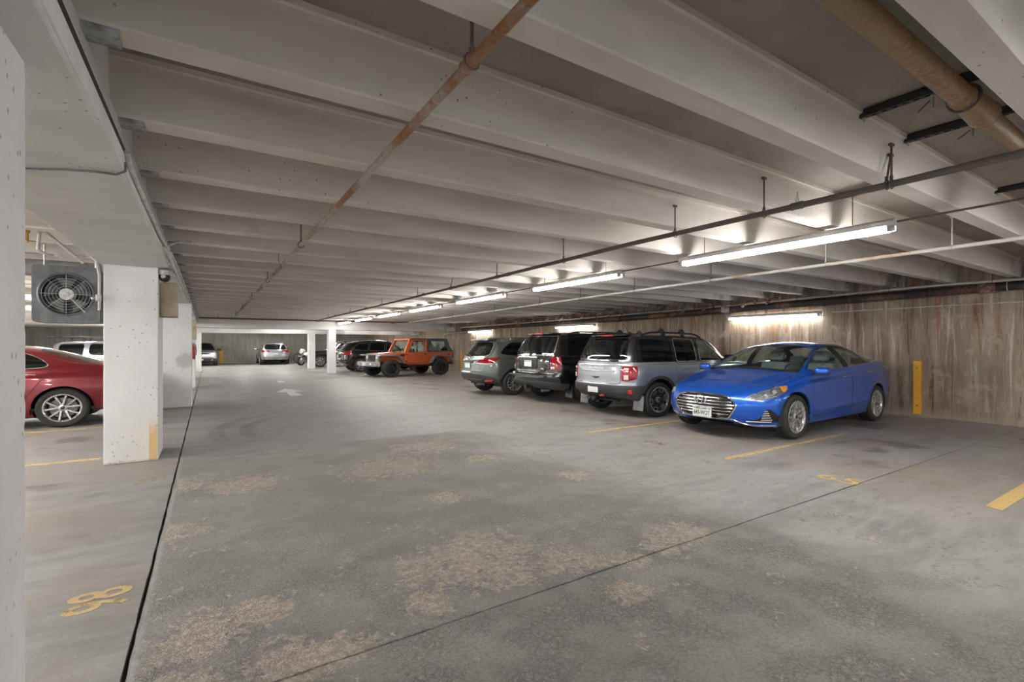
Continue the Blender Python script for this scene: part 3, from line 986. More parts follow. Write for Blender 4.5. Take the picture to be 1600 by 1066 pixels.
for x, lb in ((3.30, 'black slotted strut crossing above the brown drain pipe, before its bell joint'), (3.95, 'black slotted strut just past the bell joint of the brown drain pipe'), (5.95, 'black slotted strut farthest along the brown drain pipe, near the wall')):
    s = empty('strut_channel', (x, 0.985, 2.727))
    tag(s, lb, 'strut', 'struts holding the brown drain')
    mb = MB()
    mb.lohi((-0.021, -0.345, -0.02), (-0.018, 0.345, 0.021))
    mb.lohi((0.018, -0.345, -0.02), (0.021, 0.345, 0.021))
    mb.lohi((-0.021, -0.345, 0.018), (0.021, 0.345, 0.021))
    for sx in (-1, 1):
        mb.lohi((sx * 0.008, -0.345, -0.0215), (sx * 0.021, 0.345, -0.0195))
    for k in range(14):
        mb.lohi((-0.009, -0.335 + k * 0.05, -0.0215), (0.009, -0.335 + k * 0.05 + 0.022, -0.0195))
    mb.build('channel', M['strut'], s)
    MB().box((0, 0.335, 0.0), (0.07, 0.02, 0.075)).build('bracket', M['strut'], s)
    for yy in (0.30, -0.02, -0.27):
        MB().tube([(0, yy, -0.10 if yy < 0.2 else -0.045), (0, yy, 0.035)], 0.005, 6).tube([(0, yy, -0.025), (0, yy, -0.032)], 0.011, 6).build('threaded_rod', M['galv'], s)
    MB().tube([(-0.05, -0.02, -0.075), (0.05, 0.06, -0.075)], 0.004, 5).build('cross_rod', M['hanger'], s)

# ---- conduits and cables on the left beam
c1 = pipe('conduit', [(-0.362, 3.22, 2.37), (-0.362, 3.3, 2.33), (-0.362, 3.6, 2.32), (-0.355, 5.2, 2.31), (-0.35, 5.9, 2.33), (-0.35, 7.6, 2.30), (-0.35, 9.4, 2.30), (-0.345, 12.4, 2.31)], 0.014, M['conduit'], 'white painted conduit clipped to the edge of the left beam', 'conduit')
for (pts, r) in (([(-0.355, 5.75, 2.30), (-0.34, 5.95, 2.36), (-0.27, 6.1, 2.43), (-0.16, 6.18, 2.45)], 0.013), ([(-0.345, 5.6, 2.28), (-0.34, 6.3, 2.27), (-0.345, 9.3, 2.25)], 0.012),
                 ([(-0.34, 6.2, 2.34), (-0.335, 7.4, 2.355), (-0.335, 11.9, 2.36), (-0.335, 12.3, 2.30)], 0.012)):
    MB().tube(pts, r, 8).build('branch', M['conduit'], c1, smooth=True)
for y in (6.2, 6.55, 7.4, 9.2):
    MB().rbox((-0.36, y, 2.31), (0.035, 0.06, 0.10), 0.006).build('junction', M['conduit'], c1)
c2 = pipe('cable', [(-1.02, 2.72, 2.25), (-0.8, 3.37, 2.243), (-0.62, 3.30, 2.250), (-0.49, 3.22, 2.240), (-0.41, 3.25, 2.25), (-0.368, 3.22, 2.265), (-0.366, 3.21, 2.31)], 0.006, M['cable'], 'grey cable sagging across the underside of the left beam', 'cable', 6)

# ---- beige electrical box and dome camera on the second pillar
eb = empty('electrical_box', (-0.405, 7.26, 1.90))
tag(eb, 'beige electrical box on the side of the pillar beside the red sedan', 'electrical box')
beige = pm('beige_enamel', (0.50, 0.43, 0.31), (0.40, 0.33, 0.23), 6, 0.5, 0, 0.08)
MB().rbox((0, 0, 0), (0.176, 0.19, 0.42), 0.008).build('box', beige, eb, smooth=True)
MB().rbox((0.004, -0.099, 0), (0.150, 0.010, 0.39), 0.004).build('cover', beige, eb, smooth=True)
MB().lohi((-0.085, -0.0965, -0.212), (0.085, -0.090, -0.203)).build('cover_lip', M['hanger'], eb)
dc = empty('dome_camera', (-0.44, 7.05, 2.185))
tag(dc, 'dark dome security camera under the beam above the beige box', 'camera')
MB().lathe([(0.055, 0.0), (0.06, -0.02), (0.055, -0.05), (0.035, -0.075), (0.0, -0.085)], 'Z', 20).build('dome', M['black'], dc, smooth='all')
MB().lathe([(0.0, 0.055), (0.062, 0.055), (0.066, 0.03), (0.064, 0.0), (0.0, 0.0)], 'Z', 20).build('mount', M['conduit'], dc, smooth=True)
MB().lathe([(0.0, -0.012), (0.022, -0.01), (0.026, 0.0), (0.026, 0.02)], 'Y', 16, (-0.01, -0.058, -0.022)).build('lens', M['galv'], dc, smooth=True)
MB().tube([(0.03, 0.02, 0.03), (0.07, 0.04, 0.05), (0.085, 0.03, 0.09), (0.07, 0.0, 0.13)], 0.006, 6).build('lead', M['conduit'], dc, smooth=True)

# ---- grey unit heater with its round fan
uh = empty('unit_heater', (-1.34, 7.2, 1.92))
tag(uh, 'grey box fan heater hung beside the white pillar over the red sedan', 'heater')
grey = pm('heater_grey', (0.135, 0.142, 0.150), (0.095, 0.10, 0.105), 7, 0.5, 0.1, 0.08)
def rrect(w, h, r, n=6):
    out = []
    for cx, cy, a0 in ((w - r, h - r, 0), (-w + r, h - r, 90), (-w + r, -h + r, 180), (w - r, -h + r, 270)):
        for k in range(n + 1):
            a = math.radians(a0 + 90 * k / n)
            out.append((cx + r * math.cos(a), cy + r * math.sin(a)))
    return out
outer = rrect(0.285, 0.317, 0.035)
N_ = 128
def ray_rr(a):
    best = 1e9
    d_ = (math.cos(a), math.sin(a))
    for i in range(len(outer)):
        p, q = outer[i], outer[(i + 1) % len(outer)]
        ex, ey = q[0] - p[0], q[1] - p[1]
        den = d_[0] * ey - d_[1] * ex
        if abs(den) < 1e-9:
            continue
        t_ = (p[0] * ey - p[1] * ex) / den
        u_ = (p[0] * d_[1] - p[1] * d_[0]) / den
        if t_ > 0 and -1e-6 <= u_ <= 1 + 1e-6:
            best = min(best, t_)
    return best
vs, fs = [], []
for k in range(N_):
    a = 2 * PI * k / N_ + 0.02
    R = ray_rr(a)
    c_, s_ = math.cos(a), math.sin(a)
    for rr, yy in ((0.222, 0.05), (0.222, -0.012), (0.232, -0.02), (0.242, -0.012), (0.246, 0.0)):
        vs.append((rr * c_, yy, rr * s_))
    vs += [(R * c_, 0.0, R * s_), (R * c_ * 1.0, 0.36, R * s_ * 1.0)]
K = 7
for k in range(N_):
    k2 = (k + 1) % N_
    for j in range(K - 1):
        fs.append((k * K + j, k * K + j + 1, k2 * K + j + 1, k2 * K + j))
fs.append(tuple(k * K + K - 1 for k in range(N_)))
MB().add(vs, fs).build('casing', grey, uh, smooth=True)
MB().disc((0, 0.10, 0), 0.23, 'Y', 32).build('fan_recess', M['black'], uh)
blade_m = pm('fan_blade_grey', (0.16, 0.16, 0.165), (0.10, 0.10, 0.10), 12, 0.45, 0.2)
for k in range(5):
    a0 = 2 * PI * k / 5 + 0.35
    vs = []
    for j in range(6):
        r_ = 0.06 + 0.145 * j / 5
        wd = 0.30 + 0.16 * j / 5
        vs.append((r_ * math.cos(a0 - wd), 0.065, r_ * math.sin(a0 - wd)))
        vs.append((r_ * math.cos(a0 + wd), 0.02, r_ * math.sin(a0 + wd)))
    MB().add(vs, [(2 * j, 2 * j + 1, 2 * j + 3, 2 * j + 2) for j in range(5)]).build('fan_blade', blade_m, uh, smooth=True)
MB().lathe([(0.0, -0.012), (0.022, -0.012), (0.024, -0.004), (0.062, -0.002), (0.068, 0.012), (0.068, 0.08), (0, 0.08)], 'Y', 24).build('motor_hub', pm('hub_white', (0.62, 0.62, 0.60), (0.45, 0.45, 0.44), 20, 0.5), uh, smooth=True)
g = MB()
for R in (0.085, 0.115, 0.145, 0.175, 0.205):
    g.torus((0, -0.02 - 0.0, 0), R, 0.0015, 'Y', 40, 4)
for k in range(8):
    a = 2 * PI * k / 8
    g.tube([(0.06 * math.cos(a), -0.024, 0.06 * math.sin(a)), (0.21 * math.cos(a), -0.024, 0.21 * math.sin(a)), (0.238 * math.cos(a), -0.008, 0.238 * math.sin(a))], 0.0018, 4)
g.tube([(0.04, -0.028, -0.05), (0.16, -0.028, -0.20)], 0.006, 5)
g.build('wire_guard', M['galv'], uh)
sc = MB()
for (xx, zz) in [(sx * 0.268, sz) for sx in (-1, 1) for sz in (-0.29, -0.1, 0.1, 0.29)] + [(sx, sz * 0.30) for sx in (-0.15, 0, 0.15) for sz in (-1, 1)]:
    sc.lathe([(0.0, -0.006), (0.006, -0.005), (0.008, 0.0)], 'Y', 8, (xx, 0, zz))
sc.build('screws', M['hanger'], uh)
tag(uh.children[-1], kind='stuff')
for sx in (-0.22, 0.22):
    MB().tube([(sx, 0.18, 0.315), (sx, 0.18, 0.83)], 0.008, 6).build('hanger_rod', M['galv'], uh)
# ---- piping round the heater
hp = pipe('gas_pipe', [(-1.75, 6.85, 2.62), (-1.529, 6.9, 2.618), (-1.15, 6.93, 2.245)], 0.017, M['galv'], 'grey diagonal pipe running down to the fan heater', 'pipe')
wp = pipe('water_pipe', [(-2.6, 6.95, 2.640), (-1.60, 6.95, 2.650), (-1.515, 6.95, 2.65), (-1.50, 6.95, 2.62), (-1.52, 6.95, 2.36), (-1.47, 7.0, 2.325)], 0.016, M['conduit'], 'white water pipe bending down behind the near pillar', 'pipe')
for p_ in ((-1.60, 6.95, 2.650), (-1.51, 6.95, 2.56)):
    MB().rbox(p_, (0.05, 0.05, 0.05), 0.012).build('fitting', M['conduit'], wp, smooth=True)
wq = pipe('water_pipe', [(-1.42, 7.06, 2.325), (-1.11, 7.06, 2.335), (-1.05, 6.98, 2.29), (-1.022, 6.95, 2.13), (-1.022, 6.95, 1.74)], 0.014, M['conduit'], 'white pipe along the top of the fan heater and down the pillar edge', 'pipe')
for p_, s_ in (((-1.37, 7.06, 2.327), 0.06), ((-1.25, 7.06, 2.331), 0.055), ((-1.19, 7.06, 2.333), 0.05)):
    MB().rbox(p_, (s_, 0.04, 0.042), 0.012).build('fitting', M['conduit'], wq, smooth=True)
MB().rbox((-1.03, 6.945, 1.875), (0.05, 0.05, 0.07), 0.01).tube([(-1.06, 6.92, 1.87), (-1.08, 6.90, 1.865)], 0.013, 8).build('switch_box', M['galv'], wq, smooth=True)
br = pm('brass', (0.50, 0.30, 0.10), (0.36, 0.20, 0.07), 40, 0.35, 0.8)
bv = empty('brass_valve', (-1.585, 6.88, 2.60))
tag(bv, 'brass gas valve beside the near pillar above the fan heater', 'valve')
MB().tube([(0, 0, 0.0), (0, 0, -0.05), (0, 0, -0.051), (0, 0, -0.09), (0, 0, -0.091), (0, 0, -0.18)], 0.014, 10, True, [0.018, 0.018, 0.024, 0.024, 0.014, 0.014]).build('body', br, bv, smooth=True)
MB().rbox((0.03, -0.01, -0.17), (0.07, 0.016, 0.014), 0.005).rbox((-0.03, -0.01, -0.15), (0.05, 0.016, 0.014), 0.005).build('handle', br, bv)
dk = pm('grey_duct', (0.30, 0.29, 0.285), (0.22, 0.21, 0.20), 6, 0.6)
dp = pipe('duct', [(-3.5, 7.9, 2.28), (-1.15, 7.9, 2.28)], 0.10, dk, 'grey round duct behind the fan heater', 'duct', 18)
fl = pipe('flood_lamp', [(-1.72, 6.75, 2.50), (-1.70, 6.75, 2.36), (-1.70, 6.75, 2.28)], 0.028, M['black'], 'small black flood lamp hanging beside the near pillar', 'lamp', 12)

# ---- red fire extinguisher on the fourth pillar
fe_ = empty('fire_extinguisher', (-0.425, 17.92, 0.92))
tag(fe_, 'red fire extinguisher hung on the pillar half hidden behind the third pillar', 'fire extinguisher')
redm = pm('extinguisher_red', (0.50, 0.025, 0.02), (0.40, 0.02, 0.02), 8, 0.35)
MB().lathe([(0, 0.0), (0.075, 0.0), (0.08, 0.02), (0.08, 0.34), (0.06, 0.40), (0.025, 0.43), (0.02, 0.46), (0, 0.46)], 'Z', 16).build('cylinder', redm, fe_, smooth=True)
MB().rbox((0, -0.03, 0.49), (0.03, 0.13, 0.03), 0.008).build('handle', M['black'], fe_)
MB().tube([(0.03, 0, 0.46), (0.09, 0, 0.44), (0.11, -0.01, 0.3), (0.10, -0.01, 0.12)], 0.011, 6).build('hose', M['black'], fe_, smooth=True)
MB().lohi((-0.09, 0.072, 0.1), (0.09, 0.08, 0.5)).build('bracket', M['conduit'], fe_)
cb = empty('cabinet', (-0.41, 17.9, 1.83))
tag(cb, 'beige cabinet high on the pillar with the fire extinguisher', 'electrical box')
MB().rbox((0, 0, 0), (0.20, 0.18, 0.60), 0.01).build('box', beige, cb)
MB().rbox((0, -0.095, 0), (0.18, 0.012, 0.56), 0.004).build('door', beige, cb)

# ---- yellow guard posts on the walls
def guard(p, d, label):
    o = empty('guard_post', p)
    tag(o, label, 'guard', 'yellow guards on the walls')
    MB().lohi((-d[0] / 2, -d[1] / 2, 0), (d[0] / 2, d[1] / 2, d[2])).build('post', M['yellow'], o, bevel=0.006)
    ax = 0 if d[0] < d[1] else 1
    lo = [-d[0] / 2 - 0.004, -d[1] / 2 - 0.004, 0.0]
    mb = MB()
    for zz in (0.16, d[2] - 0.14):
        c_ = [(-d[0] / 2 - 0.003) if ax == 0 else 0.0, 0.0 if ax == 0 else (-d[1] / 2 - 0.003), zz]
        mb.lathe([(0, -0.004), (0.012, -0.003), (0.014, 0.004)], 'X' if ax == 0 else 'Y', 10, c_)
    mb.build('bolts', M['hanger'], o)
    tag(o.children[-1], kind='stuff')
guard((11.315, 3.534, 0.05), (0.07, 0.118, 1.0), 'yellow guard post on the stained wall right of the blue sedan')
guard((11.315, 22.83, 0.0), (0.07, 0.14, 1.05), 'yellow guard post on the stained wall left of the green wagon')
guard((3.27, 40.96, 0.0), (0.26, 0.08, 1.02), 'yellow guard post on the end wall left of the distant silver SUV')
guard((5.18, 40.96, 0.0), (0.34, 0.08, 1.04), 'yellow guard post on the end wall right of the distant silver SUV')
guard((0.80, 40.96, 0.0), (0.20, 0.08, 1.02), 'yellow guard post on the end wall beside the distant black-nosed SUV')

# ------------------------------------------------------------------ floor markings
def mark(name, poly, mat, label, cat, z=0.0025, group=None):
    vs = [(p[0], p[1], z) for p in poly]
    n = len(vs)
    mb = MB().add(vs + [(p[0], p[1], 0.0005) for p in poly], [tuple(range(n))] + [(i, (i + 1) % n, n + (i + 1) % n, n + i) for i in range(n)])
    o = mb.build(name, mat)
    tag(o, label, cat, group)
    return o
G = 'yellow stall lines'
mark('stall_line', [(5.46, 1.155), (8.9, 1.145), (8.9, 1.275), (5.80, 1.27), (5.50, 1.265)], M['yfloor'], 'bright yellow stall line at the right picture edge', 'floor line', group=G)
mark('stall_line', [(5.11, 3.385), (5.90, 3.385), (6.0, 3.395), (8.3, 3.40), (8.3, 3.475), (5.2, 3.48)], M['yfloor2'], 'worn yellow stall line by the near wheels of the blue sedan', 'floor line', group=G)
mark('stall_line', [(4.90, 5.55), (8.6, 5.58), (8.6, 5.68), (4.98, 5.66)], M['yfloor2'], 'worn yellow stall line between the blue sedan and the silver SUV', 'floor line', group=G)
mark('stall_line', [(-3.9, 7.40), (-1.08, 7.38), (-1.08, 7.48), (-3.9, 7.50)], M['yfloor2'], 'faded yellow stall line left of the yellow-scraped pillar', 'floor line', group=G)
mark('stall_line', [(-4.2, 10.16), (-0.9, 10.18), (-0.9, 10.28), (-4.2, 10.26)], M['yfloor2'], 'faded yellow stall line under the red sedan', 'floor line', group=G)
def number(txt, c, rz, size, mat, label, sx=1.0, sy=1.0):
    Mx = Matrix.Translation((c[0], c[1], 0.0015)) @ Matrix.Rotation(rz, 4, 'Z')
    o = text_mesh(txt, size, mat, 'stall_number', 0.0008, None, Mx, sx, sy, 0.004)
    tag(o, label, 'floor number')
number('65', (5.35, 2.305), -PI / 2, 0.36, M['yfloor'], 'yellow stall number 65 stencilled beside the slab joint', 1.12, 0.92)
number('64', (5.22, 4.53), -PI / 2, 0.30, M['yfaint'], 'faded yellow stall number 64 in front of the blue sedan', 1.12, 0.92)
number('98', (-0.475, 3.31), PI / 2, 0.33, M['yfloor2'], 'large worn yellow number 98 left of the long floor joint', 0.80, 1.15)
mark('stall_number', [(-0.61, 5.86), (-0.37, 5.95), (-0.37, 5.985), (-0.61, 5.90)], M['yfaint'], 'nearer of two faded yellow strokes before the scraped pillar', 'floor number')
mark('stall_number', [(-0.60, 5.99), (-0.37, 6.04), (-0.37, 6.075), (-0.60, 6.03)], M['yfaint'], 'farther of two faded yellow strokes before the scraped pillar', 'floor number')
ar = mark('arrow', [(1.86, 13.9), (2.13, 13.9), (2.13, 14.6), (2.08, 15.1), (2.36, 15.1), (2.0, 16.3), (1.64, 15.1), (1.92, 15.1), (1.86, 14.6)], M['wfloor'], 'white direction arrow painted on the lane', 'floor arrow')
mark('floor_dash', [(2.15, 18.9), (2.36, 18.9), (2.36, 19.9), (2.15, 19.9)], M['wfloor'], 'small white paint dash further up the lane', 'floor line')

# ================================================================== vehicles
def pchip(pts):
    xs = np.array([p[0] for p in pts], float)
    ys = np.array([p[1] for p in pts], float)
    if len(xs) == 1:
        return lambda x: np.full_like(np.asarray(x, float), ys[0])
    h = np.diff(xs)
    d = np.diff(ys) / h
    m = np.zeros_like(ys)
    m[0], m[-1] = d[0], d[-1]
    for i in range(1, len(xs) - 1):
        if d[i - 1] * d[i] > 0:
            w1, w2 = 2 * h[i] + h[i - 1], h[i] + 2 * h[i - 1]
            m[i] = (w1 + w2) / (w1 / d[i - 1] + w2 / d[i])
    def f(x):
        x = np.clip(np.asarray(x, float), xs[0], xs[-1])
        i = np.clip(np.searchsorted(xs, x, side='right') - 1, 0, len(xs) - 2)
        t = (x - xs[i]) / h[i]
        return ((1 + 2 * t) * (1 - t) ** 2 * ys[i] + t * (1 - t) ** 2 * h[i] * m[i] + t * t * (3 - 2 * t) * ys[i + 1] + t * t * (t - 1) * h[i] * m[i + 1])
    return f


def chaikin(poly, n=2, k=0.22):
    for _ in range(n):
        out = []
        for i in range(len(poly)):
            a, b = poly[i], poly[(i + 1) % len(poly)]
            out.append((a[0] * (1 - k) + b[0] * k, a[1] * (1 - k) + b[1] * k))
            out.append((a[0] * k + b[0] * (1 - k), a[1] * k + b[1] * (1 - k)))
        poly = out
    return poly


def rnd(poly, r=0.05, n=4):
    out = []
    m = len(poly)
    for i in range(m):
        p = np.array(poly[i], float)
        a = np.array(poly[i - 1], float) - p
        b = np.array(poly[(i + 1) % m], float) - p
        la, lb = np.hypot(*a), np.hypot(*b)
        d = min(r, 0.45 * la, 0.45 * lb)
        A, B = p + a / la * d, p + b / lb * d
        for t in np.linspace(0, 1, n):
            q = (1 - t) ** 2 * A + 2 * t * (1 - t) * p + t * t * B
            out.append((float(q[0]), float(q[1])))
    return out


def sd_poly(poly, P):
    """signed distance of points P (n,2) to polygon, negative inside"""
    v = np.array(poly, float)
    n = len(v)
    d = np.full(len(P), 1e18)
    s = np.ones(len(P))
    j = n - 1
    for i in range(n):
        e = v[j] - v[i]
        w = P - v[i]
        tt_ = np.clip((w @ e) / max(e @ e, 1e-12), 0, 1)
        b = w - tt_[:, None] * e
        d = np.minimum(d, (b * b).sum(1))
        c1 = P[:, 1] >= v[i, 1]
        c2 = P[:, 1] < v[j, 1]
        c3 = e[0] * w[:, 1] > e[1] * w[:, 0]
        flip = (c1 & c2 & c3) | (~c1 & ~c2 & ~c3)
        s[flip] *= -1
        j = i
    return s * np.sqrt(d)


def bez(a, c, b, n, ends=(True, True)):
    t = np.linspace(0, 1, n)
    if not ends[0]:
        t = t[1:]
    if not ends[1]:
        t = t[:-1]
    t = t[:, None]
    a, b, c = np.array(a), np.array(b), np.array(c)
    return (1 - t) ** 2 * a + 2 * t * (1 - t) * c + t * t * b


class Hull:
    """closed car hull: swept cross-sections between two super-elliptic end caps; regions are carved out of its faces"""
    def __init__(s, sp, res=1.0):
        s.sp = sp
        s.V, s.F, s.T = [], [], []
        s.grid(res)

    def section(s, x, res):
        sp = s.c
        zb, zt, wm, zm = float(sp['bot'](x)), float(sp['top'](x)), float(sp['wm'](x)), float(sp['zm'](x))
        zbl, wb, wt, cr, ws = float(sp['belt'](x)), float(sp['wb'](x)), float(sp['wt'](x)), float(sp['crown'](x)), float(sp['ws'](x))
        def k(n):
            return max(3, int(round(n * res)))
        zbl = min(zbl, zt - cr - 0.012)
        E = np.array((wb, zbl))
        F = np.array((wt, zt - cr))
        dEF = F - E
        L = np.hypot(*dEF)
        u = dEF / max(L, 1e-6)
        rs = min(s.sp.get('rs', 0.035), 0.4 * L)
        rF = min(s.sp.get('rF', 0.05), 0.4 * L)
        parts = []
        parts.append(np.linspace((0, zb), (ws - 0.08, zb), k(6)))
        parts.append(bez((ws - 0.08, zb), (ws, zb), (ws, zb + 0.07), k(5), (False, True)))
        parts.append(bez((ws, zb + 0.07), (wm, zb + 0.07 + 0.5 * (zm - zb - 0.07)), (wm, zm), k(12), (False, True)))
        E0 = np.array((wb, zbl - rs)) + np.array((wm - wb, -(zbl - zm))) * 0.04
        parts.append(bez((wm, zm), (wm, zm + 0.6 * (zbl - zm)), E0, k(13), (False, True)))
        E1 = E + u * rs
        parts.append(bez(E0, E, E1, k(5), (False, True)))
        F0 = F - u * rF
        nb = k(14)
        tt_ = np.linspace(0, 1, nb)[1:, None]
        bulge = s.sp.get('bulge', 0.012) * np.array((-u[1], u[0])) * (-1)
        seg = E1 + (F0 - E1) * tt_ + bulge * (4 * tt_ * (1 - tt_)) * min(1, L / 0.3)
        parts.append(seg)
        F1y = max(wt - max(rF, 0.03), 0.02)
        F1 = np.array((F1y, zt - cr * (F1y / wt) ** 2))
        parts.append(bez(F0, F, F1, k(6), (False, True)))
        ys = np.linspace(F1y, 0, k(13))[1:]
        parts.append(np.stack([ys, zt - cr * (ys / wt) ** 2], 1))
        half = np.concatenate(parts)
        return half

    def grid(s, res):
        sp = s.sp
        s.c = {k: pchip(sp[k]) for k in ('bot', 'top', 'wm', 'zm', 'belt', 'wb', 'wt', 'crown', 'ws')}
        x0, x1 = sp['ringf'], sp['ringr']
        xs = np.linspace(x0, x1, int((x1 - x0) / (0.034 / res)))
        halves = [s.section(x, res) for x in xs]
        H = len(halves[0])
        rings = []
        for x, h in zip(xs, halves):
            full = np.concatenate([h, np.stack([-h[-2:0:-1, 0], h[-2:0:-1, 1]], 1)])
            rings.append(np.column_stack([np.full(len(full), x), full]))
        M_ = len(rings[0])
        for cz in sp.get('crease', []):
            zc = pchip(cz[0])
            for r in rings:
                z0 = zc(r[0, 0])
                amp = cz[1] * np.exp(-((r[:, 2] - z0) / cz[2]) ** 2) * np.clip((np.abs(r[:, 1]) - 0.4) * 5, 0, 1)
                if len(cz) > 3:
                    amp = amp * np.clip((r[0, 0] - cz[3][0]) / 0.3, 0, 1) * np.clip((cz[3][1] - r[0, 0]) / 0.3, 0, 1)
                r[:, 1] += np.sign(r[:, 1]) * amp
        if 'ridge' in sp:
            yc = pchip(sp['ridge'][0])
            xe = sp['ridge'][0][-1][0]
            for r in rings:
                w_ = np.clip((xe - r[0, 0]) / 0.25, 0, 1)
                up = r[:, 2] > s.c['belt'](r[0, 0]) + 0.01
                r[:, 2] += up * w_ * sp['ridge'][1] * np.exp(-((np.abs(r[:, 1]) - yc(r[0, 0])) / sp['ridge'][2]) ** 2)
        def cap(ring, prof, kk, pp, n, zc, rows):
            pf = pchip(prof)
            xr = ring[0, 0]
            out = []
            rsm = ring.copy()
            for _ in range(int(60 * res * res)):
                rsm[:, 1:] = 0.5 * rsm[:, 1:] + 0.25 * (np.roll(rsm[:, 1:], 1, 0) + np.roll(rsm[:, 1:], -1, 0))
            ring0 = ring
            sched = []
            for i in range(1, rows + 1):
                a = i / rows * PI / 2
                sched.append((max(0.0, math.cos(a)) ** (2 / n), math.sin(a) ** (2 / n)))
            sched = [q for q in sched if q[0] > 0.42]
            r_last = sched[-1][0]
            m_in = max(4, int(11 * res))
            for k in range(1, m_in + 1):
                rr = r_last * (1 - k / m_in)
                sched.append((rr, (1 - rr ** n) ** (1 / n)))
            for i, (rr, dd) in enumerate(sched, 1):
                wsm = min(1.0, i / len(sched) * 1.6)
                wsm = wsm * wsm * (3 - 2 * wsm)
                ring = ring0 * (1 - wsm) + rsm * wsm
                y = ring[:, 1] * rr
                z = zc + (ring[:, 2] - zc) * rr
                xf = pf(z) + kk * np.abs(y / sp['H2']) ** pp
                out.append(np.column_stack([xr + (xf - xr) * dd, y, z]))
            return out
        rows = int(26 * res)
        fcap = cap(rings[0], sp['pf'], sp['kf'], sp.get('pfp', 3), sp['nf'], sp['zcf'], rows)
        rcap = cap(rings[-1], sp['pr'], -sp['kr'], sp.get('prp', 3), sp['nr'], sp['zcr'], rows)
        allr = fcap[::-1][1:] + rings + rcap[:-1]
        pole_f, pole_r = fcap[-1][0], rcap[-1][0]
        V = np.concatenate(allr)
        R = len(allr)
        F = []
        for i in range(R - 1):
            for j in range(M_):
                j2 = (j + 1) % M_
                F.append([i * M_ + j, (i + 1) * M_ + j, (i + 1) * M_ + j2, i * M_ + j2])
        V = np.concatenate([V, [pole_f, pole_r]])
        pf_, pr_ = len(V) - 2, len(V) - 1
        for j in range(M_):
            j2 = (j + 1) % M_
            F.append([pf_, j, j2])
            F.append([pr_, (R - 1) * M_ + j2, (R - 1) * M_ + j])
        # orientation: make outward
        N = np.zeros_like(V)
        for grp in (4, 3):
            idx = np.array([f for f in F if len(f) == grp])
            if len(idx) == 0:
                continue
            if grp == 4:
                fn = np.cross(V[idx[:, 2]] - V[idx[:, 0]], V[idx[:, 3]] - V[idx[:, 1]])
            else:
                fn = np.cross(V[idx[:, 1]] - V[idx[:, 0]], V[idx[:, 2]] - V[idx[:, 0]])
            for kx in range(grp):
                np.add.at(N, idx[:, kx], fn)
        cen = V.mean(0)
        if ((V - cen) * N).sum() < 0:
            F = [f[::-1] for f in F]
            N = -N
        N /= np.maximum(np.linalg.norm(N, axis=1), 1e-12)[:, None]
        s.V = [tuple(v) for v in V]
        s.N = [tuple(v) for v in N]
        s.F = F
        s.T = ['body'] * len(F)
        s.bvh = BVHTree.FromPolygons([Vector(v) for v in s.V], F)

    # view coordinates and the region of faces they may touch
    def view(s, view):
        A = np.array(s.V)
        if view == 'side':
            return A[:, [0, 2]], np.abs(A[:, 1])
        if view in ('front', 'rear'):
            return np.column_stack([np.abs(A[:, 1]), A[:, 2]]), A[:, 0]
        if view == 'top':
            return np.column_stack([A[:, 0], np.abs(A[:, 1])]), A[:, 2]

    def carve(s, view, fn, new, frm=('body',), lo=-1e9, hi=1e9, eps=1e-5, inv=None):
        """split faces tagged `frm` along fn(P)=0 ; inside (fn<0) gets `new`"""
        P, k = s.view(view)
        D = fn(P)
        D = np.where(np.abs(D) < eps, eps, D)
        cache = {}
        A = s.V
        F2, T2 = [], []
        for f, t in zip(s.F, s.T):
            if t not in frm:
                F2.append(f); T2.append(t)
                continue
            ks = [k[i] for i in f]
            m = sum(ks) / len(ks)
            if m < lo or m > hi:
                F2.append(f); T2.append(t)
                continue
            ds = [D[i] for i in f]
            neg = sum(1 for q in ds if q < 0)
            if neg == 0:
                F2.append(f); T2.append(t if inv is None else t)
                continue
            if neg == len(f):
                F2.append(f); T2.append(new)
                continue
            ins, outs = [], []
            for a in range(len(f)):
                i, j = f[a], f[(a + 1) % len(f)]
                di, dj = ds[a], ds[(a + 1) % len(f)]
                (ins if di < 0 else outs).append(i)
                if (di < 0) != (dj < 0):
                    key = (i, j) if i < j else (j, i)
                    if key not in cache:
                        tt_ = di / (di - dj)
                        vi, vj = np.array(s.V[i]), np.array(s.V[j])
                        ni, nj = np.array(s.N[i]), np.array(s.N[j])
                        s.V.append(tuple(vi + (vj - vi) * tt_))
                        nn = ni + (nj - ni) * tt_
                        s.N.append(tuple(nn / max(np.linalg.norm(nn), 1e-9)))
                        cache[key] = len(s.V) - 1
                    c_ = cache[key]
                    ins.append(c_)
                    outs.append(c_)
            if len(ins) >= 3:
                F2.append(ins); T2.append(new)
            if len(outs) >= 3:
                F2.append(outs); T2.append(t)
        s.F, s.T = F2, T2

    def poly(s, view, poly, new, frm=('body',), lo=-1e9, hi=1e9, grow=0.0, smooth=2):
        pl = chaikin(poly, smooth) if smooth else poly
        if view in ('front', 'rear', 'top') and min(p[0 if view != 'top' else 1] for p in pl) < 0.001:
            pass
        s.carve(view, lambda P: sd_poly(pl, P) - grow, new, frm, lo, hi)

    def circle(s, c, r, new, frm=('body',), lo=0.4, hi=9, zmax=None):
        s.carve('side', lambda P: np.hypot(P[:, 0] - c[0], P[:, 1] - c[1]) - r, new, frm, lo, hi)

    def gap(s, view, poly, door, frm=('body',), lo=-1e9, hi=1e9, w=0.0035, smooth=1, keep=False):
        pl = chaikin(poly, smooth) if smooth else poly
        s.carve(view, lambda P: sd_poly(pl, P) - w, '_g', frm, lo, hi)
        s.carve(view, lambda P: sd_poly(pl, P) + w, door, ('_g',), lo, hi)
        s.T = ['gap' if t == '_g' else t for t in s.T]

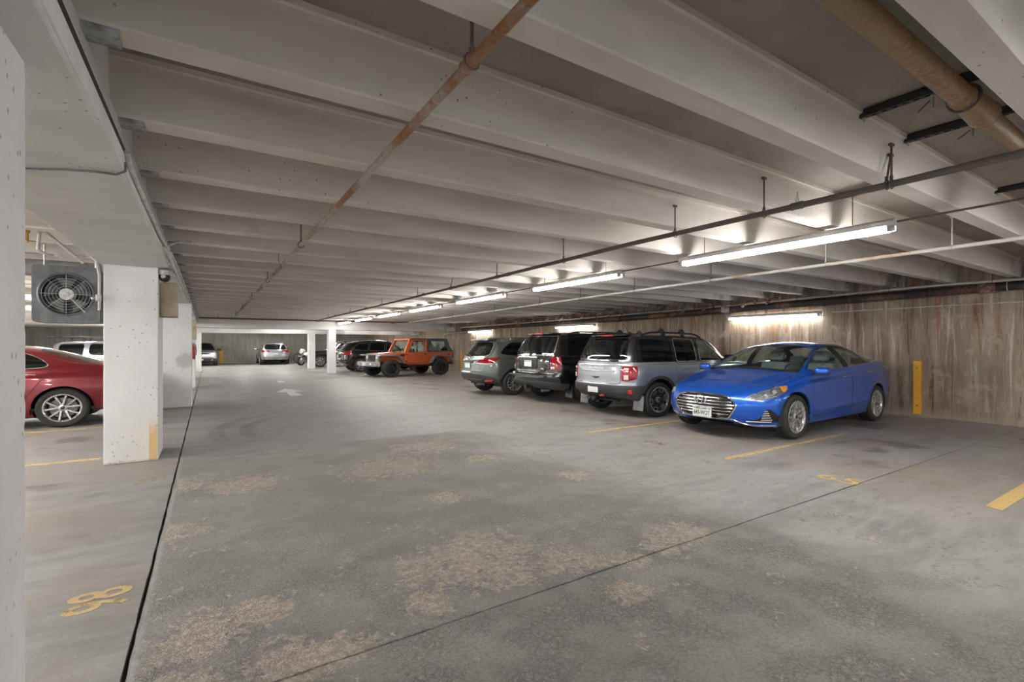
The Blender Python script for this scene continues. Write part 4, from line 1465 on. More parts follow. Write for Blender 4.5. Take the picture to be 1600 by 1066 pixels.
    def part(s, tags, name, mat, parent, off=0.0, depth=0.0, side=0, origin=(0, 0, 0), smooth=True):
        """link the faces carrying `tags` as one mesh object; side=+1/-1 keeps one flank; depth adds an inward rim"""
        fs = [f for f, t in zip(s.F, s.T) if t in tags]
        if side:
            fs = [f for f in fs if side * sum(s.V[i][1] for i in f) > 0]
        if not fs:
            return None
        used, mp = [], {}
        for f in fs:
            for i in f:
                if i not in mp:
                    mp[i] = len(used)
                    used.append(i)
        V = np.array([s.V[i] for i in used])
        N = np.array([s.N[i] for i in used])
        V = V + N * off - np.array(origin)
        F = [tuple(mp[i] for i in f) for f in fs]
        vs = [tuple(v) for v in V]
        nrm = [tuple(n) for n in N]
        if depth:
            cnt = {}
            for f in F:
                for a in range(len(f)):
                    i, j = f[a], f[(a + 1) % len(f)]
                    cnt[(i, j)] = cnt.get((i, j), 0) + 1
            F = list(F)
            for (i, j) in list(cnt):
                if (j, i) in cnt:
                    continue
                o = len(vs)
                e = V[j] - V[i]
                nn = np.cross(e, -(N[i] + N[j]))
                ln = np.linalg.norm(nn)
                nn = -nn / ln if ln > 1e-12 else N[i]
                vs += [tuple(V[i]), tuple(V[j]), tuple(V[j] - N[j] * depth), tuple(V[i] - N[i] * depth)]
                # outward rim normal
                nrm += [tuple(nn)] * 4
                F.append((o + 1, o, o + 3, o + 2))
        me = bpy.data.meshes.new(name)
        me.from_pydata(vs, [], F)
        me.update()
        me.polygons.foreach_set('use_smooth', [True] * len(me.polygons))
        if smooth:
            me.normals_split_custom_set_from_vertices(nrm)
        me.materials.append(mat)
        o = bpy.data.objects.new(name, me)
        COL.objects.link(o)
        o.parent = parent
        return o

    def hit(s, o, d):
        for e in ((0, 0), (0.0013, 0.0017), (-0.0019, 0.0011), (0.003, -0.002), (-0.004, -0.004), (0.012, 0.009), (-0.02, -0.015)):
            q = Vector(o)
            ax = [i for i in range(3) if abs(d[i]) < 0.5]
            q[ax[0]] += e[0]
            q[ax[1]] += e[1]
            r = s.bvh.ray_cast(q, Vector(d))
            if r[0] is not None:
                return r[0], r[1]
        return None, None

    def front_x(s, y, z):
        p, n = s.hit((-3, y, z), (1, 0, 0))
        return p, n

    def rear_x(s, y, z):
        p, n = s.hit((9, y, z), (-1, 0, 0))
        return p, n

    def side_y(s, x, z, sd=1):
        p, n = s.hit((x, sd * 3, z), (0, -sd, 0))
        return p, n

    def roof_z(s, x, y):
        p, n = s.hit((x, y, 4), (0, 0, -1))
        return p, n


CM = {}
CM['tyre'] = pm('tyre_rubber', (0.022, 0.021, 0.020), (0.034, 0.032, 0.030), 30, 0.75, 0, 0.15)
CM['alloy'] = pm('alloy_silver', (0.62, 0.62, 0.63), (0.50, 0.50, 0.51), 20, 0.28, 0.75)
CM['alloy_dark'] = pm('alloy_dark', (0.05, 0.05, 0.052), (0.08, 0.08, 0.08), 20, 0.4, 0.5)
CM['rim_black'] = pm('rim_black', (0.015, 0.015, 0.016), (0.03, 0.03, 0.03), 20, 0.4, 0.2)
CM['disc'] = pm('brake_disc', (0.20, 0.195, 0.19), (0.12, 0.11, 0.10), 30, 0.4, 0.8)
CM['chrome'] = pm('chrome', (0.78, 0.78, 0.79), (0.70, 0.70, 0.71), 10, 0.12, 1.0)
CM['satin'] = pm('satin_metal', (0.50, 0.50, 0.51), (0.42, 0.42, 0.43), 10, 0.3, 0.8)
CM['plastic'] = pm('dark_cladding', (0.045, 0.046, 0.048), (0.06, 0.06, 0.062), 30, 0.6, 0, 0.08)
CM['black'] = pm('car_black_trim', (0.012, 0.012, 0.013), (0.02, 0.02, 0.02), 30, 0.35)
CM['under'] = pm('underbody', (0.012, 0.012, 0.012), (0.022, 0.021, 0.02), 15, 0.9)
CM['cabin'] = pm('cabin_cloth_dark', (0.035, 0.036, 0.038), (0.055, 0.056, 0.058), 40, 0.85)
CM['cabin_g'] = pm('cabin_grey', (0.30, 0.31, 0.305), (0.23, 0.24, 0.235), 30, 0.8)
CM['cabin_l'] = pm('cabin_light', (0.42, 0.41, 0.39), (0.34, 0.33, 0.31), 30, 0.8)
CM['glass'] = glass_mat('car_glass_clear', (0.78, 0.88, 0.86))
CM['glass_t'] = glass_mat('car_glass_privacy', (0.10, 0.11, 0.11), 0.01, 0.25)
CM['glass_b'] = glass_mat('car_glass_black', (0.03, 0.03, 0.03), 0.01, 0.55)
CM['lens'] = glass_mat('lamp_lens', (0.92, 0.93, 0.95))
CM['lampback'] = pm('lamp_reflector', (0.75, 0.76, 0.78), (0.30, 0.31, 0.33), 28, 0.2, 0.7)
CM['lampdark'] = pm('lamp_bezel', (0.06, 0.062, 0.066), (0.10, 0.10, 0.105), 25, 0.25, 0.3)
CM['projector'] = pm('projector_lens', (0.82, 0.85, 0.88), (0.60, 0.62, 0.66), 30, 0.08, 0.4)
CM['amber'] = pm('amber_lens', (0.85, 0.33, 0.04), (0.72, 0.26, 0.03), 60, 0.2, 0, 0, 0.6)
CM['red'] = pm('red_lens', (0.36, 0.006, 0.012), (0.20, 0.004, 0.008), 26, 0.12, 0, 0, 1.0)
CM['redlit'] = pm('red_reflector', (0.42, 0.012, 0.012), (0.30, 0.01, 0.01), 60, 0.2, 0, 0, 0.8)
CM['clear'] = pm('clear_lens', (0.75, 0.75, 0.74), (0.58, 0.58, 0.58), 60, 0.15, 0.2, 0, 0.5)
CM['plate'] = pm('plate_white', (0.78, 0.79, 0.78), (0.70, 0.72, 0.71), 10, 0.4)
CM['plate_g'] = pm('plate_green', (0.03, 0.10, 0.06), (0.05, 0.14, 0.08), 10, 0.4)


def wheel_mesh(r, w, rim_r, style, name='wheel', alloy='alloy'):
    """wheel facing +y; returns the tyre object with rim, disc, hub children; origin at the hub"""
    h = w / 2
    sw = r - rim_r
    t = MB()
    prof = [(rim_r - 0.012, -h * 0.80), (rim_r, -h * 0.93), (rim_r + sw * 0.3, -h), (r - sw * 0.30, -h * 0.99), (r - 0.018, -h * 0.90), (r - 0.004, -h * 0.72),
            (r, -h * 0.45), (r, -h * 0.40), (r - 0.006, -h * 0.39), (r - 0.006, -h * 0.33), (r, -h * 0.32), (r, -0.012), (r - 0.006, -0.01), (r - 0.006, 0.01), (r, 0.012), (r, h * 0.32),
            (r - 0.006, h * 0.33), (r - 0.006, h * 0.39), (r, h * 0.40), (r, h * 0.45), (r - 0.004, h * 0.72), (r - 0.018, h * 0.90), (r - sw * 0.30, h * 0.99), (rim_r + sw * 0.34, h), (rim_r + sw * 0.30, h * 0.985),
            (rim_r, h * 0.93), (rim_r - 0.012, h * 0.80)]
    t.lathe(prof, 'Y', 44, closed=True)
    tyre = t.build(name, CM['tyre'], None, smooth=True)
    am = CM[alloy]
    f = h * 0.80      # outer face plane
    b = MB()
    b.lathe([(rim_r - 0.004, h * 0.88), (rim_r + 0.004, h * 0.93), (rim_r - 0.006, h * 0.97), (rim_r - 0.020, h * 0.90), (rim_r - 0.028, h * 0.6), (rim_r - 0.045, -h * 0.8), (rim_r - 0.012, -h * 0.85)], 'Y', 40)
    hub_r = 0.062
    def spoke(a, w0, w1, r0, r1, y0, y1, th, mb=b, off0=0.0, off1=0.0):
        ca, sa = math.cos(a), math.sin(a)
        vs = []
        for (rr, ww, yy, of) in ((r0, w0, y0, off0), ((r0 + r1) / 2, (w0 + w1) / 2, (y0 * 0.4 + y1 * 0.6) + 0.004, (off0 + off1) / 2), (r1, w1, y1, off1)):
            for (s_, dy, kk) in ((-1, 0, 0.72), (1, 0, 0.72), (1, -th, 1.0), (-1, -th, 1.0)):
                lx, lz = rr, of + s_ * ww / 2 * kk
                vs.append((lx * ca - lz * sa, yy + dy, lx * sa + lz * ca))
        fs = []
        for i in (0, 4):
            for k in range(4):
                k2 = (k + 1) % 4
                fs.append((i + k, i + k2, i + 4 + k2, i + 4 + k))
        fs += [(0, 1, 2, 3), (8, 9, 10, 11)]
        mb.add(vs, fs)
    R1 = rim_r - 0.012
    dk = MB()
    if style == 'five_double':
        for k in range(5):
            a = 2 * PI * k / 5 + PI / 2
            for s_ in (-1, 1):
                spoke(a, 0.046, 0.056, 0.03, R1, f - 0.012, f, 0.035, b, s_ * 0.024, s_ * 0.050)
            spoke(a, 0.02, 0.055, 0.06, R1, f - 0.030, f - 0.02, 0.01, dk)
    elif style == 'ten':
        for k in range(5):
            a = 2 * PI * k / 5 + PI / 2
            for s_ in (-1, 1):
                spoke(a, 0.034, 0.034, 0.03, R1, f - 0.014, f, 0.03, b, s_ * 0.022, s_ * 0.075)
    elif style == 'blocks':
        for k in range(6):
            a = 2 * PI * k / 6 + PI / 6
            spoke(a, 0.05, 0.075, 0.04, R1, f - 0.03, f - 0.012, 0.03, dk)
            for s_ in (-1, 1):
                spoke(a + PI / 6, 0.014, 0.016, R1 * 0.66, R1, f - 0.004, f + 0.002, 0.02, b, s_ * 0.044, s_ * 0.060)
            aa = a + PI / 6
            for rr in (R1 * 0.66, R1 * 0.97):
                ww = 0.10 if rr < R1 * 0.8 else 0.135
                ca, sa = math.cos(aa), math.sin(aa)
                Mx = Matrix(((ca, 0, -sa), (0, 1, 0), (sa, 0, ca)))
                b.box(Mx @ Vector((rr, f - 0.008, 0)), (0.016, 0.02, ww), Mx)
    elif style == 'thick5':
        for k in range(5):
            a = 2 * PI * k / 5 + PI / 2
            spoke(a, 0.085, 0.105, 0.03, R1, f - 0.012, f - 0.006, 0.04)
    elif style == 'seven':
        for k in range(7):
            a = 2 * PI * k / 7 + PI / 2
            spoke(a, 0.05, 0.06, 0.03, R1, f - 0.012, f, 0.03)
    elif style == 'vee':
        for k in range(6):
            a = 2 * PI * k / 6 + PI / 2
            for s_ in (-1, 1):
                spoke(a, 0.030, 0.030, 0.04, R1, f - 0.014, f, 0.03, b, s_ * 0.012, s_ * 0.062)
    elif style == 'five':
        for k in range(5):
            a = 2 * PI * k / 5 + PI / 2
            spoke(a, 0.06, 0.085, 0.03, R1, f - 0.012, f, 0.035)
    b.lathe([(0, f + 0.002), (hub_r * 0.55, f + 0.002), (hub_r, f - 0.012), (hub_r, f - 0.05)], 'Y', 20)
    b.build('rim', am if style != 'blocks' else CM['satin'], tyre, smooth=True)
    if dk.v:
        dk.build('rim_insert', CM['alloy_dark'], tyre, smooth=True)
    d = MB()
    d.lathe([(0, f - 0.055), (rim_r * 0.72, f - 0.055), (rim_r * 0.72, f - 0.075), (0, f - 0.075)], 'Y', 28)
    d.build('brake_disc', CM['disc'], tyre, smooth=True)
    bk = MB().disc((0, -h * 0.1, 0), rim_r - 0.03, 'Y', 28)
    bk.build('wheel_back', CM['under'], tyre)
    hc = MB().lathe([(0, f + 0.006), (0.022, f + 0.006), (0.030, f + 0.001), (0.030, f - 0.01)], 'Y', 16)
    for k in range(5):
        a = 2 * PI * k / 5 + 0.3
        hc.lathe([(0, f - 0.004), (0.008, f - 0.004), (0.009, f - 0.014)], 'Y', 6, (0.044 * math.cos(a), 0, 0.044 * math.sin(a)))
    hc.build('hub_cap', CM['alloy_dark'] if alloy != 'rim_black' else CM['rim_black'], tyre, smooth=True)
    return tyre


def seat(mb, x, y, z, w, recl=0.32, hb=0.60, head=True, dx=0.50):
    """car seat facing -x"""
    mb.rbox((x, y, z), (dx, w, 0.16), 0.05)
    R = Matrix.Rotation(recl, 3, 'Y')
    c = Vector((x + dx * 0.46, y, z + 0.05)) + R @ Vector((0, 0, hb / 2))
    mb.rbox(c, (0.13, w * 0.96, hb), 0.05, R)
    if head:
        c2 = Vector((x + dx * 0.46, y, z + 0.05)) + R @ Vector((0, 0, hb + 0.13))
        mb.rbox(c2, (0.10, 0.26, 0.19), 0.045, R)
        for s_ in (-0.06, 0.06):
            a = Vector((x + dx * 0.46, y + s_, z + 0.05)) + R @ Vector((0, 0, hb - 0.02))
            mb.tube([a, a + R @ Vector((0, 0, 0.1))], 0.007, 5)


def plate(H, parent, y, z, txt, face='rear', mat=None, w=0.305, h=0.152, style='green', x=None, tilt=0.0):
    if face == 'rear':
        p, n = H.rear_x(y, z)
        rz = PI / 2
        sx = 1
    else:
        p, n = H.front_x(y, z)
        rz = -PI / 2
        sx = -1
    px = (x if x is not None else p.x) + sx * 0.014
    o = MB().rbox((0, 0, 0), (w, h, 0.012), 0.005).build('licence_plate', CM['plate'], parent, smooth=True)
    o.location = (px, y, z)
    o.rotation_euler = (PI / 2 - tilt, 0, rz)
    if txt:
        text_mesh(txt, 0.092, CM['plate_g'], 'plate_text', 0.001, o, Matrix.Translation((0, -0.012, 0.0075)), 0.66, 1.0, 0.002)
    MB().add([(-w / 2 + 0.01, h / 2 - 0.03, 0.0072), (w / 2 - 0.01, h / 2 - 0.03, 0.0072), (w / 2 - 0.01, h / 2 - 0.012, 0.0072), (w / 2 - 0.06, h / 2 - 0.022, 0.0072), (w * 0.2, h / 2 - 0.012, 0.0072), (0, h / 2 - 0.022, 0.0072),
              (-w * 0.22, h / 2 - 0.010, 0.0072), (-w * 0.38, h / 2 - 0.022, 0.0072), (-w / 2 + 0.01, h / 2 - 0.014, 0.0072)], [tuple(range(9))]).build('plate_band', CM['plate_g'], o)
    return o


def strip_on(H, mb, pts, r, face='side', sd=1, off=0.004, n=6):
    """tube that hugs the hull through 2-D points"""
    out = []
    for p in pts:
        if face == 'side':
            q, nn = H.side_y(p[0], p[1], sd)
        elif face == 'front':
            q, nn = H.front_x(p[0], p[1])
        elif face == 'rear':
            q, nn = H.rear_x(p[0], p[1])
        else:
            q, nn = H.roof_z(p[0], p[1])
        if q is None:
            continue
        out.append(q + nn * off)
    if len(out) > 1:
        mb.tube(out, r, n)
    return mb


def interp_path(pts, n):
    P = np.array(pts, float)
    d = np.concatenate([[0], np.cumsum(np.hypot(*np.diff(P, axis=0).T))])
    t = np.linspace(0, d[-1], n)
    return [(float(np.interp(q, d, P[:, 0])), float(np.interp(q, d, P[:, 1]))) for q in t]


def mirror(parent, H, x, z, sd, shell, scale=1.0, arm=0.10):
    p, n = H.side_y(x, z, sd)
    c = Vector((p.x + 0.0, p.y + sd * (arm + 0.09 * scale), p.z + 0.05 * scale))
    mb = MB().rbox(c, (0.12 * scale, 0.22 * scale, 0.125 * scale), 0.05 * scale, seg=3)
    MB_low = MB().rbox(c + Vector((0, 0, -0.052 * scale)), (0.115 * scale, 0.215 * scale, 0.035 * scale), 0.016 * scale)
    o = mb.build('door_mirror', shell, parent, smooth='all')
    MB_low.build('mirror_base', CM['black'], o, smooth=True)
    MB().rbox(c + Vector((0.052 * scale, 0, 0)), (0.02, 0.165 * scale, 0.105 * scale), 0.009).build('mirror_glass', CM['chrome'], o)
    MB().tube([p + Vector((0, -sd * 0.02, 0.0)), p + Vector((0, sd * arm * 0.6, 0.012)), c + Vector((0, -sd * 0.06, -0.05 * scale))], 0.022 * scale, 8).build('mirror_arm', CM['black'], o, smooth=True)
    return o


def handle(parent, H, x, z, sd, mat, w=0.19, dz=0.0):
    p, n = H.side_y(x, z, sd)
    q, n2 = H.side_y(x + w, z + dz, sd)
    mb = MB().tube([p + n * 0.0, p + n * 0.022 + Vector((0.012, 0, 0)), p.lerp(q, 0.5) + n * 0.036, q + n2 * 0.022 - Vector((0.012, 0, 0)), q], 0.012, 8, True, [0.010, 0.012, 0.013, 0.012, 0.010])
    return mb.build('door_handle', mat, parent, smooth=True)


def wheels(root, sp, style, alloy='alloy', seed=0):
    r, w, rr, tr = sp['rt'], sp['tw'], sp['rim'], sp['track'] / 2
    proto = wheel_mesh(r, w, rr, style, 'wheel', alloy)
    proto.parent = root
    k = 0
    for x in sp['xw']:
        for s_ in (-1, 1):
            o = proto if k == 0 else dup(proto, root)
            o.location = (x, s_ * (tr), r)
            # facing +y for s_=1, rotate 180 about z for the other flank
            o.rotation_euler = (0, 0.35 * (k + seed), PI if s_ < 0 else 0)
            k += 1
    return proto


def lamp_box(H, root, y, z, w, h, name='reversing_lamp', mat='clear', th=0.022):
    p, n = H.rear_x(y, z)
    o = MB().rbox((0, 0, 0), (th, w, h), 0.006).build(name, CM[mat], root, smooth=True)
    o.location = p + n * 0.010
    o.rotation_euler = (0, 0, math.atan2(n.y, n.x))
    return o


def wells(H, root, sp):
    ra = sp['ra'] + 0.015
    n = 18
    for x in sp['xw']:
        for s_ in (-1, 1):
            y0, y1 = s_ * (sp['H2'] - 0.42), s_ * (sp['H2'] - 0.035)
            vs, fs = [], []
            for k in range(n + 1):
                a = -0.25 + (PI + 0.5) * k / n
                for yy in (y0, y1):
                    vs.append((x + ra * math.cos(a), yy, sp['rt'] + ra * math.sin(a)))
            for k in range(n):
                fs.append((2 * k, 2 * k + 1, 2 * k + 3, 2 * k + 2))
            fs.append(tuple(2 * k for k in range(n + 1)))
            MB().add(vs, fs).build('wheel_well', CM['under'], root)


def finish_car(H, root, sp, pmat, doors=True, lining=True):
    """body shell and everything still tagged as common parts"""
    H.part(('body',), 'body', pmat, root, 0, 0.012)
    H.part(('gap',), 'shut_line', CM['black'], root, -0.008, 0)
    for sd in (-1, 1):
        for t in ('door_f', 'door_r'):
            H.part((t,), 'door', pmat, root, 0, 0.010, sd)
        H.part(('side_glass',), 'side_window', CM[sp.get('sglass', 'glass')], root, -0.006, 0, sd)
        H.part(('side_glass_r',), 'side_window', CM[sp.get('sglass_r', 'glass_t')], root, -0.006, 0, sd)
        H.part(('win_trim',), 'window_trim', CM[sp.get('wtrim', 'chrome')], root, 0.003, 0.008, sd)
        H.part(('win_pillar',), 'window_pillar', CM['black'], root, 0.0, 0.004, sd)
    H.part(('windshield',), 'windshield', CM[sp.get('wglass', 'glass')], root, -0.004, 0)
    H.part(('rear_glass',), 'rear_window', CM[sp.get('rglass', 'glass_t')], root, -0.004, 0)
    H.part(('hood',), 'hood', pmat, root, 0, 0.010)
    H.part(('boot',), sp.get('bootname', 'tailgate'), pmat, root, 0, 0.010)
    H.part(('under',), 'underbody', CM['under'], root, 0, 0.0)
    H.part(('clad',), 'cladding', CM['plastic'], root, 0.010, 0.03)
    if lining:
        tags = ('body', 'door_f', 'door_r', 'gap', 'win_pillar', 'roof_black')
        H.part(tags, 'interior_lining', CM[sp.get('lining', 'cabin')], root, -0.03, 0)


def car_root(name, loc, rz, label, L, scale=(1, 1, 1), group=None):
    root = empty(name, loc, rz)
    root.scale = scale
    tag(root, label, 'car', group)
    return root

# ------------------------------------------------------------------ blue sedan
def blue_sedan(loc, rz, scale):
    sp = dict(
        H2=0.9325, L=4.855, xw=(0.94, 3.745), rt=0.332, tw=0.215, rim=0.242, track=1.615, ra=0.375,
        ringf=0.60, ringr=4.32, nf=2.7, nr=3.0, zcf=0.50, zcr=0.62, kf=0.30, kr=0.28, pfp=2.6, prp=3, rs=0.05, rF=0.06, bulge=0.02,
        top=[(0.60, 0.835), (0.9, 0.91), (1.12, 0.96), (1.28, 1.01), (1.46, 1.095), (1.92, 1.305), (2.28, 1.418), (2.65, 1.462), (3.0, 1.462), (3.35, 1.420), (3.7, 1.325), (4.05, 1.195), (4.32, 1.125)],
        bot=[(0.60, 0.175), (1.4, 0.175), (3.2, 0.175), (4.0, 0.20), (4.32, 0.26)],
        wm=[(0.60, 0.885), (1.0, 0.925), (1.6, 0.930), (3.4, 0.9325), (3.9, 0.920), (4.32, 0.875)],
        zm=[(0.60, 0.55), (1.4, 0.60), (3.0, 0.62), (4.32, 0.68)],
        belt=[(0.60, 0.755), (0.9, 0.84), (1.28, 0.915), (2.2, 0.965), (3.3, 1.025), (4.0, 1.065), (4.32, 1.065)],
        wb=[(0.60, 0.80), (1.0, 0.85), (1.28, 0.865), (2.2, 0.870), (3.3, 0.862), (3.9, 0.835), (4.32, 0.78)],
        wt=[(0.60, 0.70), (1.0, 0.75), (1.28, 0.765), (1.56, 0.725), (2.15, 0.615), (2.7, 0.575), (3.2, 0.565), (3.7, 0.580), (4.05, 0.63), (4.32, 0.67)],
        crown=[(0.60, 0.050), (1.28, 0.060), (1.7, 0.075), (2.4, 0.060), (3.2, 0.055), (3.8, 0.07), (4.32, 0.04)],
        ws=[(0.60, 0.83), (1.4, 0.875), (3.4, 0.88), (4.32, 0.82)],
        pf=[(0.15, 0.14), (0.24, 0.05), (0.36, 0.02), (0.50, 0.0), (0.60, 0.02), (0.68, 0.06), (0.76, 0.17), (0.83, 0.32)],
        pr=[(0.22, 4.74), (0.35, 4.82), (0.55, 4.855), (0.75, 4.82), (0.95, 4.80), (1.03, 4.80), (1.08, 4.72), (1.13, 4.5)],
        crease=[([(0.6, 0.80), (1.3, 0.81), (4.0, 0.92)], 0.014, 0.028, (1.2, 4.3)), ([(1.2, 0.36), (3.4, 0.44)], 0.024, 0.04, (1.25, 3.5)), ([(1.2, 0.55), (3.4, 0.58)], -0.010, 0.11, (1.2, 3.4))],
        ridge=([(0.55, 0.36), (1.26, 0.55)], 0.020, 0.05), sglass='glass', wtrim='chrome', wglass='glass', rglass='glass', lining='cabin', bootname='boot_lid')
    root = car_root('sedan', loc, rz, 'blue sedan parked nose-out beside the yellow guard post', sp['L'], scale)
    H = Hull(sp, 1.0)
    for x in sp['xw']:
        H.circle((x, sp['rt']), sp['ra'], 'hole', lo=0.45)
    H.T = ['drop' if t == 'hole' else t for t in H.T]
    H.carve('side', lambda P: P[:, 1] - 0.225, 'under', lo=-1, hi=0.80)
    # glasshouse
    dlo = [(1.45, 0.985), (1.85, 1.18), (2.22, 1.335), (2.62, 1.392), (3.02, 1.380), (3.42, 1.305), (3.80, 1.185), (3.98, 1.105), (3.80, 1.090), (3.2, 1.062), (2.2, 0.998)]
    H.poly('side', dlo, 'win_trim', lo=0.45, grow=0.011, smooth=1)
    H.poly('side', dlo, 'side_glass', ('win_trim',), lo=0.45, smooth=1)
    H.poly('side', [(2.66, 0.9), (2.60, 1.42), (2.72, 1.42), (2.80, 0.9)], 'win_pillar', ('side_glass',), smooth=0)
    H.poly('side', [(3.48, 0.9), (3.44, 1.42), (3.49, 1.42), (3.54, 0.9)], 'win_pillar', ('side_glass',), smooth=0)
    ws = [(1.25, -0.3), (1.25, 0.0), (1.265, 0.45), (1.29, 0.725), (1.38, 0.735), (1.70, 0.675), (2.05, 0.60), (2.22, 0.555), (2.27, 0.40), (2.285, 0.0), (2.285, -0.3)]
    H.poly('top', ws, 'windshield', lo=0.95, smooth=1)
    rg = [(3.50, -0.3), (3.50, 0.0), (3.53, 0.45), (3.60, 0.52), (3.95, 0.575), (4.14, 0.60), (4.20, 0.45), (4.215, 0.0), (4.215, -0.3)]
    H.poly('top', rg, 'rear_glass', lo=1.05, smooth=1)
    # bonnet and doors
    H.gap('top', [(0.17, -0.4), (0.20, 0.40), (0.50, 0.655), (0.9, 0.715), (1.22, 0.735), (1.22, 0.60), (1.205, -0.4)], 'hood', lo=0.665, smooth=1)
    H.gap('side', [(1.43, 0.30), (1.39, 0.50), (1.41, 0.88), (1.45, 0.97), (1.47, 1.01), (2.64, 1.5), (2.70, 1.02), (2.72, 0.8), (2.68, 0.30)], 'door_f', ('body', 'win_trim'), lo=0.5, smooth=0)
    H.T = [t for t in H.T]
    H.gap('side', [(2.69, 0.30), (2.73, 0.8), (2.71, 1.02), (2.66, 1.5), (3.72, 1.5), (3.80, 1.06), (3.62, 0.78), (3.34, 0.50), (3.25, 0.30)], 'door_r', ('body',), lo=0.5, smooth=0)
    # front end
    grille = [(0, 0.655), (0.30, 0.648), (0.40, 0.615), (0.492, 0.525), (0.465, 0.46), (0.375, 0.335), (0.30, 0.315), (0, 0.312), (-0.3, 0.315), (-0.3, 0.648)]
    H.poly('front', rnd(grille, 0.03), 'grille_frame', ('body', 'hood', 'gap'), hi=0.6, grow=0.016, smooth=0)
    H.poly('front', rnd(grille, 0.03), 'grille', ('grille_frame',), hi=0.6, smooth=0)
    lamp = [(0.17, 0.600), (0.24, 0.672), (0.40, 0.735), (0.60, 0.782), (0.80, 0.808), (0.84, 0.790), (0.79, 0.735), (0.64, 0.680), (0.46, 0.635), (0.30, 0.598)]
    H.poly('side', lamp, 'lamp_frame', ('body', 'hood', 'gap'), lo=0.46, smooth=1)
    H.poly('side', lamp, 'lamp', ('lamp_frame',), lo=0.46, grow=-0.007, smooth=1)
    H.poly('side', [(0.74, 0.60), (0.66, 0.84), (1.1, 0.85), (1.05, 0.7)], 'amber', ('lamp',), lo=0.46, smooth=0)
    fog = [(0.50, 0.265), (0.64, 0.310), (0.725, 0.350), (0.79, 0.490), (0.84, 0.450), (0.89, 0.265)]
    H.poly('front', fog, 'fog', ('body',), hi=0.75, smooth=1)
    lowg = [(-0.2, 0.285), (0, 0.285), (0.34, 0.285), (0.44, 0.235), (0.30, 0.215), (-0.2, 0.215)]
    H.poly('front', lowg, 'lower_grille', ('body',), hi=0.6, smooth=1)
    finish_car(H, root, sp, PAINT_BLUE)
    H.part(('grille_frame',), 'grille_frame', CM['chrome'], root, 0.008, 0.03)
    H.part(('grille',), 'grille', CM['black'], root, -0.03, 0)
    H.part(('lower_grille',), 'lower_grille', CM['black'], root, -0.015, 0)
    for sd in (-1, 1):
        lb = H.part(('lamp', 'lamp_frame', 'amber'), 'headlamp', CM['lampback'], root, -0.012, 0, sd)
        H.part(('lamp_frame',), 'lamp_bezel', CM['satin'], lb, -0.004, 0.012, sd)
        H.part(('amber',), 'turn_signal', CM['amber'], lb, -0.004, 0.0, sd)
        H.part(('lamp',), 'lens', CM['lens'], lb, 0.0, 0, sd)
        for (x_, z_, r_) in ((0.56, 0.708, 0.040), (0.40, 0.676, 0.028)):
            p, n = H.side_y(x_, z_, sd)
            mb = MB().lathe([(0, 0.010), (r_ * 0.6, 0.007), (r_ * 0.9, 0.0), (r_, -0.01), (r_ * 1.15, -0.004), (r_ * 1.2, -0.02)], 'Y', 18)
            o = mb.build('projector', CM['projector'], lb, smooth='all')
            q = Vector((0, 1, 0)).rotation_difference(n)
            o.rotation_mode = 'QUATERNION'
            o.rotation_quaternion = q
            o.location = p - n * 0.006
        mb = MB()
        for dz in (0.0, 0.022):
            strip_on(H, mb, interp_path([(0.30, 0.622 + dz), (0.42, 0.648 + dz), (0.60, 0.690 + dz)], 8), 0.007, 'side', sd, -0.006)
        mb.build('light_guide', CM['clear'], lb, smooth=True)
        fg = H.part(('fog',), 'fog_bezel', CM['black'], root, -0.012, 0.0, sd)
        mb = MB()
        for k in range(5):
            z_ = 0.445 - k * 0.032
            strip_on(H, mb, [(sd * (0.765 - 0.012 * k), z_), (sd * (0.795 + 0.004 * k), z_ + 0.004)], 0.007, 'front', 1, 0.001)
        strip_on(H, mb, [(sd * y_, 0.288) for y_ in np.linspace(0.56, 0.80, 7)], 0.010, 'front', 1, 0.001)
        mb.build('fog_lamp', CM['clear'], fg, smooth=True)
        mirror(root, H, 1.55, 0.955, sd, PAINT_BLUE, 0.86, 0.05)
        handle(root, H, 2.42, 0.865, sd, CM['chrome'], 0.23)
        handle(root, H, 3.38, 0.915, sd, CM['chrome'], 0.23)
    # grille bars
    for k in range(6):
        z_ = 0.615 - 0.048 * k
        yy = float(np.interp(z_, [0.31, 0.335, 0.46, 0.525, 0.615, 0.65], [0.34, 0.375, 0.46, 0.485, 0.40, 0.28])) - 0.012
        mb = strip_on(H, MB(), [(y_, z_) for y_ in np.linspace(-yy, yy, 15)], 0.0085, 'front', 1, -0.008, 6)
        mb.build('grille_bar', CM['chrome'], root, smooth=True)
    # chrome lip under the grille
    mb = MB()
    strip_on(H, mb, interp_path([(-0.86, 0.235), (-0.62, 0.225), (-0.52, 0.245), (-0.40, 0.312), (0, 0.30), (0.40, 0.312), (0.52, 0.245), (0.62, 0.225), (0.86, 0.235)], 40), 0.012, 'front', 1, 0.004, 8)
    mb.build('bumper_trim', CM['chrome'], root, smooth=True)
    # badge: slanted H in an oval
    p, n = H.front_x(0, 0.575)
    bd = MB().lathe([(0.062 + 0.007 * math.cos(a), 0.007 * math.sin(a)) for a in np.linspace(0, 2 * PI, 9)[:-1]], 'X', 28, closed=True)
    bd.v = [(v[0], v[1] * 1.55, v[2]) for v in bd.v]
    for s_ in (-1, 1):
        bd.tube([(0, s_ * 0.034 - 0.014, 0.048), (0, s_ * 0.034 + 0.014, -0.048)], 0.009, 6)
    bd.tube([(0, -0.034, -0.006), (0, 0.034, 0.006)], 0.008, 6)
    b = bd.build('badge', CM['satin'], root, smooth=True)
    b.location = (p.x - 0.012, 0, 0.575)
    plate(H, root, -0.02, 0.385, '643-WOT', 'front', h=0.152, x=H.front_x(0, 0.36)[0].x - 0.012)
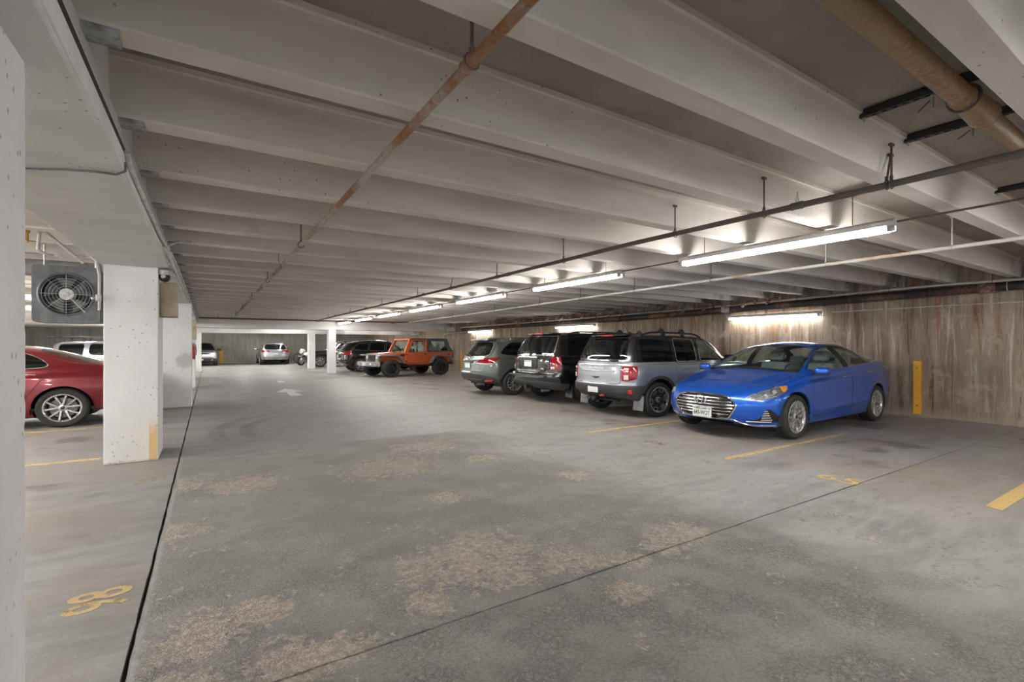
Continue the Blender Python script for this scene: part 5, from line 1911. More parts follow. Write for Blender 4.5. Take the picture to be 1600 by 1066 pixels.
    mb = strip_on(H, MB(), interp_path([(1.5, -0.60), (1.36, 0.0)], 2), 0.006, 'top')
    # wipers
    for (y0, y1) in ((-0.62, 0.02), (0.0, 0.58)):
        mb = MB()
        strip_on(H, mb, [(1.29 + 0.05 * abs(t_ - 0.5) , y0 + (y1 - y0) * t_) for t_ in np.linspace(0, 1, 8)], 0.008, 'top', 1, 0.012)
        mb.build('wiper', CM['black'], root)
    # cabin
    mb = MB()
    for y in (-0.38, 0.38):
        seat(mb, 2.42, y, 0.50, 0.52, 0.36, 0.56)
    mb.build('front_seats', CM['cabin_g'], root, smooth=True)
    tag(root.children[-1])
    mb = MB()
    mb.rbox((3.18, 0, 0.50), (0.50, 1.25, 0.16), 0.05)
    R = Matrix.Rotation(0.45, 3, 'Y')
    mb.rbox((3.52, 0, 0.78), (0.14, 1.25, 0.56), 0.05, R)
    for y in (-0.40, 0, 0.40):
        mb.rbox((3.67, y, 1.10), (0.10, 0.25, 0.15), 0.04, R)
    mb.build('rear_seat', CM['cabin_g'], root, smooth=True)
    mb = MB()
    prof = [(1.36, 0.60), (1.36, 0.95), (1.62, 0.99), (1.86, 0.985), (1.95, 0.90), (1.90, 0.70), (1.80, 0.55)]
    mb.prism(prof, -0.72, 0.72, 'Y')
    mb.rbox((2.05, 0, 0.55), (0.9, 0.22, 0.22), 0.04)
    mb.build('dashboard', CM['cabin'], root, bevel=0.02)
    st = MB().torus((0, 0, 0), 0.182, 0.016, 'X', 24, 8)
    st.rbox((0.01, 0, 0), (0.03, 0.13, 0.11), 0.012)
    for a in (0, PI, -PI / 2):
        st.tube([(0.01, 0.05 * math.cos(a), 0.05 * math.sin(a)), (0, 0.175 * math.cos(a), 0.175 * math.sin(a))], 0.012, 6)
    so = st.build('steering_wheel', CM['cabin'], root, smooth=True)
    so.location = (2.02, -0.38 * (1 if True else 0), 0.93)
    so.rotation_euler = (0, -0.42, 0)
    rm = MB().rbox((2.16, 0, 1.305), (0.03, 0.23, 0.065), 0.014).build('rear_view_mirror', CM['cabin'], root, smooth=True)
    MB().prism([(1.5, 0.42), (4.0, 0.42), (4.0, 0.46), (1.5, 0.46)], -0.8, 0.8, 'Y').build('cabin_floor', CM['cabin'], root)
    MB().prism([(3.62, 1.0), (4.25, 1.06), (4.25, 1.08), (3.62, 1.03)], -0.62, 0.62, 'Y').build('parcel_shelf', CM['cabin'], root)
    # tail lamps
    H.poly('rear', [(0.48, 0.90), (0.50, 0.985), (0.70, 1.02), (0.86, 1.01), (0.87, 0.90), (0.66, 0.875)], 'tail', ('body', 'boot'), lo=4.55, smooth=1)
    for sd in (-1, 1):
        H.part(('tail',), 'tail_lamp', CM['red'], root, 0.003, 0.01, sd)
    wells(H, root, sp)
    wheels(root, sp, 'five_double', 'alloy')
    return root

PAINT_BLUE = paint('blue_car_paint', (0.003, 0.105, 0.60), 0.40, 0.30)

# ------------------------------------------------------------------ sport-utility bodies
def suv_body(name, label, loc, rz, scale, sp, pmat, group=None, res=1.0):
    """generic two-box body; sp carries the outline curves and the polygons of windows, lamps and doors"""
    root = car_root(name, loc, rz, label, sp['L'], scale, group)
    H = Hull(sp, res)
    for x in sp['xw']:
        H.circle((x, sp['rt'] + sp.get('arch_dz', 0)), sp['ra'], 'hole', lo=0.45)
    H.T = ['drop' if t == 'hole' else t for t in H.T]
    H.carve('side', lambda P: P[:, 1] - (sp['zunder']), 'under', lo=-1, hi=sp['H2'] - 0.12)
    if sp.get('zclad'):
        cf = pchip(sp['zclad'])
        H.carve('side', lambda P: P[:, 1] - cf(P[:, 0]), 'clad', lo=-1)
        for x in sp['xw']:
            H.circle((x, sp['rt'] + sp.get('arch_dz', 0)), sp['ra'] + sp.get('flare', 0.06), 'clad', lo=0.45)
    wins = [(rnd(w[0], sp.get('win_r', 0.05)), w[1], len(w) < 3 or w[2]) for w in sp['windows']]
    for poly, tg, tr in wins:
        if tr:
            H.poly('side', poly, 'win_trim', lo=0.40, grow=sp.get('trim_w', 0.014), smooth=0)
    for poly, tg, tr in wins:
        H.poly('side', poly, tg, ('win_trim', 'body'), lo=0.40, smooth=0)
    H.poly('top', rnd(sp['wspoly'], 0.06), 'windshield', lo=sp.get('wslo', 1.0), smooth=0)
    if sp.get('rw'):
        rw = rnd(sp['rw'], 0.07)
        H.poly('rear', rw, 'rear_rim', ('body',), lo=sp['rlo'], grow=sp.get('rim_w', 0.02), smooth=0)
        H.poly('rear', rw, 'rear_glass', ('rear_rim',), lo=sp['rlo'], smooth=0)
    for poly in sp.get('tail', []):
        H.poly('rear', rnd(poly, 0.03), '_t', ('body', 'clad'), lo=sp['rlo'], smooth=0)
        xt = pchip(sp['tail_x'])
        H.carve('side', lambda P: xt(P[:, 1]) - P[:, 0], 'tail', ('_t',), lo=-1)
        H.T = ['body' if t == '_t' else t for t in H.T]
    if sp.get('zroof'):
        zr = pchip(sp['zroof'])
        H.carve('side', lambda P: zr(P[:, 0]) - P[:, 1], 'roof_black', lo=-1)
    if sp.get('gate'):
        H.gap('rear', rnd(sp['gate'], 0.05), 'boot', ('body', 'roof_black') if sp.get('gate_all') else ('body',), lo=sp['rlo'], smooth=0, w=0.005)
    for poly, tg in sp.get('doors', []):
        H.gap('side', rnd(poly, 0.05), tg, ('body',), lo=0.5, smooth=0, w=0.004)
    if sp.get('lamp'):
        H.poly('side', sp['lamp'], 'lamp', ('body', 'clad'), lo=0.42, smooth=1)
    if sp.get('grille'):
        H.poly('front', sp['grille'], 'grille', ('body', 'clad', 'lamp'), hi=0.7, smooth=1)
    return root, H


def suv_common(root, H, sp, pmat, rimstyle, alloy, wheel_seed=0, roof=None, mirrors=True, handles=()):
    finish_car(H, root, sp, pmat)
    if roof is not None:
        H.part(('roof_black',), 'roof', roof, root, 0, 0.01)
    H.part(('rear_rim',), 'rear_window_rim', CM[sp.get('rimm', 'black')], root, 0.004, 0.012)
    for sd in (-1, 1):
        H.part(('tail',), 'tail_lamp', CM['red'], root, 0.008, 0.025, sd)
        H.part(('lamp',), 'headlamp', CM[sp.get('lampm', 'clear')], root, 0.003, 0.01, sd)
        if mirrors:
            mirror(root, H, sp['mir'][0], sp['mir'][1], sd, CM[sp.get('mirm', 'black')] if isinstance(sp.get('mirm', 'black'), str) else sp['mirm'], 1.2)
        for (x, z) in handles:
            handle(root, H, x, z, sd, CM[sp.get('hand', 'black')])
    H.part(('grille',), 'grille', CM['black'], root, -0.01, 0)
    wells(H, root, sp)
    wheels(root, sp, rimstyle, alloy, wheel_seed)
    # cabin
    zs = sp.get('zseat', 0.72)
    mb = MB()
    for y in (-0.38, 0.38):
        seat(mb, sp['xseat'], y, zs, 0.52, 0.30, 0.58)
    mb.build('front_seats', CM[sp.get('seatm', 'cabin')], root, smooth=True)
    mb = MB()
    mb.rbox((sp['xseat'] + 0.85, 0, zs + 0.02), (0.48, 1.25, 0.16), 0.05)
    mb.rbox((sp['xseat'] + 1.17, 0, zs + 0.32), (0.14, 1.25, 0.58), 0.05, Matrix.Rotation(0.35, 3, 'Y'))
    for y in (-0.4, 0.0, 0.4):
        mb.rbox((sp['xseat'] + 1.29, y, zs + 0.68), (0.09, 0.25, 0.17), 0.04, Matrix.Rotation(0.3, 3, 'Y'))
    mb.build('rear_seat', CM[sp.get('seatm', 'cabin')], root, smooth=True)
    MB().prism([(sp['xseat'] - 1.0, zs - 0.2), (sp['L'] - 0.4, zs - 0.2), (sp['L'] - 0.4, zs - 0.16), (sp['xseat'] - 1.0, zs - 0.16)], -0.8, 0.8, 'Y').build('cabin_floor', CM['cabin'], root)
    MB().prism([(sp['xdash'], zs - 0.1), (sp['xdash'], zs + 0.33), (sp['xdash'] + 0.35, zs + 0.36), (sp['xdash'] + 0.45, zs + 0.1)], -0.72, 0.72, 'Y').build('dashboard', CM['cabin'], root, bevel=0.02)


def roof_rail(root, H, x0, x1, y, mat, r=0.018, hgt=0.05, feet=(0.0, 0.5, 1.0)):
    for sd in (-1, 1):
        mb = MB()
        pts = []
        for t_ in np.linspace(0, 1, 14):
            x = x0 + (x1 - x0) * t_
            p, n = H.roof_z(x, sd * y)
            e = min(1.0, min(t_, 1 - t_) * 9)
            pts.append(p + Vector((0, 0, 0.008 + hgt * e)))
        mb.tube(pts, r, 8)
        for f_ in feet[1:-1]:
            p, n = H.roof_z(x0 + (x1 - x0) * f_, sd * y)
            mb.rbox(p + Vector((0, 0, hgt * 0.4)), (0.12, 0.035, hgt * 0.9 + 0.02), 0.012)
        mb.build('roof_rail', mat, root, smooth=True)


def mud_flap(root, sp, y, mat, z0=0.17, h=0.26):
    for sd in (-1, 1):
        MB().rbox((sp['xw'][1] + sp['ra'] + 0.02, sd * y, z0 + h / 2), (0.012, 0.26, h), 0.005, Matrix.Rotation(-0.10, 3, 'Y')).build('mud_flap', mat, root)


def exhaust(root, x, y, z, r=0.035):
    MB().lathe([(r * 0.85, 0.0), (r, 0.0), (r, -0.22), (r * 0.85, -0.22), (r * 0.85, -0.02)], 'X', 14, (x, y, z)).build('exhaust', CM['satin'], root, smooth=True)


def bumper_reflector(H, root, y, z, w, h, mat=None):
    for sd in (-1, 1):
        p, n = H.rear_x(sd * y, z)
        o = MB().rbox((0, 0, 0), (0.02, w, h), 0.008).build('reflector', CM['redlit'], root, smooth=True)
        o.location = p + n * 0.012
        o.rotation_euler = (0, 0, math.atan2(n.y, n.x))


GLOSS_BLACK = paint('black_car_paint', (0.005, 0.005, 0.006), 0.0, 0.25, 0.05)
PAINT_SILVER = paint('silver_blue_paint', (0.36, 0.385, 0.41), 0.6, 0.30, 0.15)
PAINT_GREEN = paint('grey_green_paint', (0.125, 0.150, 0.130), 0.45, 0.32, 0.12)
PAINT_RED = paint('dark_red_paint', (0.19, 0.008, 0.014), 0.40, 0.28, 0.10)
PAINT_ORANGE = paint('orange_paint', (0.60, 0.115, 0.03), 0.25, 0.34, 0.08)
PAINT_GREY = paint('light_grey_paint', (0.42, 0.44, 0.47), 0.55, 0.30, 0.12)


# ---- silver boxy SUV
def silver_suv(loc, rz, scale):
    sp = dict(
        H2=0.935, L=4.39, xw=(0.86, 3.53), rt=0.362, tw=0.225, rim=0.262, track=1.61, ra=0.43, flare=0.065,
        ringf=0.55, ringr=3.86, nf=4.2, nr=4.6, zcf=0.72, zcr=0.95, kf=0.16, kr=0.12, pfp=3, prp=3, rs=0.04, rF=0.07, bulge=0.012, zunder=0.36,
        top=[(0.55, 1.115), (0.9, 1.145), (1.20, 1.17), (1.36, 1.25), (1.75, 1.60), (1.95, 1.685), (2.4, 1.715), (3.2, 1.725), (3.86, 1.705)],
        bot=[(0.55, 0.27), (1.4, 0.25), (3.2, 0.25), (3.86, 0.36)],
        wm=[(0.55, 0.90), (1.0, 0.93), (3.2, 0.935), (3.86, 0.925)], zm=[(0.55, 0.78), (3.86, 0.86)],
        belt=[(0.55, 1.05), (1.2, 1.095), (1.5, 1.10), (2.9, 1.115), (3.86, 1.125)],
        wb=[(0.55, 0.84), (1.2, 0.87), (2.5, 0.885), (3.86, 0.87)],
        wt=[(0.55, 0.77), (1.20, 0.80), (1.45, 0.77), (1.9, 0.665), (2.6, 0.665), (3.86, 0.675)],
        crown=[(0.55, 0.03), (1.2, 0.035), (1.8, 0.045), (3.86, 0.035)], ws=[(0.55, 0.86), (3.86, 0.86)],
        pf=[(0.3, 0.10), (0.45, 0.02), (0.62, 0.0), (0.9, 0.03), (1.05, 0.08), (1.12, 0.25)],
        pr=[(0.34, 4.22), (0.44, 4.33), (0.52, 4.385), (0.66, 4.39), (0.70, 4.355), (0.90, 4.345), (1.08, 4.33), (1.13, 4.295), (1.30, 4.235), (1.55, 4.11), (1.66, 4.03), (1.72, 3.95)],
        zclad=[(0, 0.66), (0.4, 0.62), (1.3, 0.40), (3.0, 0.40), (3.75, 0.655), (4.4, 0.675)],
        windows=[([(1.50, 1.145), (1.72, 1.36), (1.95, 1.555), (2.18, 1.60), (2.28, 1.145)], 'side_glass'),
                 ([(2.40, 1.145), (2.34, 1.605), (2.93, 1.62), (3.00, 1.145)], 'side_glass_r'),
                 ([(3.10, 1.15), (3.05, 1.62), (3.86, 1.60), (3.96, 1.15)], 'side_glass_r', False)],
        ws_=0, wslo=1.15, rlo=3.7,
        rw=[(-0.2, 1.19), (0.66, 1.19), (0.69, 1.24), (0.60, 1.60), (0.55, 1.63), (-0.2, 1.645)], rim_w=0.012,
        tail=[[(0.655, 0.755), (0.655, 1.055), (0.83, 1.06), (0.99, 1.05), (0.99, 0.88), (0.93, 0.82), (0.78, 0.755)]],
        gate=[(-0.3, 0.69), (0.60, 0.69), (0.64, 0.74), (0.64, 1.10), (0.71, 1.20), (0.61, 1.655), (-0.3, 1.67)], gate_all=False, tail_x=[(0.7, 4.16), (0.85, 4.10), (1.06, 4.08)],
        zroof=[(0.0, 3.0), (1.25, 3.0), (1.32, 1.13), (3.0, 1.13), (4.4, 1.135)],
        doors=[([(1.42, 0.42), (1.40, 1.12), (2.34, 1.12), (2.36, 0.42)], 'door_f'), ([(2.38, 0.42), (2.36, 1.12), (3.06, 1.12), (3.05, 0.85), (2.98, 0.62), (2.94, 0.42)], 'door_r')],
        mir=(1.56, 1.14), xseat=1.95, xdash=1.28, zseat=0.72, sglass='glass', sglass_r='glass_t', wtrim='satin', rglass='glass_t', hand='satin', mirm='black')
    sp['wspoly'] = [(1.22, -0.3), (1.22, 0.0), (1.24, 0.55), (1.30, 0.76), (1.45, 0.74), (1.80, 0.645), (1.86, 0.60), (1.89, 0.0), (1.89, -0.3)]
    sp['lamp'] = [(0.06, 0.86), (0.06, 1.0), (0.40, 1.02), (0.40, 0.90)]
    sp['grille'] = [(-0.3, 0.84), (0.62, 0.84), (0.62, 1.02), (-0.3, 1.02)]
    root, H = suv_body('suv', 'silver-blue boxy SUV with black roof parked next to the blue sedan', loc, rz, scale, sp, PAINT_SILVER)
    # recessed band across the tailgate
    H.poly('rear', rnd([(-0.3, 0.955), (0.52, 0.955), (0.56, 1.055), (-0.3, 1.055)], 0.03), 'gate_band', ('boot',), lo=4.0, smooth=0)
    H.poly('rear', rnd([(-0.3, 0.735), (0.50, 0.735), (0.55, 0.83), (-0.3, 0.83)], 0.03), 'gate_pan', ('boot',), lo=4.0, smooth=0)
    suv_common(root, H, sp, PAINT_SILVER, 'blocks', 'alloy', 0.4, GLOSS_BLACK, True, ((2.10, 0.965), (2.74, 0.975)))
    H.part(('gate_band',), 'tailgate_band', PAINT_SILVER, root, -0.012, 0.0)
    H.part(('gate_pan',), 'tailgate_recess', PAINT_SILVER, root, -0.008, 0.0)
    # lower bumper step
    p, n = H.rear_x(0, 0.62)
    p2, n2 = H.rear_x(0, 1.0)
    Mx = Matrix.Translation((p2.x + 0.004, 0.0, 1.003)) @ Matrix.Rotation(PI / 2, 4, 'Z') @ Matrix.Rotation(PI / 2, 4, 'X')
    text_mesh('BRONCO', 0.066, CM['plate'], 'tailgate_lettering', 0.004, root, Mx, 1.5, 0.85, 0.003)
    mb = MB()
    strip_on(H, mb, [(y_, 0.948) for y_ in np.linspace(-0.50, 0.50, 9)], 0.010, 'rear')
    mb.build('tailgate_crease', CM['satin'], root, smooth=True)
    hp_, hn = H.rear_x(0, 0.81)
    mb = MB().rbox((hp_.x + 0.008, 0.0, 0.822), (0.03, 0.20, 0.020), 0.008)
    mb.rbox((hp_.x + 0.008, 0.0, 0.802), (0.03, 0.07, 0.022), 0.008)
    mb.build('tailgate_handle', CM['black'], root, smooth=True)
    MB().rbox((H.rear_x(-0.47, 0.72)[0].x + 0.004, -0.50, 0.72), (0.01, 0.10, 0.035), 0.004).build('small_badge', CM['satin'], root, smooth=True)
    plate(H, root, -0.05, 0.565, '', 'rear')
    bumper_reflector(H, root, 0.80, 0.55, 0.085, 0.09)
    mb = MB().rbox((4.385, 0.22, 0.445), (0.02, 0.13, 0.045), 0.008).build('fog_reflector', CM['redlit'], root)
    # high brake lamp in the spoiler lip
    p3, n3 = H.rear_x(0, 1.668)
    sl = MB().rbox((p3.x - 0.03, 0, 1.688), (0.22, 1.00, 0.030), 0.014).build('roof_spoiler', GLOSS_BLACK, root, smooth=True)
    MB().rbox((p3.x + 0.078, 0.0, 1.686), (0.03, 0.34, 0.034), 0.012).build('high_brake_lamp', CM['redlit'], root, smooth=True)
    p4, n4 = H.rear_x(0.05, 1.24)
    mb = MB().tube([(p4.x + 0.02, 0.0, 1.215), (p4.x + 0.03, 0.03, 1.22), (p4.x + 0.012, 0.33, 1.25)], 0.011, 6)
    mb.rbox((p4.x + 0.012, 0.0, 1.20), (0.05, 0.08, 0.05), 0.015)
    mb.build('rear_wiper', CM['black'], root)
    # tail-lamp clear elements
    for sd in (-1, 1):
        for (z_, h_, w_) in ((1.0, 0.045, 0.10), (0.93, 0.03, 0.10), (0.835, 0.09, 0.09)):
            lamp_box(H, root, sd * 0.745, z_, w_, h_, 'reversing_lamp' if h_ > 0.04 else 'brake_lamp', 'clear' if h_ > 0.04 else 'redlit')
    exhaust(root, 4.30, -0.30, 0.36)
    hb_ = MB().rbox((4.22, -0.05, 0.36), (0.30, 0.07, 0.07), 0.008).tube([(4.15, -0.45, 0.34), (4.15, 0.45, 0.34)], 0.03, 8)
    hb_.tube([(4.34, 0.02, 0.33), (4.37, 0.05, 0.29), (4.34, 0.09, 0.33)], 0.012, 6)
    hb_.build('tow_hitch', CM['black'], root, smooth=True)
    mud_flap(root, sp, 0.80, pm('mud_flap_grey', (0.22, 0.225, 0.23), (0.17, 0.17, 0.175), 12, 0.6), 0.16, 0.30)
    roof_rail(root, H, 1.95, 3.70, 0.60, CM['black'], 0.020, 0.055, (0, 0.33, 0.66, 1))
    mb = MB()
    for x_ in (2.55, 3.15):
        for sd in (-1, 1):
            p5, n5 = H.roof_z(x_, sd * 0.60)
            mb.add([(x_ - 0.11, sd * 0.60 - 0.02, p5.z + 0.06), (x_ + 0.11, sd * 0.60 - 0.02, p5.z + 0.06), (x_ + 0.02, sd * 0.60 - 0.02, p5.z + 0.15), (x_ - 0.02, sd * 0.60 - 0.02, p5.z + 0.15),
                    (x_ - 0.11, sd * 0.60 + 0.02, p5.z + 0.06), (x_ + 0.11, sd * 0.60 + 0.02, p5.z + 0.06), (x_ + 0.02, sd * 0.60 + 0.02, p5.z + 0.15), (x_ - 0.02, sd * 0.60 + 0.02, p5.z + 0.15)],
                   [(0, 1, 2, 3), (7, 6, 5, 4), (0, 4, 5, 1), (1, 5, 6, 2), (2, 6, 7, 3), (3, 7, 4, 0)])
    mb.build('rack_foot', CM['black'], root)
    p6, n6 = H.roof_z(3.72, 0.28)
    mb = MB().rbox(p6 + Vector((0, 0, 0.03)), (0.10, 0.06, 0.06), 0.02).tube([p6 + Vector((0, 0, 0.05)), p6 + Vector((0.16, 0, 0.24))], 0.004, 5)
    mb.build('antenna', CM['black'], root, smooth=True)
    return root


# ---- black SUV with upright tail
def black_suv(loc, rz, scale):
    sp = dict(
        H2=0.985, L=4.85, xw=(0.95, 3.725), rt=0.372, tw=0.235, rim=0.226, track=1.70, ra=0.44, flare=0.02,
        ringf=0.55, ringr=4.25, nf=4.0, nr=4.6, zcf=0.72, zcr=0.95, kf=0.18, kr=0.16, pfp=3, prp=3, rs=0.04, rF=0.08, bulge=0.012, zunder=0.36,
        top=[(0.55, 1.09), (1.0, 1.13), (1.40, 1.17), (1.55, 1.25), (2.0, 1.62), (2.25, 1.745), (2.7, 1.785), (3.6, 1.79), (4.25, 1.745)],
        bot=[(0.55, 0.27), (1.4, 0.24), (3.6, 0.25), (4.25, 0.34)],
        wm=[(0.55, 0.95), (1.0, 0.98), (3.6, 0.985), (4.25, 0.975)], zm=[(0.55, 0.75), (4.25, 0.85)],
        belt=[(0.55, 1.02), (1.4, 1.10), (3.0, 1.13), (4.25, 1.15)],
        wb=[(0.55, 0.90), (1.4, 0.92), (2.5, 0.935), (4.25, 0.92)],
        wt=[(0.55, 0.82), (1.40, 0.85), (1.7, 0.81), (2.2, 0.70), (3.0, 0.69), (4.25, 0.69)],
        crown=[(0.55, 0.03), (1.4, 0.035), (2.0, 0.05), (4.25, 0.045)], ws=[(0.55, 0.90), (4.25, 0.91)],
        pf=[(0.3, 0.10), (0.45, 0.02), (0.62, 0.0), (0.9, 0.03), (1.0, 0.08), (1.10, 0.25)],
        pr=[(0.32, 4.62), (0.42, 4.78), (0.52, 4.845), (0.66, 4.85), (0.72, 4.815), (0.76, 4.76), (1.10, 4.745), (1.22, 4.715), (1.45, 4.60), (1.65, 4.47), (1.73, 4.38), (1.79, 4.28)],
        windows=[([(1.66, 1.16), (1.92, 1.40), (2.12, 1.60), (2.38, 1.65), (2.48, 1.165)], 'side_glass'), ([(2.60, 1.165), (2.52, 1.66), (3.30, 1.67), (3.38, 1.175)], 'side_glass_r'),
                 ([(3.56, 1.185), (3.48, 1.66), (4.14, 1.635), (4.27, 1.185)], 'side_glass_r')],
        wslo=1.2, rlo=4.1, rw=[(-0.2, 1.215), (0.70, 1.215), (0.76, 1.26), (0.68, 1.60), (0.62, 1.68), (-0.2, 1.69)], rim_w=0.022, rimm='chrome', tail_x=[(0.8, 4.50), (1.16, 4.46)],
        tail=[[(0.74, 0.845), (0.74, 1.145), (0.80, 1.165), (1.05, 1.165), (1.05, 0.86), (0.95, 0.845)]],
        gate=[(-0.3, 0.785), (0.66, 0.785), (0.72, 0.84), (0.725, 1.20), (0.79, 1.24), (0.70, 1.70), (-0.3, 1.735)],
        doors=[([(1.52, 0.42), (1.50, 1.13), (2.52, 1.13), (2.56, 0.42)], 'door_f'), ([(2.58, 0.42), (2.54, 1.13), (3.42, 1.14), (3.36, 0.8), (3.22, 0.55), (3.18, 0.42)], 'door_r')],
        mir=(1.70, 1.17), xseat=2.15, xdash=1.5, zseat=0.78, sglass='glass_t', sglass_r='glass_t', wtrim='black', trim_w=0.010, rglass='glass_t', hand='black')
    sp['wspoly'] = [(1.42, -0.3), (1.42, 0.0), (1.45, 0.6), (1.52, 0.80), (1.65, 0.79), (2.08, 0.69), (2.14, 0.62), (2.18, 0.0), (2.18, -0.3)]
    sp['lamp'] = [(0.05, 0.80), (0.08, 0.98), (0.45, 1.02), (0.45, 0.88)]
    root, H = suv_body('suv', 'black SUV with a chrome-rimmed rear window, between the silver SUV and the green wagon', loc, rz, scale, sp, GLOSS_BLACK)
    # grey lower bumper
    H.poly('rear', [(-0.3, 0.30), (0.70, 0.30), (0.92, 0.36), (0.98, 0.52), (0.66, 0.57), (-0.3, 0.56)], 'clad', ('body', 'under'), lo=4.3, smooth=1)
    suv_common(root, H, sp, GLOSS_BLACK, 'five', 'alloy', 0.1, None, True, ((2.30, 1.0), (3.10, 1.02)))
    p, n = H.rear_x(0, 0.95)
    tr = MB().rbox((p.x + 0.016, 0.0, 1.145), (0.035, 0.78, 0.050), 0.014).build('chrome_garnish', CM['chrome'], root, smooth=True)
    rec = MB().lohi((p.x - 0.02, -0.36, 0.86), (p.x + 0.006, 0.36, 1.10)).build('plate_recess', CM['black'], root, bevel=0.008)
    plate(H, root, 0.0, 0.985, '', 'rear', x=p.x + 0.002)
    MB().tube([(p.x + 0.02, -0.46, 0.815), (p.x + 0.024, 0, 0.812), (p.x + 0.02, 0.52, 0.815)], 0.010, 6).build('tailgate_trim', CM['chrome'], root, smooth=True)
    MB().rbox((H.rear_x(0.50, 0.87)[0].x + 0.004, 0.53, 0.87), (0.01, 0.12, 0.04), 0.004).build('small_badge', CM['satin'], root, smooth=True)
    MB().rbox((H.rear_x(-0.60, 0.72)[0].x + 0.004, -0.62, 0.735), (0.012, 0.085, 0.055), 0.004).build('sticker', CM['clear'], root)
    # step on the bumper, hitch, exhaust
    MB().rbox((4.79, 0, 0.690), (0.12, 1.45, 0.035), 0.014).build('bumper_step', CM['plastic'], root, smooth=True)
    p3, n3 = H.rear_x(0, 1.70)
    MB().rbox((p3.x - 0.06, 0, 1.742), (0.26, 1.10, 0.035), 0.016).build('roof_spoiler', GLOSS_BLACK, root, smooth=True)
    MB().rbox((p3.x + 0.07, 0.0, 1.742), (0.035, 0.34, 0.05), 0.014).build('high_brake_lamp', CM['redlit'], root, smooth=True)
    p4, n4 = H.rear_x(0.0, 1.25)
    mb = MB().tube([(p4.x + 0.02, 0.05, 1.225), (p4.x + 0.03, 0.03, 1.24), (p4.x + 0.004, -0.36, 1.275)], 0.010, 6)
    mb.rbox((p4.x + 0.012, 0.05, 1.215), (0.05, 0.08, 0.05), 0.015)
    mb.build('rear_wiper', CM['black'], root)
    for sd in (-1, 1):
        lamp_box(H, root, sd * 0.80, 0.893, 0.10, 0.055)
    exhaust(root, 4.72, 0.50, 0.33, 0.032)
    MB().rbox((4.74, 0.0, 0.40), (0.22, 0.09, 0.09), 0.01).rbox((4.70, -0.16, 0.43), (0.08, 0.14, 0.10), 0.02).build('tow_hitch', CM['black'], root, smooth=True)
    mud_flap(root, sp, 0.84, CM['black'], 0.16, 0.28)
    roof_rail(root, H, 2.35, 4.05, 0.62, CM['black'], 0.018, 0.03)
    return root


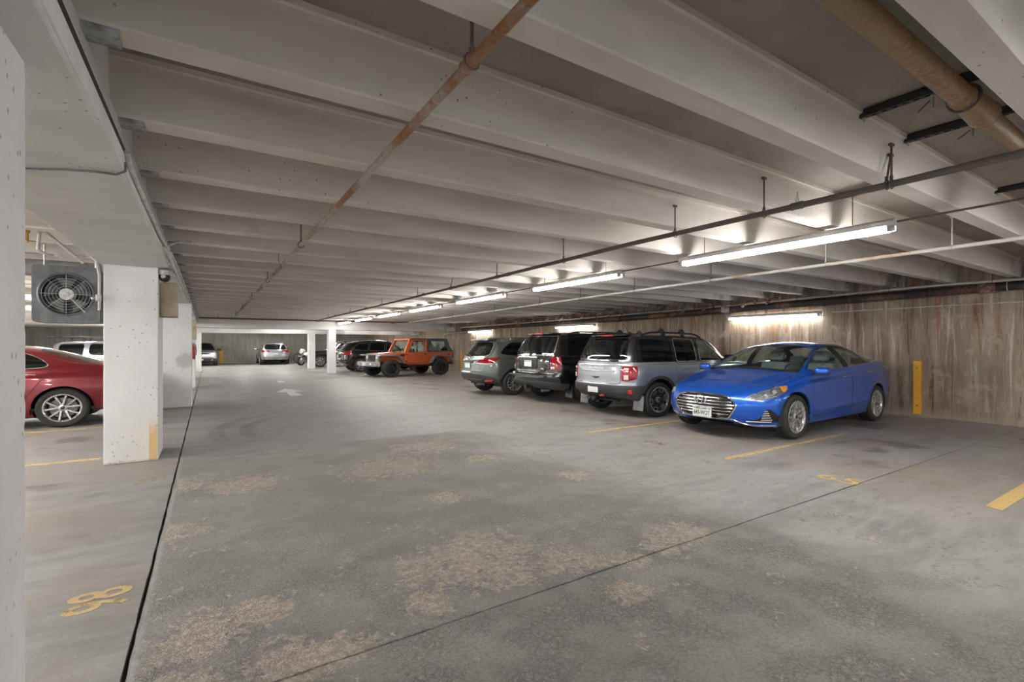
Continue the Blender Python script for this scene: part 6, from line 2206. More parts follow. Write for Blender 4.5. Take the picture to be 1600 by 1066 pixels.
# ---- grey-green wagon
def green_wagon(loc, rz, scale):
    sp = dict(
        H2=0.91, L=4.625, xw=(0.94, 3.61), rt=0.357, tw=0.225, rim=0.232, track=1.57, ra=0.41, flare=0.04,
        ringf=0.55, ringr=3.95, nf=3.4, nr=3.6, zcf=0.66, zcr=0.86, kf=0.22, kr=0.26, pfp=2.8, prp=2.8, rs=0.04, rF=0.08, bulge=0.014, zunder=0.33,
        top=[(0.55, 0.99), (1.0, 1.05), (1.35, 1.10), (1.5, 1.19), (1.95, 1.51), (2.2, 1.625), (2.6, 1.665), (3.3, 1.665), (3.95, 1.625)],
        bot=[(0.55, 0.24), (1.4, 0.22), (3.3, 0.23), (3.95, 0.33)],
        wm=[(0.55, 0.87), (1.0, 0.90), (3.3, 0.91), (3.95, 0.89)], zm=[(0.55, 0.68), (3.95, 0.80)],
        belt=[(0.55, 0.93), (1.35, 1.02), (2.8, 1.06), (3.95, 1.10)],
        wb=[(0.55, 0.81), (1.35, 0.84), (2.5, 0.855), (3.95, 0.82)],
        wt=[(0.55, 0.73), (1.35, 0.76), (1.7, 0.71), (2.2, 0.60), (3.0, 0.595), (3.95, 0.60)],
        crown=[(0.55, 0.03), (1.35, 0.04), (2.0, 0.05), (3.95, 0.045)], ws=[(0.55, 0.83), (3.95, 0.83)],
        pf=[(0.3, 0.10), (0.45, 0.02), (0.62, 0.0), (0.8, 0.03), (0.92, 0.08), (1.0, 0.25)],
        pr=[(0.30, 4.40), (0.40, 4.56), (0.50, 4.62), (0.64, 4.625), (0.70, 4.585), (0.80, 4.575), (1.0, 4.56), (1.08, 4.52), (1.25, 4.40), (1.45, 4.24), (1.57, 4.12), (1.66, 4.0)],
        zclad=[(0, 0.50), (0.5, 0.40), (1.3, 0.34), (3.1, 0.34), (3.9, 0.42), (4.2, 0.52), (4.7, 0.66)],
        windows=[([(1.56, 1.085), (1.80, 1.30), (2.02, 1.47), (2.30, 1.535), (2.42, 1.10)], 'side_glass'), ([(2.52, 1.10), (2.44, 1.54), (3.14, 1.54), (3.26, 1.12)], 'side_glass_r'),
                 ([(3.36, 1.13), (3.26, 1.535), (3.62, 1.51), (3.86, 1.35), (4.00, 1.215), (3.80, 1.17)], 'side_glass_r')],
        wslo=1.1, rlo=3.8, rw=[(-0.2, 1.115), (0.58, 1.135), (0.66, 1.18), (0.60, 1.42), (0.52, 1.53), (-0.2, 1.55)], rim_w=0.014, rimm='satin', tail_x=[(0.88, 4.36), (0.95, 4.22), (1.10, 4.02)],
        tail=[[(0.42, 0.905), (0.44, 0.985), (0.56, 1.06), (0.74, 1.10), (1.0, 1.11), (1.0, 0.93), (0.80, 0.89)]],
        gate=[(-0.3, 0.69), (0.60, 0.69), (0.655, 0.80), (0.64, 1.06), (0.70, 1.16), (0.62, 1.55), (-0.3, 1.60)],
        doors=[([(1.42, 0.40), (1.40, 1.05), (2.44, 1.07), (2.46, 0.40)], 'door_f'), ([(2.48, 0.40), (2.46, 1.07), (3.30, 1.10), (3.24, 0.75), (3.14, 0.52), (3.10, 0.40)], 'door_r')],
        mir=(1.60, 1.10), xseat=2.05, xdash=1.4, zseat=0.70, sglass='glass_t', sglass_r='glass_t', wtrim='black', trim_w=0.010, rglass='glass', hand='satin')
    sp['wspoly'] = [(1.36, -0.3), (1.36, 0.0), (1.39, 0.5), (1.46, 0.71), (1.60, 0.69), (2.02, 0.585), (2.08, 0.53), (2.11, 0.0), (2.11, -0.3)]
    sp['lamp'] = [(0.10, 0.74), (0.14, 0.86), (0.60, 0.95), (0.55, 0.80)]
    root, H = suv_body('wagon', 'grey-green wagon parked nose-in left of the black SUV', loc, rz, scale, sp, PAINT_GREEN)
    suv_common(root, H, sp, PAINT_GREEN, 'vee', 'alloy', 0.2, None, True, ((2.18, 0.93), (2.98, 0.95)))
    # tail lamp white lower blade
    for sd in (-1, 1):
        mb = MB()
        strip_on(H, mb, [(sd * y_, z_) for y_, z_ in interp_path([(0.44, 0.925), (0.62, 0.915), (0.80, 0.912)], 7)], 0.022, 'rear', 1, 0.006)
        mb.build('reversing_lamp', CM['clear'], root, smooth=True)
        mb = MB()
        p_, n_ = H.rear_x(sd * 0.70, 0.44)
        o = mb.rbox((0, 0, 0), (0.02, 0.22, 0.075), 0.02).build('reflector', CM['redlit'], root, smooth=True)
        o.location = p_ + n_ * 0.012
        o.rotation_euler = (0, 0, math.atan2(n_.y, n_.x))
    p, n = H.rear_x(0, 0.88)
    MB().rbox((p.x + 0.006, 0, 0.965), (0.03, 0.56, 0.05), 0.012).build('plate_garnish', CM['black'], root, smooth=True)
    plate(H, root, 0.0, 0.862, '', 'rear', x=p.x)
    MB().lathe([(0, 0.012), (0.045, 0.010), (0.055, 0.0)], 'X', 20, (H.rear_x(0, 1.035)[0].x, 0, 1.035)).build('badge', CM['chrome'], root, smooth=True)
    p3, n3 = H.rear_x(0, 1.575)
    MB().rbox((p3.x + 0.03, 0, 1.616), (0.30, 1.02, 0.040), 0.02, Matrix.Rotation(0.10, 3, 'Y')).build('roof_spoiler', PAINT_GREEN, root, smooth=True)
    MB().rbox((p3.x + 0.01, 0.0, 1.592), (0.26, 0.98, 0.022), 0.01, Matrix.Rotation(0.10, 3, 'Y')).build('spoiler_underside', CM['black'], root)
    p4, n4 = H.rear_x(0.0, 1.16)
    mb = MB().tube([(p4.x + 0.03, 0.0, 1.145), (p4.x + 0.03, 0.02, 1.155), (p4.x - 0.012, -0.40, 1.20)], 0.011, 6)
    mb.rbox((p4.x + 0.02, 0.0, 1.125), (0.06, 0.10, 0.045), 0.015)
    mb.build('rear_wiper', CM['black'], root)
    exhaust(root, 4.52, 0.42, 0.33, 0.038)
    mb = strip_on(H, MB(), [(y_, 0.47) for y_ in np.linspace(-0.55, 0.55, 9)], 0.014, 'rear')
    mb.build('bumper_rib', CM['satin'], root, smooth=True)
    roof_rail(root, H, 2.05, 3.85, 0.555, CM['satin'], 0.018, 0.045, (0, 0.4, 0.8, 1))
    return root

# ------------------------------------------------------------------ dark red sedan (tail half in view)
def red_sedan(loc, rz, scale):
    sp = dict(
        H2=0.895, L=4.87, xw=(0.95, 3.80), rt=0.342, tw=0.225, rim=0.245, track=1.54, ra=0.385, flare=0.0, zunder=0.23,
        ringf=0.60, ringr=4.30, nf=2.8, nr=2.9, zcf=0.52, zcr=0.66, kf=0.28, kr=0.24, pfp=2.6, prp=2.8, rs=0.06, rF=0.07, bulge=0.02,
        top=[(0.60, 0.86), (1.2, 0.96), (1.45, 1.01), (1.65, 1.11), (2.1, 1.33), (2.4, 1.425), (2.75, 1.455), (3.1, 1.445), (3.45, 1.395), (3.85, 1.265), (4.15, 1.165), (4.30, 1.135)],
        bot=[(0.60, 0.19), (1.4, 0.175), (3.2, 0.175), (4.0, 0.20), (4.30, 0.27)],
        wm=[(0.60, 0.85), (1.0, 0.885), (3.4, 0.895), (4.30, 0.86)], zm=[(0.60, 0.55), (4.30, 0.68)],
        belt=[(0.60, 0.77), (1.42, 0.93), (2.6, 0.985), (3.6, 1.03), (4.30, 1.05)],
        wb=[(0.60, 0.77), (1.42, 0.83), (3.3, 0.835), (4.30, 0.775)],
        wt=[(0.60, 0.67), (1.42, 0.74), (1.8, 0.68), (2.3, 0.575), (3.2, 0.56), (3.8, 0.60), (4.30, 0.67)],
        crown=[(0.60, 0.05), (1.42, 0.06), (2.4, 0.055), (3.8, 0.06), (4.30, 0.04)], ws=[(0.60, 0.80), (4.30, 0.80)],
        pf=[(0.15, 0.14), (0.3, 0.03), (0.50, 0.0), (0.68, 0.06), (0.83, 0.3)],
        pr=[(0.24, 4.72), (0.36, 4.83), (0.55, 4.87), (0.75, 4.83), (0.98, 4.80), (1.06, 4.74), (1.13, 4.5)],
        crease=[([(0.6, 0.80), (4.3, 0.90)], 0.010, 0.04, (1.2, 4.4)), ([(1.2, 0.36), (3.3, 0.40)], 0.012, 0.05, (1.25, 3.4))],
        windows=[([(1.70, 1.0), (2.0, 1.18), (2.34, 1.345), (2.60, 1.375), (2.66, 1.02)], 'side_glass_r'), ([(2.76, 1.02), (2.70, 1.38), (3.05, 1.365), (3.34, 1.285), (3.52, 1.19), (3.62, 1.085), (3.50, 1.055)], 'side_glass_r')],
        wslo=0.98, rlo=4.2, tail=[[(0.50, 0.86), (0.50, 1.0), (0.9, 1.02), (0.9, 0.86)]], tail_x=[(0.8, 4.62), (1.05, 4.60)],
        doors=[([(1.56, 0.28), (1.54, 0.98), (2.66, 1.0), (2.70, 0.28)], 'door_f'), ([(2.72, 0.28), (2.69, 1.0), (3.66, 1.04), (3.52, 0.80), (3.40, 0.60), (3.30, 0.28)], 'door_r')],
        mir=(1.76, 1.0), xseat=2.35, xdash=1.6, zseat=0.50, sglass='glass_t', sglass_r='glass_t', wtrim='chrome', trim_w=0.016, rglass='glass', hand='chrome', win_r=0.06)
    sp['wspoly'] = [(1.42, -0.3), (1.42, 0.0), (1.45, 0.5), (1.50, 0.69), (1.65, 0.69), (2.12, 0.575), (2.22, 0.52), (2.27, 0.0), (2.27, -0.3)]
    sp['lamp'] = [(0.17, 0.60), (0.24, 0.67), (0.66, 0.78), (0.93, 0.80), (0.74, 0.68), (0.30, 0.60)]
    root, H = suv_body('sedan', 'dark red sedan half hidden behind the white pillars on the left', loc, rz, scale, sp, PAINT_RED)
    H.poly('top', rnd([(3.42, -0.3), (3.42, 0.0), (3.45, 0.47), (3.55, 0.53), (3.95, 0.585), (4.16, 0.60), (4.24, 0.0), (4.24, -0.3)], 0.06), 'rear_glass', ('body', 'door_r'), lo=1.05, smooth=0)
    suv_common(root, H, sp, PAINT_RED, 'ten', 'alloy', 0.15, None, True, ((2.40, 0.885), (3.30, 0.925)))
    plate(H, root, 0.0, 0.80, '', 'rear')
    return root


# ------------------------------------------------------------------ rounded black SUV beyond the cross beam
def far_spec(**kw):
    sp = dict(
        H2=0.955, L=4.75, xw=(0.92, 3.78), rt=0.375, tw=0.25, rim=0.255, track=1.65, ra=0.43, flare=0.05, zunder=0.34,
        ringf=0.58, ringr=4.10, nf=3.2, nr=3.3, zcf=0.70, zcr=0.88, kf=0.22, kr=0.24, pfp=2.8, prp=2.8, rs=0.05, rF=0.08, bulge=0.014,
        top=[(0.58, 1.05), (1.0, 1.11), (1.40, 1.16), (1.55, 1.24), (2.0, 1.57), (2.3, 1.69), (2.7, 1.735), (3.4, 1.72), (4.10, 1.62)],
        bot=[(0.58, 0.25), (1.4, 0.23), (3.4, 0.24), (4.10, 0.34)],
        wm=[(0.58, 0.91), (1.0, 0.95), (3.5, 0.955), (4.10, 0.925)], zm=[(0.58, 0.72), (4.10, 0.82)],
        belt=[(0.58, 0.98), (1.4, 1.07), (3.0, 1.12), (4.10, 1.16)],
        wb=[(0.58, 0.85), (1.4, 0.88), (2.5, 0.89), (4.10, 0.84)],
        wt=[(0.58, 0.77), (1.40, 0.80), (1.7, 0.75), (2.2, 0.64), (3.2, 0.62), (4.10, 0.60)],
        crown=[(0.58, 0.03), (1.4, 0.04), (2.0, 0.05), (4.10, 0.05)], ws=[(0.58, 0.87), (4.10, 0.87)],
        pf=[(0.3, 0.10), (0.45, 0.02), (0.62, 0.0), (0.85, 0.03), (0.98, 0.08), (1.06, 0.25)],
        pr=[(0.32, 4.52), (0.42, 4.67), (0.52, 4.74), (0.66, 4.75), (0.74, 4.71), (1.02, 4.68), (1.12, 4.62), (1.35, 4.46), (1.52, 4.33), (1.62, 4.2)],
        windows=[([(1.66, 1.13), (1.92, 1.36), (2.14, 1.54), (2.40, 1.60), (2.48, 1.14)], 'side_glass'), ([(2.58, 1.14), (2.52, 1.61), (3.24, 1.60), (3.34, 1.165)], 'side_glass_r'),
                 ([(3.42, 1.17), (3.36, 1.59), (3.82, 1.54), (4.06, 1.36), (4.10, 1.20)], 'side_glass_r')],
        wslo=1.2, rlo=3.95, rw=[(-0.2, 1.16), (0.62, 1.17), (0.70, 1.22), (0.60, 1.48), (0.52, 1.54), (-0.2, 1.56)], rim_w=0.010,
        tail=[[(0.46, 0.92), (0.48, 1.05), (0.70, 1.13), (1.0, 1.14), (1.0, 0.94), (0.80, 0.92)]], tail_x=[(0.9, 4.30), (1.14, 4.22)],
        gate=[(-0.3, 0.70), (0.62, 0.70), (0.66, 0.80), (0.66, 1.10), (0.73, 1.20), (0.62, 1.56), (-0.3, 1.60)],
        doors=[([(1.52, 0.42), (1.50, 1.10), (2.52, 1.11), (2.54, 0.42)], 'door_f'), ([(2.56, 0.42), (2.54, 1.11), (3.40, 1.14), (3.34, 0.8), (3.22, 0.55), (3.18, 0.42)], 'door_r')],
        mir=(1.72, 1.14), xseat=2.15, xdash=1.5, zseat=0.76, sglass='glass_t', sglass_r='glass_t', wtrim='satin', trim_w=0.010, rglass='glass_t', hand='black')
    sp['wspoly'] = [(1.42, -0.3), (1.42, 0.0), (1.45, 0.55), (1.52, 0.75), (1.66, 0.73), (2.10, 0.63), (2.16, 0.57), (2.20, 0.0), (2.20, -0.3)]
    sp['lamp'] = [(0.05, 0.78), (0.08, 0.92), (0.55, 1.0), (0.50, 0.86)]
    sp['grille'] = [(-0.3, 0.70), (0.40, 0.70), (0.46, 0.90), (-0.3, 0.90)]
    sp.update(kw)
    return sp


def far_suvs():
    # black SUV seen from behind beside the orange off-roader
    sp = far_spec()
    root, H = suv_body('suv', 'black SUV with red tail lamp just left of the orange off-roader', (10.25, 25.25, 0), PI, (1, 1, 0.93), sp, GLOSS_BLACK, res=0.6)
    suv_common(root, H, sp, GLOSS_BLACK, 'five', 'alloy', 0.3, None, True, ((2.30, 0.98), (3.05, 1.0)))
    plate(H, root, 0.0, 0.86, '', 'rear')
    roof_rail(root, H, 2.3, 3.9, 0.56, CM['satin'], 0.018, 0.045, (0, 0.5, 1))
    bumper_reflector(H, root, 0.70, 0.55, 0.14, 0.05)
    exhaust(root, 4.62, 0.5, 0.33)
    # folded cycle carrier on its hitch
    bc = empty('bike_carrier', (10.25 - 4.845, 25.25, 0.0))
    tag(bc, 'silver cycle carrier folded up on the tail of the black SUV by the slim pillar', 'bike rack')
    mb = MB().rbox((-0.06, 0, 0.50), (0.34, 0.06, 0.06), 0.01).rbox((-0.22, 0, 0.86), (0.05, 0.08, 0.75), 0.012)
    mb.build('mast', CM['satin'], bc)
    for z_ in (0.62, 0.95, 1.16):
        MB().tube([(-0.24, -0.42, z_), (-0.27, 0, z_ + 0.01), (-0.24, 0.42, z_)], 0.028, 8).build('arm', CM['alloy'], bc, smooth=True)
        for s_ in (-0.36, 0.36):
            MB().rbox((-0.27, s_, z_ + 0.03), (0.08, 0.06, 0.09), 0.02).build('cradle', CM['black'], bc)
    # black SUV nose-out between the slim pillars
    sp = far_spec(sglass='glass_b', sglass_r='glass_b')
    root, H = suv_body('suv', 'black SUV nosing out between the two slim white pillars', (4.85, 31.95, 0), 0, (1, 1, 0.95), sp, GLOSS_BLACK, res=0.6)
    suv_common(root, H, sp, GLOSS_BLACK, 'seven', 'alloy', 0.0, None, True, ((2.30, 0.98), (3.05, 1.0)))
    mb = MB()
    for z_ in (0.74, 0.79, 0.84):
        strip_on(H, mb, [(y_, z_) for y_ in np.linspace(-0.40, 0.40, 7)], 0.010, 'front')
    mb.build('grille_bars', CM['chrome'], root, smooth=True)
    tag(root.children[-1], kind='stuff')
    mb = MB()
    strip_on(H, mb, [(x_, 0.42) for x_ in np.linspace(1.5, 3.2, 8)], 0.012, 'side', -1)
    strip_on(H, mb, [(x_, 0.42) for x_ in np.linspace(1.5, 3.2, 8)], 0.012, 'side', 1)
    mb.build('sill_trim', CM['chrome'], root, smooth=True)
    plate(H, root, 0.0, 0.52, '', 'front')
    # silver SUV tail against the end wall
    sp = far_spec(sglass='glass_b', sglass_r='glass_b', rglass='glass_b', L=4.75,
                  tail=[[(0.34, 0.98), (0.36, 1.06), (0.60, 1.11), (1.0, 1.13), (1.0, 0.96), (0.70, 0.95)]], tail_x=[(0.9, 4.36), (1.14, 4.28)])
    root, H = suv_body('suv', 'silver SUV parked nose to the end wall between yellow guard posts', (3.92, 40.85, 0), -PI / 2, (0.92, 0.98, 0.90), sp, PAINT_SILVER, res=0.5)
    suv_common(root, H, sp, PAINT_SILVER, 'seven', 'alloy', 0.2, None, True, ())
    plate(H, root, 0.0, 0.845, '', 'rear')
    mb = MB()
    strip_on(H, mb, [(y_, 0.955) for y_ in np.linspace(-0.45, 0.45, 7)], 0.016, 'rear')
    mb.build('tailgate_trim', CM['chrome'], root, smooth=True)
    H2 = H
    bumper_reflector(H, root, 0.70, 0.56, 0.16, 0.05)
    roof_rail(root, H, 2.3, 3.9, 0.56, CM['satin'], 0.018, 0.045, (0, 0.5, 1))
    MB().rbox((4.66, 0, 0.42), (0.12, 1.3, 0.05), 0.015).build('bumper_trim', CM['satin'], root, smooth=True)
    # silver SUV facing the lane, cut by the far left pillar
    sp = far_spec(sglass='glass_b', sglass_r='glass_b', wglass='glass_b', zclad=[(0, 0.60), (1.3, 0.42), (4.8, 0.5)], grille=[(-0.3, 0.86), (0.52, 0.86), (0.52, 0.955), (-0.3, 0.955)],
                  zroof=[(0, 3.0), (1.3, 3.0), (1.4, 1.09), (4.8, 1.10)], lamp=[(0.05, 0.84), (0.06, 0.97), (0.60, 1.0), (0.52, 0.87)])
    root, H = suv_body('suv', 'silver SUV with black bumper and roof facing out at the far left pillar', (-0.42, 36.2, 0), PI / 2, (0.96, 0.98, 0.88), sp, PAINT_GREY, res=0.5)
    suv_common(root, H, sp, PAINT_GREY, 'seven', 'alloy', 0.2, GLOSS_BLACK, True, ())
    mb = MB()
    strip_on(H, mb, [(y_, 0.635) for y_ in np.linspace(-0.7, 0.7, 11)], 0.022, 'front')
    mb.build('bumper_trim', CM['chrome'], root, smooth=True)
    plate(H, root, 0.0, 0.50, '', 'front')
    for sd in (-1, 1):
        p, n = H.front_x(sd * 0.62, 0.46)
        MB().lathe([(0, -0.01), (0.05, -0.01), (0.06, 0.01)], 'X', 12, p).build('fog_lamp', CM['clear'], root, smooth=True)
    # grey boxy wagon glimpsed over the red sedan's roof
    sp = far_spec(sglass_r='glass_b', H2=0.90, nr=4.4, pr=[(0.32, 4.52), (0.42, 4.67), (0.66, 4.75), (0.74, 4.71), (1.10, 4.68), (1.40, 4.60), (1.58, 4.5), (1.68, 4.35)],
                  top=[(0.58, 1.05), (1.40, 1.16), (1.55, 1.24), (2.0, 1.58), (2.3, 1.70), (2.7, 1.74), (3.4, 1.74), (4.10, 1.72)],
                  windows=[([(1.66, 1.13), (1.92, 1.36), (2.14, 1.54), (2.40, 1.62), (2.48, 1.14)], 'side_glass'), ([(2.62, 1.14), (2.56, 1.62), (3.30, 1.62), (3.36, 1.14)], 'side_glass_r'),
                           ([(3.50, 1.14), (3.48, 1.62), (4.20, 1.60), (4.24, 1.14)], 'side_glass_r')],
                  wtrim='satin', trim_w=0.012)
    root, H = suv_body('suv', 'light grey boxy SUV with roof rack glimpsed over the roof of the dark red sedan', (-0.55, 22.95, 0), PI, (0.90, 0.96, 0.86), sp, PAINT_GREY, res=0.6)
    suv_common(root, H, sp, PAINT_GREY, 'five', 'alloy', 0.3, None, True, ((2.30, 0.98), (3.05, 1.0)))
    plate(H, root, 0.0, 0.86, '', 'rear')
    rk = MB()
    for sd in (-1, 1):
        rk.rbox((3.6, sd * 0.60, 1.90), (1.9, 0.05, 0.07), 0.015)
        for x_ in (2.9, 3.5, 4.1):
            rk.rbox((x_, sd * 0.60, 1.80), (0.08, 0.04, 0.2), 0.01)
    for x_ in (2.8, 3.2, 3.6, 4.0, 4.4):
        rk.rbox((x_, 0, 1.90), (0.06, 1.2, 0.03), 0.01)
    rk.build('roof_rack', CM['black'], root)


# ------------------------------------------------------------------ orange off-roader
def off_roader(loc, rz, scale):
    root = car_root('off_roader', loc, rz, 'orange two-door off-roader with dark hard top and black wheels', 4.1, scale)
    OR, GP = PAINT_ORANGE, pm('fender_grey', (0.20, 0.205, 0.215), (0.15, 0.155, 0.165), 14, 0.5)
    HT = pm('hardtop_slate', (0.085, 0.095, 0.115), (0.065, 0.072, 0.088), 14, 0.45)
    XF, XRr, RT = 0.72, 3.16, 0.405
    def arch(cx, r, z, a0, a1, n=10):
        return [(cx + r * math.cos(a), z + r * math.sin(a)) for a in np.linspace(a0, a1, n)]
    # tub side panels with the rear arch cut away
    tub = [(1.42, 0.60), (1.42, 1.13), (3.84, 1.13), (3.88, 0.64), (3.70, 0.60)] + arch(XRr, 0.50, 0.45, 0.30, PI - 0.30) + [(2.62, 0.52), (1.60, 0.52)]
    for sd in (-1, 1):
        MB().prism(tub, sd * 0.70, sd * 0.755, 'Y').build('body_side', OR, root, bevel=0.008)
    MB().lohi((3.82, -0.74, 0.60), (3.88, 0.74, 1.13)).build('tailgate', OR, root, bevel=0.01)
    MB().prism([(1.20, 0.50), (3.80, 0.50), (3.80, 0.58), (1.20, 0.58)], -0.70, 0.70, 'Y').build('floor_pan', CM['under'], root)
    MB().prism([(0.15, 0.42), (3.75, 0.42), (3.75, 0.52), (0.15, 0.52)], -0.40, 0.40, 'Y').build('chassis', CM['under'], root)
    # bonnet (tapered in plan and profile)
    def taper(x0, x1, w0, w1, za0, zb0, za1, zb1, cr0=0.03, cr1=0.03):
        vs = []
        for (x, w, za, zb, cr) in ((x0, w0, za0, zb0, cr0), (x0 + (x1 - x0) * 0.12, w0 + (w1 - w0) * 0.12, za0, zb0 + 0.012, cr0), (x1, w1, za1, zb1, cr1)):
            vs += [(x, -w, za), (x, -w, zb - 0.035), (x, -w + 0.05, zb - 0.004), (x, -w * 0.5, zb + cr * 0.7), (x, 0, zb + cr), (x, w * 0.5, zb + cr * 0.7), (x, w - 0.05, zb - 0.004), (x, w, zb - 0.035), (x, w, za)]
        fs = []
        for i in (0, 9):
            for k in range(9):
                k2 = (k + 1) % 9
                fs.append((i + k, i + k2, i + 9 + k2, i + 9 + k))
        fs += [tuple(range(9)), tuple(range(18, 27))]
        return MB().add(vs, fs)
    taper(0.34, 1.44, 0.56, 0.72, 0.72, 1.065, 0.60, 1.135).build('hood', OR, root, smooth=True)
    MB().rbox((1.02, -0.55, 1.125), (0.10, 0.05, 0.03), 0.01).rbox((1.02, 0.55, 1.125), (0.10, 0.05, 0.03), 0.01).build('hood_latch', CM['black'], root)
    for sd in (-1, 1):
        MB().rbox((1.30, sd * 0.742, 1.0), (0.20, 0.02, 0.11), 0.008).build('cowl_vent', CM['black'], root)
        MB().rbox((1.24, sd * 0.735, 0.86), (0.05, 0.02, 0.05), 0.01).build('side_marker', CM['clear'], root)
        MB().rbox((1.24, sd * 0.745, 0.70), (0.20, 0.012, 0.035), 0.004).build('side_badge', CM['plate'], root, smooth=True)
    # grille and lamps
    g = MB().prism([(0.27, 0.64), (0.30, 1.06), (0.38, 1.075), (0.38, 0.64)], -0.60, 0.60, 'Y')
    gp = g.build('grille', GP, root, bevel=0.02)
    for k in range(7):
        y_ = -0.27 + k * 0.09
        MB().rbox((0.278, y_, 0.86), (0.03, 0.055, 0.30), 0.012).build('grille_slot', CM['black'], gp)
    for sd in (-1, 1):
        MB().lathe([(0, -0.035), (0.06, -0.03), (0.088, -0.01), (0.095, 0.02)], 'X', 20, (0.275, sd * 0.44, 0.89)).build('headlamp', CM['clear'], root, smooth=True)
        MB().lathe([(0, -0.02), (0.03, -0.015), (0.04, 0.01)], 'X', 12, (0.275, sd * 0.46, 0.73)).build('turn_signal', CM['amber'], root, smooth=True)
    # bumpers
    bp = [(0.20, -0.90), (0.02, -0.86), (-0.06, -0.55), (-0.08, 0.0), (-0.06, 0.55), (0.02, 0.86), (0.20, 0.90), (0.20, 0.70), (0.14, 0.5), (0.12, 0), (0.14, -0.5), (0.20, -0.70)]
    MB().prism(bp, 0.50, 0.70, 'Z').build('front_bumper', pm('bumper_grey', (0.27, 0.275, 0.285), (0.2, 0.2, 0.21), 14, 0.45), root, bevel=0.02)
    for sd in (-1, 1):
        MB().lathe([(0, -0.015), (0.05, -0.01), (0.06, 0.01)], 'X', 14, (-0.065, sd * 0.52, 0.60)).build('fog_lamp', CM['clear'], root, smooth=True)
    MB().rbox((-0.085, 0.0, 0.60), (0.012, 0.30, 0.15), 0.005).build('licence_plate', CM['plate'], root)
    MB().prism([(3.86, -0.80), (4.02, -0.76), (4.02, 0.76), (3.86, 0.80)], 0.50, 0.68, 'Z').build('rear_bumper', GP, root, bevel=0.02)
    # flares
    fl_f = [(0.16, 0.98), (0.22, 1.03), (0.95, 1.035), (1.08, 1.0), (1.36, 0.62), (1.30, 0.60), (1.06, 0.93), (0.94, 0.965), (0.24, 0.96)]
    fl_r = [(2.60, 0.62), (2.84, 0.97), (2.95, 1.02), (3.52, 1.02), (3.66, 0.96), (3.84, 0.66), (3.76, 0.64), (3.58, 0.90), (3.50, 0.945), (2.98, 0.945), (2.90, 0.91), (2.68, 0.60)]
    for sd in (-1, 1):
        a = MB().prism(fl_f, sd * 0.58, sd * 0.925, 'Y').build('fender_flare', GP, root, bevel=0.012)
        b = MB().prism(fl_r, sd * 0.73, sd * 0.925, 'Y').build('fender_flare', GP, root, bevel=0.012)
        MB().tube([(1.34, sd * 0.84, 0.50), (2.66, sd * 0.84, 0.50)], 0.045, 8).build('side_step', CM['black'], root, smooth=True)
    # windscreen frame
    ws = MB()
    def post(y):
        return [(1.44, y, 1.10), (1.74, y, 1.74)]
    for sd in (-1, 1):
        ws.add([(1.40, sd * 0.74, 1.12), (1.50, sd * 0.74, 1.12), (1.78, sd * 0.66, 1.76), (1.70, sd * 0.66, 1.76), (1.40, sd * 0.66, 1.12), (1.50, sd * 0.66, 1.12), (1.78, sd * 0.58, 1.76), (1.70, sd * 0.58, 1.76)],
               [(0, 1, 2, 3), (7, 6, 5, 4), (0, 4, 5, 1), (1, 5, 6, 2), (2, 6, 7, 3), (3, 7, 4, 0)])
    ws.lohi((1.69, -0.66, 1.70), (1.79, 0.66, 1.765))
    ws.lohi((1.39, -0.72, 1.10), (1.50, 0.72, 1.15))
    ws.build('windshield_frame', OR, root)
    MB().add([(1.445, -0.67, 1.14), (1.445, 0.67, 1.14), (1.725, 0.60, 1.72), (1.725, -0.60, 1.72)], [(0, 1, 2, 3)]).build('windshield', CM['glass'], root)
    # doors with frames
    def frame_ring(outer, inner, y0, y1, nm, mat, par=None):
        n = len(outer)
        vs = [(p[0], y, p[1]) for y in (y0, y1) for p in outer] + [(p[0], y, p[1]) for y in (y0, y1) for p in inner]
        fs = []
        for i in range(n):
            j = (i + 1) % n
            fs += [(i, j, 2 * n + j, 2 * n + i), (n + i, 3 * n + i, 3 * n + j, n + j), (i, n + i, n + j, j), (2 * n + i, 2 * n + j, 3 * n + j, 3 * n + i)]
        return MB().add(vs, fs).build(nm, mat, par or root)
    for sd in (-1, 1):
        d = MB().prism([(1.46, 0.64), (1.46, 1.12), (2.52, 1.12), (2.52, 0.70), (2.44, 0.60), (1.52, 0.60)], sd * 0.745, sd * 0.772, 'Y').build('door', OR, root, bevel=0.01)
        o_ = [(1.50, 1.12), (1.78, 1.735), (2.52, 1.735), (2.52, 1.12)]
        i_ = [(1.60, 1.16), (1.83, 1.67), (2.44, 1.67), (2.44, 1.16)]
        vs_o = o_
        n0 = frame_ring(o_, i_, sd * 0.70, sd * 0.755, 'door_frame', OR, d)
        MB().add([(p[0], sd * 0.725, p[1]) for p in i_], [(0, 1, 2, 3)]).build('door_window', CM['glass'], d)
        MB().rbox((2.40, sd * 0.785, 1.04), (0.15, 0.03, 0.05), 0.012).build('door_handle', CM['black'], d)
        for z_ in (0.72, 1.02):
            MB().rbox((1.45, sd * 0.78, z_), (0.10, 0.025, 0.04), 0.008).build('hinge', CM['black'], d)
        m_ = MB().rbox((1.66, sd * 0.93, 1.22), (0.10, 0.20, 0.17), 0.035, seg=3).tube([(1.62, sd * 0.76, 1.16), (1.64, sd * 0.86, 1.16), (1.66, sd * 0.90, 1.18)], 0.025, 8)
        m_.build('door_mirror', CM['black'], root, smooth=True)
        # hard top flank
        o2 = [(2.54, 1.13), (2.54, 1.745), (3.60, 1.735), (3.84, 1.13)]
        i2 = [(2.64, 1.20), (2.64, 1.66), (3.46, 1.655), (3.64, 1.20)]
        frame_ring(o2, i2, sd * 0.66, sd * 0.745, 'hardtop_side', HT)
        MB().add([(p[0], sd * 0.715, p[1]) for p in i2], [(0, 1, 2, 3)]).build('rear_side_window', CM['glass'], root)
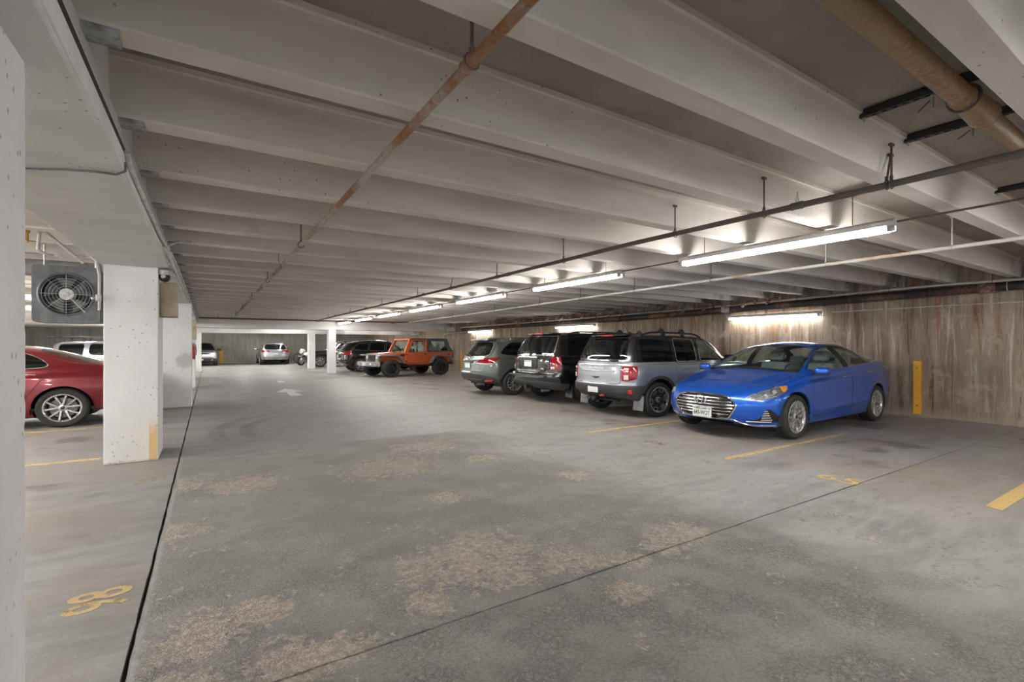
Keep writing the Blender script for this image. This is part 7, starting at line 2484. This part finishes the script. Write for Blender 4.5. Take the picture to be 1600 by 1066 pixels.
    MB().rbox((2.16, 0, 1.765), (0.80, 1.34, 0.055), 0.022).build('roof_panel', pm('roof_panel_black', (0.05, 0.03, 0.03), (0.035, 0.03, 0.032), 10, 0.5), root, smooth=True)
    MB().rbox((3.08, 0, 1.765), (1.10, 1.40, 0.065), 0.026).build('hardtop_roof', HT, root, smooth=True)
    MB().add([(3.60, -0.70, 1.73), (3.60, 0.70, 1.73), (3.84, 0.72, 1.13), (3.84, -0.72, 1.13)], [(0, 1, 2, 3)]).build('rear_window', CM['glass'], root)
    for sd in (-1, 1):
        MB().rbox((3.90, sd * 0.66, 0.90), (0.06, 0.14, 0.20), 0.02).build('tail_lamp', CM['red'], root, smooth=True)
        MB().lathe([(0, 0.0), (0.05, 0.0), (0.06, 0.03)], 'Y', 12, (3.66, sd * 0.765, 1.0)).build('fuel_cap', CM['black'], root, smooth=True)
    # cabin: seats, roll bar
    mb = MB()
    for y in (-0.34, 0.34):
        seat(mb, 2.20, y, 0.82, 0.48, 0.22, 0.58)
    mb.build('front_seats', CM['cabin_l'], root, smooth=True)
    mb = MB()
    mb.rbox((3.08, 0, 0.84), (0.42, 0.95, 0.14), 0.05)
    mb.rbox((3.32, 0, 1.12), (0.12, 0.95, 0.50), 0.05, Matrix.Rotation(0.2, 3, 'Y'))
    for y in (-0.25, 0.25):
        mb.rbox((3.40, y, 1.44), (0.09, 0.24, 0.16), 0.04)
    mb.build('rear_seat', CM['cabin_l'], root, smooth=True)
    MB().tube([(2.58, -0.62, 0.9), (2.58, -0.60, 1.66), (2.58, 0.60, 1.66), (2.58, 0.62, 0.9)], 0.035, 8).build('roll_bar', CM['black'], root, smooth=True)
    MB().prism([(1.48, 0.80), (1.48, 1.16), (1.70, 1.18), (1.78, 1.0), (1.74, 0.80)], -0.66, 0.66, 'Y').build('dashboard', CM['cabin'], root, bevel=0.02)
    st = MB().torus((0, 0, 0), 0.18, 0.015, 'X', 20, 6).build('steering_wheel', CM['cabin'], root, smooth=True)
    st.location = (1.88, -0.34, 1.16)
    st.rotation_euler = (0, -0.35, 0)
    # spare wheel
    sp = dict(rt=RT, tw=0.265, rim=0.226, track=1.62, xw=(XF, XRr))
    pr = wheels(root, sp, 'thick5', 'rim_black', 0.2)
    s = dup(pr, root)
    s.name = 'spare_wheel'
    s.location = (4.06, 0.0, 0.98)
    s.rotation_euler = (0, 0, -PI / 2)
    return root


# ------------------------------------------------------------------ bicycle and motorcycle by the end wall
def bicycle(loc, rz):
    r = empty('bicycle', loc, rz)
    tag(r, 'dark bicycle standing against the end wall beside the motorcycle', 'bicycle')
    for x in (-0.52, 0.52):
        w = MB().torus((x, 0, 0.34), 0.325, 0.022, 'Y', 28, 6).build('wheel', CM['tyre'], r, smooth=True)
        s = MB()
        for k in range(14):
            a = 2 * PI * k / 14
            s.tube([(x, 0, 0.34), (x + 0.31 * math.cos(a), 0, 0.34 + 0.31 * math.sin(a))], 0.0025, 4)
        s.torus((x, 0, 0.34), 0.305, 0.008, 'Y', 28, 4)
        s.build('spokes', CM['satin'], w)
        tag(w.children[-1], kind='stuff')
    f = MB()
    bb, seat_, head, rear, front = (-0.06, 0, 0.30), (-0.20, 0, 0.80), (0.36, 0, 0.82), (-0.52, 0, 0.34), (0.52, 0, 0.34)
    for a, b in ((bb, seat_), (bb, (0.38, 0, 0.72)), (seat_, head), (bb, rear), ((-0.18, 0, 0.72), rear), (head, (0.40, 0, 0.66)), ((0.40, 0, 0.66), front)):
        f.tube([a, b], 0.018, 8)
    f.build('frame', CM['black'], r, smooth=True)
    MB().tube([(-0.20, 0, 0.80), (-0.225, 0, 0.92)], 0.013, 6).rbox((-0.24, 0, 0.94), (0.26, 0.14, 0.06), 0.025).build('saddle', CM['black'], r, smooth=True)
    MB().tube([(0.35, 0, 0.84), (0.33, 0, 0.96), (0.36, 0, 0.98)], 0.014, 6).tube([(0.30, -0.30, 1.0), (0.36, -0.12, 0.98), (0.36, 0.12, 0.98), (0.30, 0.30, 1.0)], 0.013, 6).build('handlebar', CM['black'], r, smooth=True)
    MB().torus((-0.06, -0.03, 0.30), 0.085, 0.008, 'Y', 18, 5).tube([(-0.06, -0.05, 0.30), (0.08, -0.05, 0.22)], 0.01, 5).tube([(-0.06, 0.05, 0.30), (-0.20, 0.05, 0.38)], 0.01, 5).build('crank', CM['satin'], r)


def motorcycle(loc, rz):
    r = empty('motorcycle', loc, rz)
    tag(r, 'black and white motorcycle half hidden behind the farther slim pillar', 'motorcycle')
    for x in (-0.70, 0.70):
        w = MB().torus((x, 0, 0.31), 0.245, 0.065, 'Y', 28, 10).build('wheel', CM['tyre'], r, smooth=True)
        s = MB()
        for k in range(5):
            a = 2 * PI * k / 5
            s.tube([(x, 0, 0.31), (x + 0.20 * math.cos(a), 0, 0.31 + 0.20 * math.sin(a))], 0.018, 5)
        s.torus((x, 0, 0.31), 0.195, 0.02, 'Y', 24, 5)
        s.build('rim', CM['alloy'], w, smooth=True)
    wht = paint('white_fairing', (0.72, 0.73, 0.74), 0.0, 0.3, 0.02)
    for s_ in (-1, 1):
        MB().tube([(-0.70, s_ * 0.09, 0.31), (-0.46, s_ * 0.10, 0.98)], 0.025, 8).build('fork', CM['satin'], r, smooth=True)
    MB().rbox((-0.22, 0, 0.86), (0.52, 0.28, 0.26), 0.10, Matrix.Rotation(0.12, 3, 'Y'), seg=3).build('tank', CM['black'], r, smooth=True)
    MB().rbox((0.32, 0, 0.86), (0.58, 0.24, 0.11), 0.05, Matrix.Rotation(-0.12, 3, 'Y'), seg=3).build('saddle', CM['cabin'], r, smooth=True)
    MB().rbox((0.70, 0, 0.93), (0.28, 0.18, 0.10), 0.04, Matrix.Rotation(-0.3, 3, 'Y')).build('tail', wht, r, smooth=True)
    MB().rbox((-0.05, 0, 0.50), (0.60, 0.30, 0.38), 0.08, seg=3).build('engine', CM['alloy_dark'], r, smooth=True)
    MB().rbox((-0.58, 0, 0.93), (0.30, 0.36, 0.34), 0.12, Matrix.Rotation(0.4, 3, 'Y'), seg=3).build('fairing', wht, r, smooth=True)
    MB().rbox((-0.72, 0, 0.60), (0.34, 0.14, 0.06), 0.03, Matrix.Rotation(0.2, 3, 'Y')).build('front_mudguard', wht, r, smooth=True)
    MB().lathe([(0, -0.03), (0.06, -0.02), (0.08, 0.02)], 'X', 14, (-0.73, 0, 0.93)).build('headlamp', CM['clear'], r, smooth=True)
    MB().tube([(-0.34, -0.36, 1.04), (-0.44, -0.14, 1.02), (-0.44, 0.14, 1.02), (-0.34, 0.36, 1.04)], 0.014, 6).build('handlebar', CM['black'], r, smooth=True)
    MB().tube([(0.0, 0.16, 0.32), (0.4, 0.18, 0.36), (0.85, 0.19, 0.52)], 0.05, 10).build('exhaust', CM['satin'], r, smooth=True)
    MB().tube([(0.05, -0.10, 0.30), (0.0, -0.28, 0.01)], 0.012, 5).build('kickstand', CM['black'], r)

# ================================================================== parked vehicles
blue_sedan((7.08 - 0.94 * 1.034, 4.47, 0), 0.036, (1.034, 1.0, 0.965))
silver_suv((7.12 + 3.53, 6.925, 0), PI, (1, 0.93, 0.91))
black_suv((7.45 + 3.725, 9.40, 0), PI, (1, 0.98, 0.93))
green_wagon((6.98 + 3.61, 11.75, 0), PI, (1, 1, 0.93))
off_roader((6.32 - 0.72 * 1.0, 20.35, 0), 0.19, (1.02, 1, 0.92))
red_sedan((-2.02 - 3.80, 11.45, 0), 0.0, (1, 1, 0.93))
far_suvs()
motorcycle((5.75, 34.3, 0), 0.5)
bicycle((6.38, 40.3, 0), 0.0)
